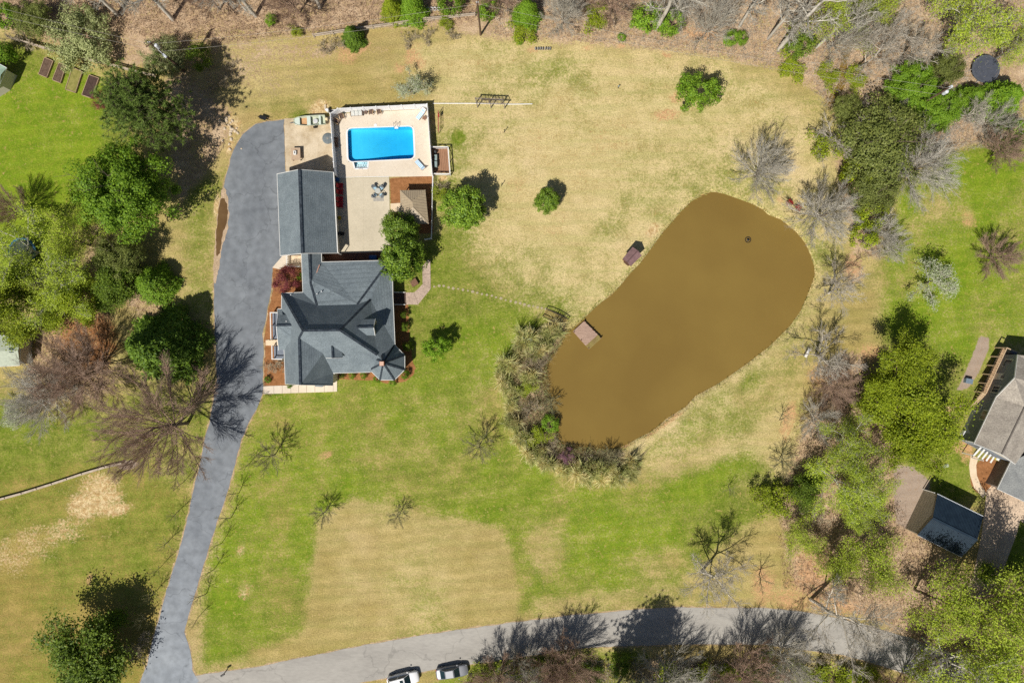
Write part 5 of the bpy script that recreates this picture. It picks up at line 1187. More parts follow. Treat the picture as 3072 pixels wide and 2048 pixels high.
# dark metal shed
sh = thing('metal_shed', 'shed with dark blue corrugated metal roof and tan ribbed wall', 'shed', P(2830,1560))
NAVY = mat('navy_metal', S(46,62,76), S(36,50,64), scale=1., rough=.42, spec=.5, metal=.25)
TANW = mat('tan_ribbed_wall', S(150,142,124), S(128,120,106), scale=1., rough=.6)
se, sr = 3.3, 4.7
n0, n1_, rr0, rr1, q0, q1 = P(2812,1480.5,se), P(2950,1548,se), P(2798,1553,sr), P(2932,1619,sr), P(2752,1604,se), P(2885,1670,se)
for nm, q in (('roof_slope',(n0,n1_,rr1,rr0)),('roof_slope',(rr0,rr1,q1,q0))):
    o = roof_mesh(sh, [list(q)], NAVY, nm)
    ribs = MB(); nrm = (q[1]-q[0]).cross(q[3]-q[0]).normalized(); nrm = nrm if nrm.z > 0 else -nrm
    for k in range(33):
        u = (k+.5)/33; ribs.bar(q[0].lerp(q[1],u)+nrm*.02, q[3].lerp(q[2],u)+nrm*.02, .07, .05, up=nrm)
    ribs.build('rib', NAVY, o, world=True)
caps(sh, [(rr0,rr1)], NAVY, .3)
fascia(sh, [n0,n1_], .14, .1, 'gutter', GREYL); fascia(sh, [q0,q1], .1, .06, 'drip_edge', GREYL)
wb = [Vector((p.x,p.y,0)) for p in (n0,q0,q1,n1_)]
cw = sum(wb, Vector())/4; wb = [p.lerp(cw, .03) for p in wb]
MB().prism([tuple(p)[:2] for p in wb], 0, se-.05).build('wall', TANW, sh, world=True)
gp = Vector((rr0.x,rr0.y,0)).lerp(cw, .03)
MB().poly([(wb[0].x-.01,wb[0].y,se-.06),(wb[1].x-.01,wb[1].y,se-.06),(gp.x,gp.y,sr-.05)]).build('gable_wall', TANW, sh, world=True)
dd = (wb[1]-wb[0]); nn = Vector((dd.y,-dd.x,0)).normalized(); nn = nn if nn.x < 0 else -nn
wr_ = MB()
for k in range(40):
    p = wb[0].lerp(wb[1], (k+.5)/40)+nn*.03; zt = se+(sr-se)*(1-abs((k+.5)/40-.5)*2)-.1; wr_.bar(p, p+Vector((0,0,zt)), .07, .05)
wr_.build('wall_rib', mat('sunlit_rib', S(186,178,156), S(166,158,138)), sh, world=True)  # ribs coloured paler than the wall: sunlight on the corrugation put into the colour
MB().bar(wb[0]+nn*.25+Vector((0,0,.05)), wb[0].lerp(n0,.9)+nn*.2, .1).build('downspout', WHITEP, sh, world=True)
# left-edge roofs
for q, z, l, m_, w_ in (([(-80,1003),(64,1008),(59,1096),(-80,1104)], 2.8, 'pale green-grey shed roof cut by the left edge', mat('pale_green_roof', S(176,184,164), S(160,168,150), rough=.6), 1), ([(-80,150),(20,204),(-2,256),(-80,300)], 2.6, 'corner of a pale green roof cut by the top left edge', mat('mint_roof', S(160,184,164), S(146,170,150), rough=.6), 0)):
    pts = [P(x,y,z) for x,y in q]; t = thing('garden_shed', l, 'shed', Vector((sum(p.x for p in pts)/4, sum(p.y for p in pts)/4, 0)))
    hi_ = [(pts[0]+pts[3])/2+Vector((0,0,.5)), (pts[1]+pts[2])/2+Vector((0,0,.5))]
    roof_mesh(t, [[pts[0],pts[1],hi_[1],hi_[0]],[hi_[0],hi_[1],pts[2],pts[3]]], m_)
    MB().prism(inset_poly(pts, .35), 0, z-.05).build('wall', SIDING, t, world=True); fascia(t, [pts[0],pts[1],pts[2],pts[3]], .15)
    if w_: p = P(36,1050,3.15); MB().box(p+Vector((0,0,.06)), (.7,.7,.14)).build('skylight', GLASS, t, world=True)

# ================================================================ cars
def car(name, label, loc, rz, paint, suv=False):
    t = thing(name, label, 'car', loc, rz); L_ = 4.75 if suv else 4.7; H_ = 1.66 if suv else 1.44; wd = .92 if suv else .9
    def ring(x, w_, zb, zt, r=.16):
        return [(x,-w_*.94,zb),(x,w_*.94,zb),(x,w_,zb+.14),(x,w_*1.0,zt-.22),(x,w_*.93,zt-.06),(x,w_*.8,zt),(x,-w_*.8,zt),(x,-w_*.93,zt-.06),(x,-w_*1.0,zt-.22),(x,-w_,zb+.14)]
    hz = .98 if suv else .86; bl = .98 if suv else .92
    xs_ = [(-2.44,.5,.42,.66),(-2.36,.74,.30,.86),(-2.0,wd*.97,.26,bl+.02 if not suv else 1.0),(-1.2,wd,.24,bl+.02),(0,wd,.24,bl),(.8,wd,.24,bl-.01),(1.5,wd*.98,.25,hz),(2.0,wd*.93,.27,hz-.06),(2.3,.76,.32,hz-.16),(2.46,.5,.42,.62)]
    bd = MB().loft([ring(*x) for x in xs_]).build('body', paint, t, smooth=True)
    md = bd.modifiers.new('round', 'SUBSURF'); md.levels = 2; md.render_levels = 2
    def cab(x, w0_, z0_, w1__, z1_): return [(x[0],-w0_,z0_),(x[0],w0_,z0_),(x[1],w1__,z1_),(x[1],-w1__,z1_)]
    # greenhouse: bottom ring, roof ring
    rb0, rf0 = (-2.15 if suv else -1.75), 1.15; rb1, rf1 = (-1.75 if suv else -.95), .35
    zb, zt = bl-.02, H_-.05
    bot = [(rb0,-.70,zb),(rf0,-.74,zb),(rf0,.74,zb),(rb0,.70,zb)]; top = [(rb1,-.56,zt),(rf1,-.60,zt),(rf1,.60,zt),(rb1,.56,zt)]
    CGL = mat('car_glass', S(30,52,54), S(22,40,44), scale=.8, rough=.06, spec=.7)
    MB().loft([bot, top]).build('greenhouse', paint, t)
    rf = MB().loft([[(rb1-.05,-.58,zt-.02),(rf1+.05,-.62,zt-.02),(rf1+.05,.62,zt-.02),(rb1-.05,.58,zt-.02)], [(rb1+.1,-.5,H_),(rf1-.12,-.52,H_),(rf1-.12,.52,H_),(rb1+.1,.5,H_)]]).build('roof', paint, t)
    if suv: MB().box((-.05,0,H_+.005), (.5,.75,.02)).build('sunroof', CGL, rf)
    def pane(nm, q, off_):
        q = [Vector(p)+Vector(off_) for p in q]; c = sum(q, Vector())/4; q = [c+(p-c)*.9 for p in q]; MB().poly(q).poly(list(reversed([p-Vector(off_)*.3 for p in q]))).build(nm, CGL, t)
    pane('windscreen', (bot[1],bot[2],top[2],top[1]), (.02,0,.02)); pane('rear_window', (bot[3],bot[0],top[0],top[3]), (-.02,0,.02))
    for s, (i, j) in ((-1,(0,1)),(1,(3,2))):
        m0 = [(Vector(bot[i]).lerp(Vector(bot[j]),u), Vector(top[i]).lerp(Vector(top[j]),u)) for u in (0,.5,1)]
        for k in range(2): pane('side_window', (m0[k][0],m0[k+1][0],m0[k+1][1],m0[k][1]), (0,s*.02,.01))
        MB().box((.95,s*(wd+.12),bl+.08), (.16,.22,.14)).build('mirror', paint, t, bevel=.03)
        MB().box((2.2,s*.58,hz-.24), (.16,.3,.14)).build('headlight', GREYL, t, bevel=.03); MB().box((-2.28,s*.62,.76), (.12,.28,.16)).build('tail_light', RED, t, bevel=.02)
        for x in (-1.42,1.42):
            wv = MB().tube((x,s*(wd-.22),.33), (x,s*(wd+.005),.33), .33, n=18).build('wheel', BLK, t); MB().tube((x,s*(wd+.005),.33), (x,s*(wd+.02),.33), .2, n=14).build('rim', METAL, wv)
    for x in (-2.37,2.36): MB().box((x,0,.42), (.08,1.1,.2)).build('bumper', paint, t, bevel=.02)
    return t
carp = lambda n, c, m_, r: mat(n, c, tuple(x*.96 for x in c), scale=1., rough=r, metal=m_, spec=.6)
car('parked_car', 'silver sedan parked on the verge below the road', P(1357,2008), R(9), carp('silver_paint', (.21,.22,.24), .3, .4))
car('parked_car', 'white sport utility car with dark sunroof, cut by the bottom edge', P(1211,2030.5), R(13), carp('white_paint_car', (.82,.82,.82), 0, .25), True)
# stones beside the drive and wood edge
for k in range(26):
    x = rs.gauss(690,14); y = 395+rs.gauss(0,34); r0 = rs.uniform(.12,.34); nn = 7
    o = MB().loft([[(r0*a*math.cos(2*math.pi*i/nn), r0*a*.8*math.sin(2*math.pi*i/nn), z) for i in range(nn)] for a, z in ((.9,-.05),(1.,.1*r0+.04),(.55,.5*r0+.05))]).build('field_stone', mat('pale_stone', S(212,196,172), S(184,166,142), scale=3.))
    o.location = P(x,y); o.rotation_euler = (0,0,rs.uniform(0,6)); tag(o, 'pale field stone in the scattered heap left of the driveway top', 'stone', 'pale stones by the driveway')

# ================================================================ vegetation
BARK = mat('grey_brown_bark', S(136,120,106), S(104,90,78), scale=2., rough=.95, stretch=(4,4,.6))
PALEB = mat('pale_bark', S(206,200,188), S(168,160,148), scale=1.2, rough=.9, stretch=(2,2,.7))
DARKB = mat('dark_bark', S(84,72,62), S(66,56,48), scale=2., rough=.95)
TWIG_BROWN = mat('brown_twig', S(184,156,136), S(150,126,108), scale=.4, rough=.95, island=.3)
TWIG_GREY = mat('grey_twig', S(204,199,186), S(170,163,150), scale=.4, rough=.95, island=.3)
TWIG_OLIVE = mat('olive_twig', S(160,154,118), S(126,122,86), scale=.4, rough=.95, island=.3)
TWIG_PALE = mat('pale_twig', S(206,198,182), S(170,160,146), scale=.4, rough=.95, island=.25)
TWIG_PURP = mat('purple_twig', S(178,164,138), S(146,132,108), scale=.4, rough=.95, island=.3)
L_MAG = leafmat('magnolia_leaf', S(112,134,40), S(62,88,24), .2, .5, .3, gain=1.8)
L_OAK = leafmat('oak_leaf', S(100,118,34), S(60,80,22), .28, gain=1.75)
L_BRIGHT = leafmat('bright_green_leaf', S(112,138,36), S(68,98,24), .3, gain=1.9)
L_LIME = leafmat('spring_leaf', S(150,162,54), S(110,128,38), .35, gain=1.8)
L_YEL = leafmat('yellow_green_leaf', S(130,140,32), S(88,104,22), .3, gain=1.85)
L_OLIVE = leafmat('olive_leaf', S(112,118,58), S(74,84,38), .2, gain=1.7)
L_SILVER = leafmat('silver_leaf', S(146,150,104), S(106,114,70), .25)
L_PINE = leafmat('pine_needle', S(100,116,54), S(66,84,36), .25, gain=1.9)
L_CEDAR = leafmat('cedar_spray', S(98,122,36), S(54,78,22), .2, gain=1.8)
L_RED = leafmat('red_maple_leaf', S(126,66,66), S(92,42,46), .3)
L_WHITE = leafmat('white_blossom', S(190,194,170), S(128,142,92), .3, objvar=.05, gain=1.2)
L_PINK = leafmat('pink_blossom', S(140,98,116), S(112,80,92), .3, gain=1.1)
L_PAMP = leafmat('pampas_blade', S(184,180,120), S(132,142,90), .3)
L_STRAW = leafmat('dry_blade', S(214,198,150), S(176,154,108), .3)
L_AZAL = leafmat('red_azalea', S(206,60,60), S(160,40,44), .25)

def tubes(segs, nside):
    """segs: (n,8) p0 p1 r0 r1 -> verts, quads"""
    s = np.asarray(segs, np.float64); p0, p1, r0, r1 = s[:,:3], s[:,3:6], s[:,6], s[:,7]
    d = p1-p0; d /= np.linalg.norm(d, axis=1, keepdims=True)+1e-9
    u = np.where(np.abs(d[:,2:3]) < .9, np.array([[0,0,1.]]), np.array([[1.,0,0]])); x = np.cross(d, u); x /= np.linalg.norm(x, axis=1, keepdims=True)+1e-9; y = np.cross(x, d)
    a = np.arange(nside)*2*np.pi/nside; ca, sa_ = np.cos(a), np.sin(a)
    ring = x[:,None,:]*ca[None,:,None]+y[:,None,:]*sa_[None,:,None]
    v = np.concatenate([p0[:,None,:]+ring*r0[:,None,None], p1[:,None,:]+ring*r1[:,None,None]], 1)
    n = len(s); base = (np.arange(n)*2*nside)[:,None]; i = np.arange(nside); j = (i+1) % nside
    f = np.stack([base+j, base+i, base+nside+i, base+nside+j], -1).reshape(-1, 4)
    return v.reshape(-1, 3), f
def leaves(C, N_, size, rng, aspect=.55, jit=.35, droop=None):
    """diamond leaves at C with normals N_"""
    n = len(C); N_ = N_/(np.linalg.norm(N_, axis=1, keepdims=True)+1e-9)
    t = rng.normal(size=(n,3)) if droop is None else droop+rng.normal(size=(n,3))*.35
    u = t-(t*N_).sum(1, keepdims=True)*N_; u /= np.linalg.norm(u, axis=1, keepdims=True)+1e-9; v = np.cross(N_, u)
    s = (size*(1+rng.uniform(-jit, jit, n)))[:,None]
    V_ = np.stack([C-u*s, C-v*s*aspect, C+u*s, C+v*s*aspect], 1).reshape(-1,3)
    return V_, np.arange(4*n).reshape(n,4)
def skeleton(rng, H, Rc, tf=.45, limbs=8, sub=8, tw=8, fine=6, up=.55, r0=None, low=.3, spread=1.0, multi=1, droop=0.0, vase=False):
    """returns segment lists trunk, branch, twig and twig end points"""
    r0 = r0 or H*.017
    trunk, br, twg, ends = [], [], [], []
    V3 = Vector
    def rv(): return V3((rng.normal(), rng.normal(), rng.normal()))
    def perp(d, ang, az):
        u = d.cross(V3((0,0,1)));
        if u.length < 1e-3: u = V3((1,0,0))
        u.normalize(); w_ = u.cross(d); return (d*math.cos(ang)+(u*math.cos(az)+w_*math.sin(az))*math.sin(ang)).normalized()
    def poly(p, d, L_, n, ra, rb, bend, out):
        pts = [p.copy()]; dd = d.copy()
        for i in range(n):
            dd = (dd+rv()*bend+V3((0,0,up*.12-droop*i/n))).normalized(); q = pts[-1]+dd*(L_/n)
            if q.z < .15: q.z = .15+rng.random()*.2
            a = ra+(rb-ra)*i/n; b = ra+(rb-ra)*(i+1)/n
            out.append((*pts[-1], *q, a, b)); pts.append(q)
        return pts, dd
    for m_ in range(multi):
        d0 = V3((0,0,1)) if multi == 1 else V3((math.cos(6.28*m_/multi+rng.random()), math.sin(6.28*m_/multi+rng.random()), 1.6)).normalized()
        rr = r0/(multi**.5)
        tp, _ = poly(V3((0,0,0)), d0, H*tf, 5, rr, rr*.72, .05, trunk)
        top, td = poly(tp[-1], (d0+rv()*.12).normalized(), H*(1-tf)*.75, 5, rr*.72, rr*.16, .14, trunk)
        allp = tp[1:]+top[1:]; nl = max(3, limbs//multi)
        for i in range(nl):
            f = low+(1-low)*(i+.4)/nl; z = f*H*.92
            k = min(range(len(allp)), key=lambda q: abs(allp[q].z-z)); p = allp[k]
            az = i*2.4+rng.random()*.7; e = R(18)+(f-low)/(1-low+1e-6)*R(48)+rng.normal()*.1
            d = V3((math.cos(az)*math.cos(e), math.sin(az)*math.cos(e), math.sin(e)))
            prof = math.sin(math.pi*min(1,max(0,(f-low)/(1-low)*.75+.22)))**.7
            L1 = Rc*spread*(.55+.5*prof)*rng.uniform(.85,1.1); rl = rr*.5*(1-.55*f)+.01
            bd = .13
            if vase:
                g_ = (i+.5)/nl; z = H*(low+.26*g_); k = min(range(len(allp)), key=lambda q: abs(allp[q].z-z)); p = allp[k]
                e = R(14)+g_**1.15*R(64)+rng.normal()*.08; d = V3((math.cos(az)*math.cos(e), math.sin(az)*math.cos(e), math.sin(e)))
                L1 = rng.uniform(.88,1.08)/math.sqrt((math.cos(e)/Rc)**2+(math.sin(e)/(H-p.z))**2); bd = .04; rl = max(.055 if H > 7 else rr*.5, rr*.42*(1-.4*g_))
            lp, _ = poly(p, d, L1, 5, rl, rl*.28, bd, br)
            for j in range(sub):
                t = .2+.8*(j+.5)/sub; q = lp[min(5, int(t*5))].lerp(lp[min(5, int(t*5)+1)], t*5-int(t*5)) if t < 1 else lp[-1]
                dd = perp((lp[min(5,int(t*5)+1)]-lp[min(4,int(t*5))]).normalized(), rng.uniform(.2,.55) if vase else rng.uniform(.5,.95), rng.random()*6.28)
                L2 = L1*.42*(1.15-.55*t)*rng.uniform(.8,1.2); rs_ = rl*(.42 if vase else .38)
                sp_, _ = poly(q, dd, L2, 3, rs_, rs_*.4, .16, br)
                for k2 in range(tw):
                    t2 = .15+.85*(k2+.5)/tw; i2 = min(2, int(t2*3)); q2 = sp_[i2].lerp(sp_[i2+1], t2*3-i2)
                    d2 = perp((sp_[i2+1]-sp_[i2]).normalized(), rng.uniform(.2,.5) if vase else rng.uniform(.4,.9), rng.random()*6.28)
                    L3 = L2*.5*(1.1-.5*t2)*rng.uniform(.7,1.3); rt = max(.0095, rs_*.42) if vase else max(.014, rs_*.45)
                    tp2, _ = poly(q2, d2, L3, 2, rt, rt*.6, .18, twg)
                    ends.append(tp2[-1]); ends.append(tp2[1])
                    for k3 in range(fine):
                        b0 = tp2[1].lerp(tp2[2], rng.random()) if k3 % 2 else tp2[0].lerp(tp2[1], rng.random())
                        d3 = perp((tp2[2]-tp2[1]).normalized(), rng.uniform(.25,.6), rng.random()*6.28)
                        e3 = b0+d3*L3*rng.uniform(.35,.7); twg.append((*b0, *e3, rt*.7, rt*.45)); ends.append(e3)
    return trunk, br, twg, np.array([tuple(e) for e in ends])
def normed(V_, Rc, H): return np.asarray(V_)/np.array([Rc, Rc, H])
VAR = {}
def make_bare(key, seed, H, Rc, bark, twig, **kw):
    rng = np.random.default_rng(seed); tk, br, tg, ends = skeleton(rng, H, Rc, **kw)
    v1, f1 = tubes(tk, 6); v2, f2 = tubes(br, 4); v3, f3 = tubes(tg, 3)
    vb = np.concatenate([v2, v3]); fb = np.concatenate([f2, f3+len(v2)])
    rr = np.percentile(np.hypot(ends[:,0], ends[:,1]), 88); hh = ends[:,2].max()
    VAR[key] = [('trunk', mesh_np(key+'_trunk', normed(v1,rr,hh), f1, bark)), ('branches', mesh_np(key+'_branches', normed(vb,rr,hh), fb, twig))]
    return ends, rr, hh
def make_leafy(key, seed, H, Rc, bark, twig, leaf, per=2.2, size=.13, scatter=.3, **kw):
    ends, rr, hh = make_bare(key, seed, H, Rc, bark, twig, **kw); rng = np.random.default_rng(seed+99)
    n = int(len(ends)*per); C = ends[rng.integers(0, len(ends), n)]+rng.normal(size=(n,3))*scatter
    N_ = rng.normal(size=(n,3))+np.array([0,0,.9]); v, f = leaves(C, N_, size, rng)
    VAR[key].append(('crown', mesh_np(key+'_crown', normed(v,rr,hh), f, leaf)))
def make_dense(key, seed, H, Rc, bark, leaf, nclump=70, per=150, size=.17, cz=.58, rz=.42, clump=.3, shape=1.0, hollow=.62, low=.0, twigm=None):
    """evergreen or full-leaved crown of many leaf clumps"""
    rng = np.random.default_rng(seed); Cs = []; Ns = []
    k = 0
    while k < nclump:
        d = rng.normal(size=3); d /= np.linalg.norm(d)
        if d[2] < -.55: continue
        rad = rng.uniform(hollow, 1.0)*(1-.10*rng.random())
        if rng.random() < .12: rad *= 1.1
        c = np.array([d[0]*Rc*rad, d[1]*Rc*rad, H*(cz+rz*d[2]*rad*(1 if d[2] > 0 else .9))])
        if shape != 1.0:
            tz = max(0, min(1, (c[2]/H-.1)/.9)); fac = (1-tz)**shape*1.25+.06; c[:2] = d[:2]/(np.hypot(d[0],d[1])+1e-6)*Rc*fac*rng.uniform(.6,1.0)
        cr = Rc*clump*rng.uniform(.6,1.15); n = int(per*rng.uniform(.7,1.3))
        q = rng.normal(size=(n,3)); q /= np.linalg.norm(q, axis=1, keepdims=True); q *= (rng.random(n)**.4)[:,None]
        pts = c+q*np.array([cr, cr, cr*.72]); Cs.append(pts); Ns.append(q*.9+d*.5+np.array([0,0,.35])+rng.normal(size=(n,3))*.45); k += 1
    C = np.concatenate(Cs); N_ = np.concatenate(Ns); ok = C[:,2] > .1; C, N_ = C[ok], N_[ok]
    v, f = leaves(C, N_, size, rng)
    # leafy core keeps the heart of the crown dark
    tk, br, tg, e_ = skeleton(rng, H*.92, Rc*.9, limbs=7, sub=5, tw=2, fine=0, low=.25)
    v1, f1 = tubes(tk, 5); v2, f2 = tubes(br, 5); v1, f1 = np.concatenate([v1,v2]), np.concatenate([f1,f2+len(v1)])
    VAR[key] = [('trunk', mesh_np(key+'_trunk', normed(v1,Rc,H), f1, bark)), ('crown', mesh_np(key+'_crown', normed(v,Rc,H), f, leaf))]
def make_pine(key, seed, H=14, Rc=6.5):
    rng = np.random.default_rng(seed); br = []; tc_ = []
    for i in range(170):
        f = .36+.62*(i+.5)/170; z = f*H; az = i*2.4+rng.random()*.6; Lb = Rc*(1.0-max(0,(f-.55))*1.5)*rng.uniform(.55,1.05)*(1 if f > .5 else .8)
        Lb = max(Lb, .8); e = R(5)+(f-.4)*R(60); d = np.array([math.cos(az)*math.cos(e), math.sin(az)*math.cos(e), math.sin(e)]); p = np.array([0,0,z*.95])
        for j in range(4):
            q = p+d*Lb/4+np.array([0,0,.04*j]); br.append((*p,*q,.055*(1-j*.2),.055*(1-(j+1)*.2))); 
            if j >= 1:
                for k in range(4 if j < 3 else 6):
                    s_ = rng.normal(size=3)*np.array([.5,.5,.25]); m_ = p+(q-p)*rng.random()+s_; br.append((*(p+(q-p)*.5),*m_,.02,.012)); tc_.append(m_)
            p = q
    tc_ = np.array(tc_); n = 26
    C = np.repeat(tc_, n, 0); d = rng.normal(size=(len(C),3))+np.array([0,0,.5]); d /= np.linalg.norm(d, axis=1, keepdims=True)
    Ln = rng.uniform(.3,.52,len(C))[:,None]; sd = np.cross(d, rng.normal(size=(len(C),3))); sd /= np.linalg.norm(sd, axis=1, keepdims=True)
    v = np.stack([C-sd*.036, C+sd*.036, C+d*Ln], 1).reshape(-1,3); f = np.arange(len(v)).reshape(-1,3)
    v1, f1 = tubes([(0,0,0,.05,.02,H*.5,.24,.17),(.05,.02,H*.5,0,0,H*.96,.17,.03)], 8); v2, f2 = tubes(br, 4)
    VAR[key] = [('trunk', mesh_np(key+'_trunk', normed(v1,Rc,H), f1, BARK)), ('branches', mesh_np(key+'_branches', normed(v2,Rc,H), f2, DARKB)), ('crown', mesh_np(key+'_crown', normed(v,Rc,H), f, L_PINE))]
def make_cedar(key, seed, leaf, H=10, Rc=4.2, n=17000, pw=.95, size=.2):
    rng = np.random.default_rng(seed); z = rng.random(n)**1.15; az = rng.random(n)*6.283
    lob = 1+.16*np.sin(az*5+z*9+seed)+.10*np.sin(az*11-z*23)
    rad = Rc*(1-z)**pw*lob*(.62+.38*rng.random(n)**.5)+.08
    C = np.stack([rad*np.cos(az), rad*np.sin(az), .25+z*(H-.3)], 1)+rng.normal(size=(n,3))*.12
    out = np.stack([np.cos(az), np.sin(az), np.full(n,.7)], 1); N_ = out*.6+rng.normal(size=(n,3))*.55+np.array([0,0,.5])
    v, f = leaves(C, N_, size, rng, aspect=.42, droop=out)
    v1, f1 = tubes([(0,0,0,0,0,H*.5,.2,.13),(0,0,H*.5,0,0,H*.97,.13,.02)], 8)
    VAR[key] = [('trunk', mesh_np(key+'_trunk', normed(v1,Rc,H), f1, BARK)), ('crown', mesh_np(key+'_crown', normed(v,Rc,H), f, leaf))]
def make_pampas(key, seed, plumes=0, dry=.4):
    rng = np.random.default_rng(seed); out = {}
    for nm, cnt, m_, hh in (('green_blades', int(1300*(1-dry)), L_PAMP, 1.35), ('dry_blades', int(1300*dry)+120, L_STRAW, 1.1)):
        n = cnt; az = rng.random(n)*6.283; nt_ = 5; tc0 = rng.normal(size=(nt_,2))*.38; ti = rng.integers(0, nt_, n); tsz = rng.uniform(.5,1.05,nt_); cxy = np.concatenate([tc0[ti], np.zeros((n,1))], 1); L_ = rng.uniform(.35,1.2,n)*tsz[ti]*(1+.3*np.sin(az*3+ti)); st = rng.uniform(.15,1.2,n); V_ = []
        r0_ = rng.random(n)*.25; prev = np.stack([r0_*np.cos(az), r0_*np.sin(az), np.zeros(n)], 1)
        side = np.stack([-np.sin(az), np.cos(az), np.zeros(n)], 1); wdt = .026
        rows = []
        for k in range(5):
            t = k/4; rr = r0_+L_*(np.sin(st)*t+.25*t*t); zz = hh*L_*(np.cos(st*.8)*t*1.5-.95*t*t*st); zz = np.maximum(zz, .03)
            c = np.stack([rr*np.cos(az+.25*t*np.sin(ti+az*5)), rr*np.sin(az+.25*t*np.sin(ti+az*5)), zz], 1)+cxy; w_ = wdt*(1-.8*t); rows.append((c-side*w_, c+side*w_))
        v = np.stack([x for r_ in rows for x in r_], 1).reshape(-1,3); b = (np.arange(n)*10)[:,None]
        f = np.concatenate([np.stack([b+2*k, b+2*k+1, b+2*k+3, b+2*k+2], -1).reshape(-1,4) for k in range(4)]); out[nm] = mesh_np(key+'_'+nm, v/np.array([1.35,1.35,1.0]), f, m_)
    VAR[key] = list(out.items())
    if plumes:
        seg = []; 
        for k in range(plumes):
            a = rng.random()*6.28; q = rng.random()*.5; p = np.array([q*math.cos(a), q*math.sin(a), .9]); e = p+np.array([.25*math.cos(a), .25*math.sin(a), .5]); seg.append((*p,*e,.07,.015))
        v, f = tubes(seg, 5); VAR[key].append(('plumes', mesh_np(key+'_plumes', v/np.array([1.35,1.35,1.0]), f, L_WHITE)))

make_bare('bareA', 1, 11, 6.0, BARK, TWIG_BROWN, limbs=26, sub=11, tw=8, fine=7, low=.18, tf=.4, vase=True)
make_bare('bareB', 2, 10, 5.5, BARK, TWIG_GREY, limbs=30, sub=11, tw=7, fine=5, low=.08, tf=.35, vase=True)
make_bare('bareC', 3, 14, 6.0, PALEB, TWIG_PALE, limbs=11, sub=9, tw=8, fine=6, low=.3)
make_bare('bareD', 4, 9, 5.0, BARK, TWIG_GREY, limbs=24, sub=10, tw=7, fine=5, low=.12, multi=2, tf=.4, vase=True)
make_bare('tall', 5, 17, 5.0, PALEB, TWIG_GREY, limbs=10, sub=8, tw=7, fine=5, low=.5, tf=.6, r0=.3)
make_bare('sap', 6, 4.5, 1.5, DARKB, TWIG_OLIVE, limbs=9, sub=5, tw=3, fine=2, low=.3, tf=.5, r0=.06, vase=True)
make_bare('sap2', 7, 5.5, 2.3, DARKB, TWIG_OLIVE, limbs=14, sub=8, tw=6, fine=4, low=.25, tf=.5, r0=.075, vase=True)
make_bare('bush_bare', 8, 2.2, 1.6, DARKB, TWIG_PURP, limbs=12, sub=6, tw=5, fine=4, low=.08, multi=4, tf=.3, r0=.05)
make_leafy('limeA', 11, 13, 6.5, PALEB, TWIG_GREY, L_LIME, per=3.9, size=.115, scatter=.45, limbs=9, sub=8, tw=7, fine=3, low=.25)
make_leafy('limeB', 12, 12, 6.0, BARK, TWIG_BROWN, L_LIME, per=2.6, size=.11, scatter=.45, limbs=9, sub=8, tw=7, fine=4, low=.25)
make_leafy('green', 13, 10, 5.5, BARK, TWIG_BROWN, L_OAK, per=10, size=.15, scatter=.5, limbs=9, sub=8, tw=6, fine=3, low=.2)
make_leafy('yel', 14, 9, 5.0, BARK, TWIG_BROWN, L_YEL, per=8.5, size=.115, scatter=.42, limbs=11, sub=8, tw=7, fine=3, low=.15)
make_leafy('white', 15, 5, 2.8, DARKB, TWIG_GREY, L_WHITE, per=1.8, size=.07, scatter=.2, limbs=10, sub=7, tw=5, fine=3, low=.2, r0=.09)
make_leafy('pink', 16, 3, 1.8, DARKB, TWIG_PURP, L_PINK, per=2.2, size=.06, scatter=.12, limbs=8, sub=6, tw=5, fine=3, low=.15, r0=.06)
make_leafy('shrubby', 17, 2.4, 1.8, DARKB, TWIG_BROWN, L_YEL, per=2.0, size=.09, scatter=.2, limbs=12, sub=6, tw=4, fine=2, low=.08, multi=3, tf=.3, r0=.05)
make_dense('magA', 21, 7, 3.4, DARKB, L_MAG, nclump=120, per=120, size=.14, clump=.24, hollow=.5)
make_dense('magB', 22, 8, 3.4, DARKB, L_MAG, nclump=110, per=120, size=.15, clump=.26, hollow=.4)
make_dense('bigA', 23, 13, 7, BARK, L_BRIGHT, nclump=190, per=190, size=.16, clump=.2, hollow=.35)
make_dense('loose', 24, 5, 3.4, DARKB, L_BRIGHT, nclump=75, per=95, size=.14, clump=.2, hollow=.4)
make_dense('olive', 25, 9, 6, BARK, L_OLIVE, nclump=170, per=120, size=.15, clump=.2, hollow=.35)
make_dense('silver', 26, 4, 5, DARKB, L_SILVER, nclump=100, per=130, size=.13, clump=.22, hollow=.4, cz=.5, rz=.45)
make_dense('bushA', 27, 2.2, 1.5, DARKB, L_OAK, nclump=34, per=90, size=.075, clump=.34, cz=.5, rz=.5)
make_dense('bushB', 28, 2.2, 1.7, DARKB, L_BRIGHT, nclump=30, per=90, size=.09, clump=.34, cz=.5, rz=.5)
make_dense('bushY', 29, 2.0, 1.7, DARKB, L_YEL, nclump=30, per=80, size=.09, clump=.36, cz=.5, rz=.5)
make_dense('maple', 30, 3.2, 2.1, DARKB, L_RED, nclump=44, per=110, size=.075, clump=.3, cz=.55, rz=.42)
make_dense('azalea', 31, .8, .5, DARKB, L_AZAL, nclump=12, per=50, size=.05, clump=.45, cz=.5, rz=.5)
make_pine('pineA', 41); make_pine('pineB', 42)
make_cedar('cedarA', 43, L_CEDAR); make_cedar('cedarY', 44, L_YEL, n=9000); make_cedar('cedarB', 45, L_BRIGHT, n=11000, pw=.6)
make_pampas('pampA', 51, 0, .35); make_pampas('pampB', 52, 6, .5); make_pampas('pampC', 53, 0, .6)

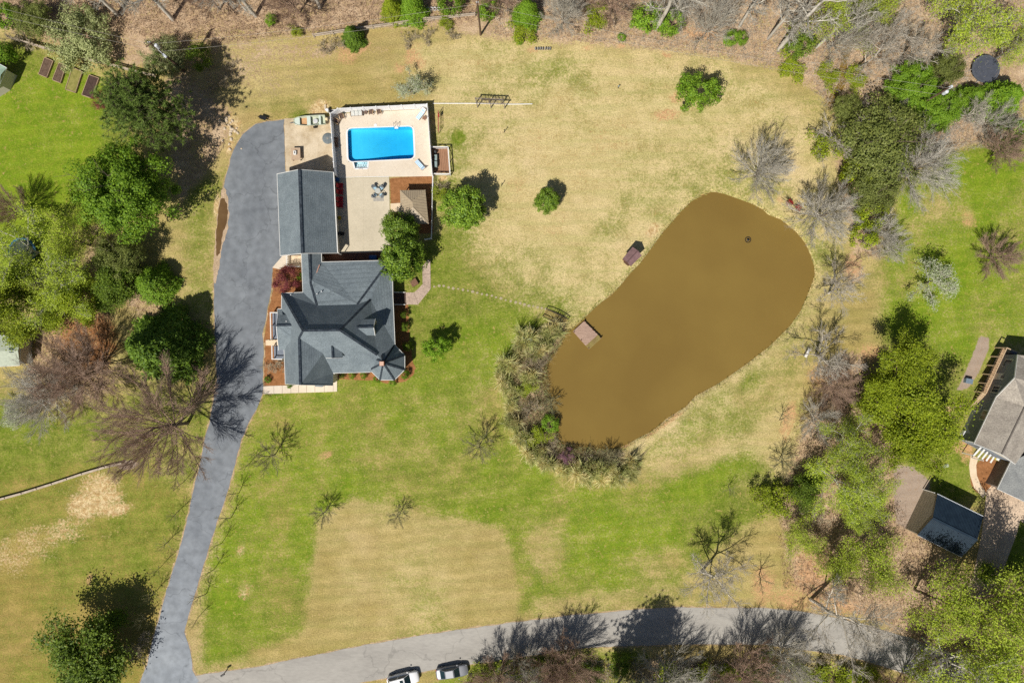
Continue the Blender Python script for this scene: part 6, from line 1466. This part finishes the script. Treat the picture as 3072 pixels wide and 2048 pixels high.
trr = random.Random(77)
def plant(name, key, px, py, rpx, h, label, cat='tree', group=None, hc=None, rz=None):
    """(px,py): where the crown's middle shows; rpx: crown radius; h: height in metres"""
    hc = h*.6 if hc is None else hc
    b = P(px, py, hc); Rm = rpx*.05*(1-hc/CAM_H)
    t = thing(name, label, cat, (b.x, b.y, 0), trr.uniform(0,6.28) if rz is None else rz, group, (Rm, Rm, h))
    for nm, me in VAR[key]: put(nm, me, t)
    return t
def plant_base(name, key, px, py, rpx, h, label, cat='tree', group=None):
    return plant(name, key, px, py, rpx, h, label, cat, group, hc=0.0)

# ---- left side
plant('pine_tree','pineA',434,327,155,14.5,'big dark pine with puffy needle tufts right of the raised beds')
plant('evergreen_tree','bigA',372,572,150,13,'largest bright green round tree below the big pine')
plant('evergreen_tree','olive',360,770,75,7,'dark shaded evergreen just below the largest bright green tree')
plant('evergreen_tree','cedarB',450,850,62,5,'low dark feathery evergreen in shade left of the driveway')
plant('evergreen_tree','green',330,850,70,6,'sparse dark green tree over reddish ground left of the driveway')
plant('cedar_tree','cedarA',446,1035,118,12,'dense dark green cedar with long shadow left of the driveway', rz=1.)
plant('bare_tree','bareA',446,1298,178,17,'large leafless brown tree casting branch shadow across the driveway', hc=11, rz=.6)
plant('bare_tree','bareA',205,1120,140,11,'leafless brown tree over orange mulch left of the cedar')
plant('bare_tree','bareB',90,1190,110,9,'leafless grey tree reaching over the pale shed at the left edge')
plant('flowering_shrub','white',40,1240,45,4,'small white-flowering tree at the left edge below the pale shed','shrub')
plant('leafy_tree','limeA',84,752,118,9,'pale green young-leaved tree shading the blue trampoline')
plant('leafy_tree','limeA',150,860,115,10,'pale green tree just below the blue trampoline')
plant('leafy_tree','limeA',36,800,84,7,'pale green tree covering the lower edge of the blue trampoline')
plant('leafy_tree','yel',40,930,95,9,'yellow-green tree at the left edge above the pale shed')
plant('leafy_tree','limeB',200,720,70,9,'thin-leaved tree between blue trampoline and largest green tree')
plant('leafy_tree','yel',215,905,70,7,'dense yellow-green tree left of the reddish clearing')
plant('bare_tree','bareA',15,620,60,8,'thin leafless tree at the left edge above the blue trampoline')
plant('willow_shrub','silver',232,110,108,4.5,'wide silvery green willowy shrub behind the raised-bed fence','shrub')
plant('willow_shrub','silver',490,165,68,4,'silvery green shrub growing round the lamp utility pole','shrub')
plant('evergreen_shrub','bushA',592,165,38,4.2,'dark green round shrub just right of the lamp utility pole','shrub')
plant('evergreen_shrub','bushB',15,45,42,4,'bright green shrub in the top left corner','shrub')
plant('evergreen_shrub','olive',100,55,60,4.5,'dark olive shrub left of the wide silvery shrub','shrub')
plant('evergreen_shrub','bushB',8,155,36,4,'bright green shrub at the left edge by the mint roof','shrub')
plant('bare_shrub','bush_bare',45,90,55,3,'grey leafless shrub left of the wide silvery shrub','shrub')
plant('bare_shrub','bush_bare',650,240,40,2.5,'pale leafless shrub in the big pine shadow','shrub')
plant('red_shrub','maple',300,300,30,2,'small dark red shrub at the foot of the big pine','shrub')
plant('oak_tree','green',240,1992,122,9,'dark green full-leaved tree in the bottom left corner')
plant('bare_shrub','bush_bare',400,1955,50,3.5,'brown leafless shrub right of the bottom left green tree','shrub')
# ---- saplings along the drive
for i, (x, y) in enumerate(((552,1445),(535,1533),(504,1624),(486,1696),(470,1771),(447,1840),(424,1918),(405,1990))):
    plant_base('sapling','sap',x,y,19+4*(i%3),trr.uniform(3.6,4.8),('leafless sapling left of the driveway, %s from the top' % ('first','second','third','fourth','fifth','sixth','seventh','eighth')[i]),'sapling','leafless saplings lining the driveway')
for i, (x, y) in enumerate(((748,1390),(717,1478),(694,1551),(666,1627),(643,1706),(620,1779),(599,1846))):
    plant_base('sapling','sap',x,y,20+4*(i%3),trr.uniform(3.6,5),('leafless sapling right of the driveway, %s from the top' % ('first','second','third','fourth','fifth','sixth','seventh')[i]),'sapling','leafless saplings lining the driveway')
plant_base('sapling','sap2',826,1362,50,6,'larger leafless young tree on the lawn below the front walk','sapling')
plant_base('sapling','sap2',1440,1331,50,5.5,'leafless young tree on the lawn left of the pampas clumps','sapling')
plant_base('sapling','sap2',978,1533,36,4,'leafless young tree at the top left of the dry rectangle','sapling')
plant_base('sapling','sap2',1198,1543,30,3.6,'leafless young tree at the top middle of the dry rectangle','sapling')
plant_base('sapling','sap',2184,1458,24,3,'tiny leafless sapling on green lawn below the pond','sapling')
plant_base('sapling','sap',2338,1259,28,3,'tiny leafless sapling on reddish soil right of the pond','sapling')
plant_base('sapling','sap',2277,1722,40,4.5,'leaning leafless sapling on bare soil above the road','sapling')
# ---- lawn and house
plant('magnolia_tree','magA',1390,626,70,7,'round dark magnolia on the lawn right of the pool yard', hc=3.6)
plant('magnolia_tree','magA',1641,604,40,4.2,'small round magnolia alone on the dry lawn above the pond', hc=2.2)
plant('magnolia_tree','loose',2091,275,70,5.5,'loose bright green tree alone on the upper right dry lawn', hc=2.8)
plant('magnolia_tree','magB',1200,690,60,6.2,'upper of two touching magnolias beside the gazebo', hc=3.5)
plant('magnolia_tree','magB',1207,775,70,9,'lower of two touching magnolias overhanging the house corner', hc=5.5)
plant('magnolia_tree','loose',1307,1043,46,4.6,'small loose magnolia on the lawn right of the turret', hc=2.6)
plant('bare_shrub','white',1234,262,46,4.5,'grey leafless small tree just above the pool fence','shrub')
plant('japanese_maple','maple',857,836,44,3.4,'dark red maple between driveway and house','tree', hc=2.0)
for x, y, r, h, l, k in ((1212,944,13,1.6,'upper round shrub below the side steps','bushA'),(1216,980,15,1.8,'middle round shrub against the right house wall','bushA'),(1222,1040,16,1.8,'lower round shrub in shade beside the turret','bushA'),(1215,1124,15,1.5,'round shrub in the mulch curve right of the turret base','bushB'),(1055,1126,12,1.2,'second clipped shrub from the left below the front wall','bushB'),(1090,1126,12,1.2,'third clipped shrub from the left below the front wall','bushB'),(1026,1126,10,1.1,'leftmost clipped shrub below the front wall','bushA'),(1130,1138,12,1.2,'clipped shrub just left of the turret base','bushB'),(1178,1148,12,1.,'clipped shrub directly below the turret','bushB'),(802,1138,11,.9,'small green plant in the bed by the driveway corner','bushB'),(868,1158,8,.7,'tiny green plant at the front gable wall','bushB'),(900,830,12,1.8,'green shrub between red maple and house wall','bushB'),(1320,590,26,1.6,'thin shrub by the white rail fence left of the round magnolia','shrubby'),(1326,560,22,1.4,'straw-coloured thin shrub by the pump deck','bush_bare'),(825,1100,34,1.0,'leafless low shrub in the front garden bed','bush_bare')):
    plant('shrub', k, x, y, r, h, l, 'shrub')
# ---- pond edge
pl_ = [(1654,992,42,2.4,'pampA'),(1578,1020,42,2.6,'pampB'),(1632,1040,32,2.2,'pampA'),(1528,1092,42,2.6,'pampC'),(1587,1129,34,2.2,'pampA'),(1516,1156,34,2.,'pampA'),(1535,1214,32,2.,'pampC'),(1539,1266,34,2.2,'pampA'),(1565,1318,34,2.2,'pampB'),(1592,1366,34,2.1,'pampA'),(1640,1390,36,2.3,'pampC'),(1690,1412,30,1.9,'pampC'),(1750,1424,44,2.5,'pampA'),(1806,1420,38,2.3,'pampA'),(1858,1430,34,2.,'pampB'),(1890,1394,36,2.2,'pampA'),(1898,1420,30,1.8,'pampC'),(1610,1060,30,1.8,'pampC'),(1555,1050,26,1.8,'pampA'),(1500,1120,24,1.6,'pampC'),(1620,1350,28,1.8,'pampA'),(1545,1180,26,1.7,'pampC'),(1720,1395,28,1.7,'pampC'),(1780,1395,26,1.7,'pampA'),(1835,1400,26,1.7,'pampC')]
for i, (x, y, r, h, k) in enumerate(pl_):
    side = 'below the footbridge' if y < 1070 else ('left of the pond' if y < 1300 else 'below the pond')
    pos = {'pampA':'green-bladed','pampB':'white-plumed','pampC':'straw-coloured'}[k]
    plant('pampas_grass', k, x, y, r*.98, h, '%s pampas clump in the thicket %s, %s' % (pos, side, ('topmost and nearest the footbridge','upper left one with dark shadow','just right of the upper left one','at the left bend','between left bend and water','small one left of the bend','at mid height on the left','below the mid-left one','at the lower left turn','after the lower left turn','below the pink shrub to its left','below the pink shrub','large one at the bottom','right of the large bottom one','bottom right one with white plumes','upper right one near the water','lower right end of the row','small one near the bare bushes','between the two upper ones','leftmost small one','beside the dark thicket','tucked at mid left','tucked above the large bottom one','tucked above the bottom row','tucked at the right of the bottom row')[i]), 'pampas grass', 'pampas clumps round the pond corner', hc=h*.4)
for x, y, r, h, k, l in ((1606,1088,38,2.6,'bush_bare','grey leafless bush on the upper left pond edge'),(1632,1080,28,2.0,'bush_bare','pale leafless bush overhanging the upper left pond edge'),(1591,1220,42,3.4,'bush_bare','purplish grey leafless bush left of the pond'),(1655,1212,36,3.2,'sap2','leafless small tree leaning over the left pond edge'),(1652,1272,34,2.2,'bushB','bright green bush on the left pond edge'),(1610,1315,40,2.2,'shrubby','dark olive thicket bush at the lower left pond edge'),(1702,1372,30,2.8,'pink','pink-blossomed small tree at the bottom of the pond'),(1828,1372,40,3.4,'sap2','leafless twiggy tree at the bottom right of the thicket'),(1770,1375,30,1.6,'bush_bare','brown leafless bush at the bottom pond edge'),(1850,1370,30,1.5,'bush_bare','brown leafless bush near the bottom right pond edge'),(1655,1345,34,1.8,'bush_bare','dark leafless bush left of the pink tree'),(1580,1170,30,1.6,'shrubby','olive bush amid the left pampas clumps')):
    plant('pond_shrub', k, x, y, r*.85, h*.8, l, 'shrub')
# ---- right of the pond
for x, y, r, h, k, l, hc in ((2312,495,88,9.5,'bareB','grey leafless tree above the pond top',6.5),(2494,628,96,9,'bareB','grey leafless tree right of the pond top beside red bushes',5.5),(2785,480,120,10,'bareB','wide pale leafless tree right of the olive evergreen',6.5),(2540,872,76,8,'bareC','leafless tree at the right pond edge, upper one',5.5),(2504,1066,92,9,'bareC','pale leafless tree by the small bench',6.0),(2522,1172,74,6.5,'bareA','brown leafless tree left of the yellow-green trees',4.5),(2470,1268,68,6,'bareD','grey leafless tree at the left of the green thicket',4.),(2660,690,66,6,'bareD','dark leafless tree below the olive evergreen',3.5),(2690,745,50,4.5,'bareD','low leafless tree at the lawn edge below the olive evergreen',3.),(3022,765,66,6,'bareA','leafless tree near the right edge above the white-flowering tree',4.),(2530,395,72,6,'bareC','pale dead-looking branches left of the olive evergreen',4.5),(2668,348,76,6.5,'bareC','pale leafless branches above the olive evergreen',5.),(2920,318,70,7,'bareC','pale leafless tree near the right transformer pole',5.),(3020,352,64,7,'bareD','leafless tree at the right edge below the round trampoline',5.),(3045,440,66,7,'bareA','leafless tree at the right edge above the bright lawn',5.)):
    plant('bare_tree', k, x, y, r, h, l, hc=hc)
plant('pear_tree','white',2812,845,62,5.5,'white-flowering tree on the right lawn', hc=3.2)
for x, y, r, h, k, l in ((2650,430,140,8,'olive','large olive evergreen mass upper right'),(2618,565,80,6,'olive','lower lobe of olive evergreen beside the leafless tree'),(2618,645,50,4,'bushY','yellow-green shrub below the olive evergreen'),(2597,705,42,3.5,'bushY','small yellow-green shrub at the clearing right of the pond'),(2740,262,82,6,'bigA','bright evergreen left of the right transformer pole'),(2840,205,54,5,'olive','evergreen left of the round trampoline'),(2812,330,72,6,'bigA','evergreen below the right transformer pole'),(2920,290,46,4.5,'cedarB','evergreen just below the round trampoline'),(3022,290,64,6,'cedarB','evergreen at the right edge beside the sandy clearing'),(2540,330,50,4,'olive','dark shrub at the mouth of the creek'),(3040,400,50,4,'bushB','green shrub at the right edge below evergreens'),(2580,500,60,5,'bushY','mixed green shrub left of the olive evergreen'),(2480,430,46,3.5,'shrubby','twiggy olive shrub left of the pale dead branches'),(2712,1118,84,9,'yel','upper of the big yellow-green trees on the right'),(2745,1225,112,10,'yel','largest middle yellow-green tree on the right'),(2765,1312,88,8.5,'yel','lower of the big yellow-green trees on the right'),(2640,1200,60,7,'yel','yellow-green tree joined to the brown leafless tree'),(2565,1335,92,9,'limeA','mid green tree in the thicket right of the lawn'),(2530,1435,104,9,'limeA','pale leafy tree in the middle of the right thicket'),(2585,1480,86,9,'limeA','pale leafy tree with white branches at the thicket bottom'),(2590,1550,56,8,'limeA','pale leafy tree left of the dark metal shed'),(2500,1682,72,7,'limeB','thin green tree above the sycamore by the road'),(2625,1670,88,9,'limeB','thin-leaved tree below the dark metal shed, left of its shadow'),(2430,1470,50,5,'green','small green tree left of the right thicket'),(2400,1600,56,5,'limeB','thin pale tree on bare soil left of the thicket')):
    plant('leafy_tree', k, x, y, r, h, l)
for x, y, r, h, k, l in ((2284,1491,34,3,'shrubby','twiggy greenish shrub on the lawn edge below the pond'),(2354,1390,44,4,'sap2','dark crooked leafless tree left of the right thicket'),(2330,1500,50,3.5,'shrubby','twiggy dark shrub left of the pale leafy thicket'),(2440,1560,50,3,'bush_bare','leafless brush left of the thicket bottom')):
    plant('shrub', k, x, y, r, h, l, 'shrub')
for x, y, l in ((2369,607,'left'),(2394,623,'right')): plant('azalea', 'azalea', x, y, 11, .9, '%s of two small red azaleas by the grey leafless tree' % l, 'shrub')
plant_base('bare_tree','bareC',2104,1714,95,10,'crooked leafless tree on dry grass just above the road')
# ---- bottom right
plant('sycamore_tree','bareC',2540,1890,138,17,'tall pale sycamore leaning over the road bottom right', hc=11)
for x, y, r, h, hc, k, l in ((2990,1850,128,16,11,'limeB','tall pale-leaved tree whose shadow falls on the metal shed'),(2845,1830,108,12,8,'limeB','pale-leaved tree right of the sycamore'),(2870,1985,140,13,8,'limeA','bright young-leaved tree at the bottom right over the road'),(3010,2010,130,13,8,'limeB','young-leaved tree in the bottom right corner'),(3058,1735,78,8,5,'green','darker green tree at the right edge beyond the driveway'),(3070,1900,110,12,8,'limeB','pale-leaved tree cut by the right edge near the bottom')):
    plant('leafy_tree', k, x, y, r, h, l, hc=hc)
# ---- south of the road: crowns lean out of the picture, shadows fall on the road
for x, y, r, h, k, l in ((1845,2062,118,18,'pineB','tall pine below the road whose shadow crosses it'),):
    plant_base('pine_tree', k, x, y, r, h, l)
for i, (x, y, r, h, k) in enumerate(((1500,2020,84,9.5,'bareA'),(1569,2000,80,9.5,'bareB'),(1644,1998,84,9.5,'bareA'),(1693,1975,90,10,'bareA'),(1987,2032,115,11,'bareB'),(2209,2006,110,10.5,'bareA'),(2337,1955,80,9.5,'bareB'),(2560,2070,80,10,'bareA'),(2689,2046,90,13,'bareA'),(2813,2046,80,11,'limeB'),(2100,2060,90,10,'bareD'))):
    plant_base('roadside_tree', k, x, y, r, h, 'leafless tree below the road, %s from the left' % ('first','second','third','fourth','fifth','seventh','eighth','ninth','tenth','last','sixth')[i], group='trees along the lower side of the road')
for i, (x, y, r, h, k) in enumerate(((1452,2030,38,1.8,'shrubby'),(1530,2035,48,2,'shrubby'),(1620,2030,46,2,'bushY'),(1700,2040,44,2,'shrubby'),(1770,2035,44,2,'bushA'),(1860,2000,40,3,'bushA'),(1930,2040,44,2,'bush_bare'),(2010,2045,50,2.2,'shrubby'),(2100,2020,50,2,'shrubby'),(2190,2045,50,2,'bushY'),(2270,2020,46,2.4,'bushA'),(2370,2030,56,2.4,'bushY'),(2450,2045,50,2.2,'shrubby'),(2550,2030,50,2.2,'shrubby'),(1425,2044,26,1.4,'bushY'),(2310,1985,34,1.8,'shrubby'),(2470,1990,40,2,'bush_bare'),(2620,2045,40,2,'shrubby'))):
    plant('roadside_shrub', k, x, y, r, h, '%s along the lower road verge, %s' % ({'shrubby':'twiggy yellow-green shrub','bush_bare':'leafless brown shrub','bushA':'dark green shrub','bushY':'yellow-green bush'}[k], ('right of the silver car','left end of the verge','left of the pine','near the pine left side','beside the pine trunk','dark one in the pine shadow','right of the pine trunk','between pine and next tree','under the sixth tree','below the middle shadows','dark one before the sycamore','big one below the sycamore left','below the sycamore','below the sycamore right','smallest one touching the silver car','at the road edge','beneath the sycamore branches','nearest the bright tree')[i]), 'shrub')
# ---- top wood edge
for i, (x, y, r, h, k) in enumerate(((353,46,80,14,'tall'),(519,60,80,14,'tall'),(768,49,80,14,'tall'),(899,40,70,12,'bareA'),(960,24,70,13,'tall'),(1967,88,90,18,'tall'),(2335,150,90,19,'tall'),(2304,117,60,14,'tall'),(2448,143,60,14,'tall'),(2218,80,60,13,'tall'),(2114,104,60,12,'bareB'),(2565,209,70,11,'bareC'),(2696,196,70,11,'bareC'),(1690,70,60,9,'bareB'),(2484,150,60,13,'bareB'),(660,30,70,12,'bareA'),(1830,40,70,12,'bareA'),(2030,40,70,13,'bareB'),(1500,20,60,12,'bareA'))):
    plant_base('woodland_tree', k, x, y, r, h, '%s at the top woods edge, %s from the left' % ({'tall':'tall pale-trunked leafless tree','bareA':'brown leafless tree','bareB':'grey leafless tree','bareC':'pale leaning leafless tree'}[k], ('first','second','fourth','fifth','sixth','tenth and thickest','fifteenth','fourteenth','sixteenth','thirteenth','twelfth','eighteenth','nineteenth','eighth','seventeenth','third','ninth','eleventh','seventh')[i]), group='leafless trees along the top woods')
plant('bare_tree','bareC',2688,72,100,12,'pale leafless tree right of the creek with forked crown', hc=8)
plant('leafy_tree','limeA',2965,35,122,13,'big bright young-leaved tree in the top right corner', hc=9)
plant('leafy_tree','limeB',2515,18,70,12,'young-leaved tree at the top edge above the creek', hc=9)
plant('leafy_tree','limeB',2620,20,64,12,'young-leaved tree at the top edge right of the creek', hc=9)
plant('leafy_tree','limeA',3085,120,70,10,'young-leaved tree at the right edge above the trampoline', hc=7)
for x, y, r, h, k, l in ((1172,14,40,5,'cedarY','yellow-green conifer at the top edge, left of its pair'),(1235,16,44,5,'cedarB','green conifer at the top edge beside the white pails'),(1352,8,40,3.5,'bushB','bright green bush at the top edge right of the white pails'),(1052,98,36,4.5,'cedarA','dark green conifer on the old rail fence'),(810,59,19,1.8,'bushB','small bright green bush in the top left woods'),(889,91,18,1.2,'shrubby','small dull green bush near the top fence start'),(1340,65,22,1.3,'shrubby','green bush by the old rail fence near the utility pole'),(1465,22,36,3,'bushB','green vines just right of the middle utility pole'),(1582,30,44,5,'cedarB','green conifer at the top edge right of the utility pole'),(1555,58,22,2,'bushB','small green bush below the top edge conifer'),(1557,120,14,1.,'bushB','tiny green tuft above the concrete blocks'),(1941,52,50,3.5,'bushB','green bush left of the thick leaning trunk'),(2018,64,42,3.5,'bushB','green bush right of the thick leaning trunk'),(2410,132,48,3.2,'bushA','green bush beside the white trunk'),(1866,112,14,.7,'bushB','bright green grass tuft under the overhead wires'),(2195,112,26,1.6,'bushB','green bush pair at the top right woods, left one'),(2226,112,22,1.6,'bushB','green bush pair at the top right woods, right one'),(1010,128,30,1.4,'bush_bare','grey leafless bush below the dark conifer'),(1230,112,30,1.5,'bush_bare','grey leafless bush below the old rail fence'),(1280,105,26,1.4,'bush_bare','leafless bush below the old rail fence, middle'),(1350,100,26,1.4,'bush_bare','leafless bush below the old rail fence, right'),(965,140,24,1.2,'bush_bare','leafless bush left of the orange clay patch'),(690,195,24,1.3,'bush_bare','leafless bush right of the lamp utility pole'),(1780,50,40,1.8,'shrubby','twiggy olive bush in the top woods above the wires'),(1570,95,36,1.6,'shrubby','twiggy olive bush at the woods edge above the blocks'),(2380,200,40,1.4,'shrubby','twiggy brush at the woods edge below the white trunk'),(2480,230,36,1.2,'shrubby','green bank plants left of the creek'),(2560,240,36,1.2,'shrubby','green bank plants right of the creek')):
    plant('wood_shrub', k, x, y, r, h, l, 'shrub')

# ================================================================ brush: twigs and litter over the woods floor (uncountable)
def scatter_poly(poly, n, rng):
    A_ = np.array(poly, float); lo, hi = A_.min(0), A_.max(0); out = []; tot = 0
    while tot < n:
        q = rng.uniform(lo, hi, (n*2, 2)); ok = sdf(poly, q[:,0], q[:,1]) < 0; q = q[ok]; out.append(q); tot += len(q)
    q = np.concatenate(out)[:n]; return np.stack([(q[:,0]-1536)*.05, (1024-q[:,1])*.05, np.zeros(n)], 1)
def brush(name, label, poly, n, m_, seed, hmin=.3, hmax=1.3, rad=.012):
    rng = np.random.default_rng(seed); p = scatter_poly(poly, n, rng); lean = rng.normal(size=(n,3))*np.array([.55,.55,.2])+np.array([0,0,.7])
    e = p+lean*rng.uniform(hmin,hmax,n)[:,None]; seg = [np.concatenate([p, e, np.full((n,1),rad), np.full((n,1),rad*.5)], 1)]
    for k in range(3):
        b = p+(e-p)*rng.uniform(.3,.9,n)[:,None]; f_ = b+(lean*.4+rng.normal(size=(n,3))*.5)*rng.uniform(.2,.5,n)[:,None]; f_[:,2] = np.maximum(f_[:,2], .02)
        seg.append(np.concatenate([b, f_, np.full((n,1),rad*.7), np.full((n,1),rad*.4)], 1))
    v, f = tubes(np.concatenate(seg), 3); o = put(name, mesh_np(name, v, f, m_)); tag(o, label, 'brush', kind='stuff')
def litter(name, label, poly, n, m_, seed, size=.1):
    rng = np.random.default_rng(seed); p = scatter_poly(poly, n, rng); p[:,2] = rng.uniform(.02,.12,n)
    v, f = leaves(p, rng.normal(size=(n,3))*.5+np.array([0,0,1.]), size, rng); o = put(name, mesh_np(name, v, f, m_)); tag(o, label, 'ground cover', kind='stuff')
TOPW = [(1480,-40),(3150,-40),(3150,60),(2880,300),(2560,420),(2470,330),(2430,240),(2250,190),(1900,140),(1480,105)]
TOPL = [(-60,-40),(1480,-40),(1440,60),(1000,95),(760,120),(600,140),(330,90),(60,80),(-60,60)]
RIGHTW = [(2540,480),(2700,330),(3072,250),(3072,420),(2800,470),(2680,560),(2660,780),(2590,770)]
LOWR = [(2400,1200),(2520,1060),(2620,1080),(2700,1400),(2690,1500),(2780,1640),(2880,1760),(3120,1780),(3120,2100),(2800,2100),(2700,1890),(2500,1810),(2350,1760),(2330,1500)]
SOUTH = [(1420,2010),(1640,1985),(2000,1970),(2330,1980),(2560,2030),(2700,2080),(1380,2080)]
LEFTW = [(160,720),(330,660),(480,860),(500,960),(340,900),(320,1150),(150,1250),(40,1250),(90,1020)]
LITM = leafmat('leaf_litter', S(186,158,126), S(134,106,80), .1, .9, .1, gain=1.1)
for i, (pg, nb_, nl) in enumerate(((TOPW,9000,9000),(TOPL,4500,7000),(RIGHTW,3500,3000),(LOWR,5200,7000),(SOUTH,3600,4000),(LEFTW,1600,4000))):
    nm = ('upper right woods','upper left woods','evergreen thicket on the right','thicket above the road on the right','verge below the road','shaded grove on the left')[i]
    brush('woodland_brush', 'low leafless brush over the floor of the %s' % nm, pg, nb_, TWIG_BROWN if i % 2 else TWIG_GREY, 200+i)
    litter('leaf_litter', 'fallen brown leaves on the floor of the %s' % nm, pg, nl, LITM, 300+i)
THK = [(1655,975),(1700,1000),(1640,1100),(1650,1200),(1680,1330),(1860,1350),(1900,1400),(1860,1430),(1720,1420),(1590,1370),(1540,1250),(1525,1110),(1580,1010)]
brush('thicket_brush', 'dead stems between the pampas clumps round the pond corner', THK, 5200, mat('dead_stem', S(196,178,134), S(150,132,94), scale=.5, island=.3), 401, .25, .8)
rngp = np.random.default_rng(410); C = scatter_poly(THK, 6500, rngp); C[:,2] = rngp.uniform(.05,.7,len(C))
v, f = leaves(C, rngp.normal(size=C.shape)+np.array([0,0,.6]), .16, rngp, aspect=.25); tag(put('thicket_weeds', mesh_np('thicket_weeds', v, f, L_SILVER)), 'dark weeds filling the thicket round the pond corner', 'weeds', kind='stuff')
# reeds and grass tufts along the bank
bk = np.array(POND, float); seg = np.roll(bk, -1, 0)-bk; ln = np.hypot(seg[:,0], seg[:,1]); rngb = np.random.default_rng(420); n = 1500
ii = rngb.choice(len(bk), n, p=ln/ln.sum()); tt = rngb.random(n); q = bk[ii]+seg[ii]*tt[:,None]; cen_ = bk.mean(0); o_ = q-cen_; o_ /= np.linalg.norm(o_, axis=1, keepdims=True); q = q+o_*np.abs(rngb.normal(size=n))[:,None]*11+o_*2
p = np.stack([(q[:,0]-1536)*.05, (1024-q[:,1])*.05, np.full(n,-.12)], 1); e = p+rngb.normal(size=(n,3))*np.array([.16,.16,.05])+np.array([0,0,.35])
v, f = tubes(np.concatenate([p, e, np.full((n,1),.03), np.full((n,1),.008)], 1), 3); tag(put('bank_grass', mesh_np('bank_grass', v, f, leafmat('bank_blade', S(176,168,96), S(120,128,56), .2))), 'grass tufts fringing the pond bank', 'grass', kind='stuff')
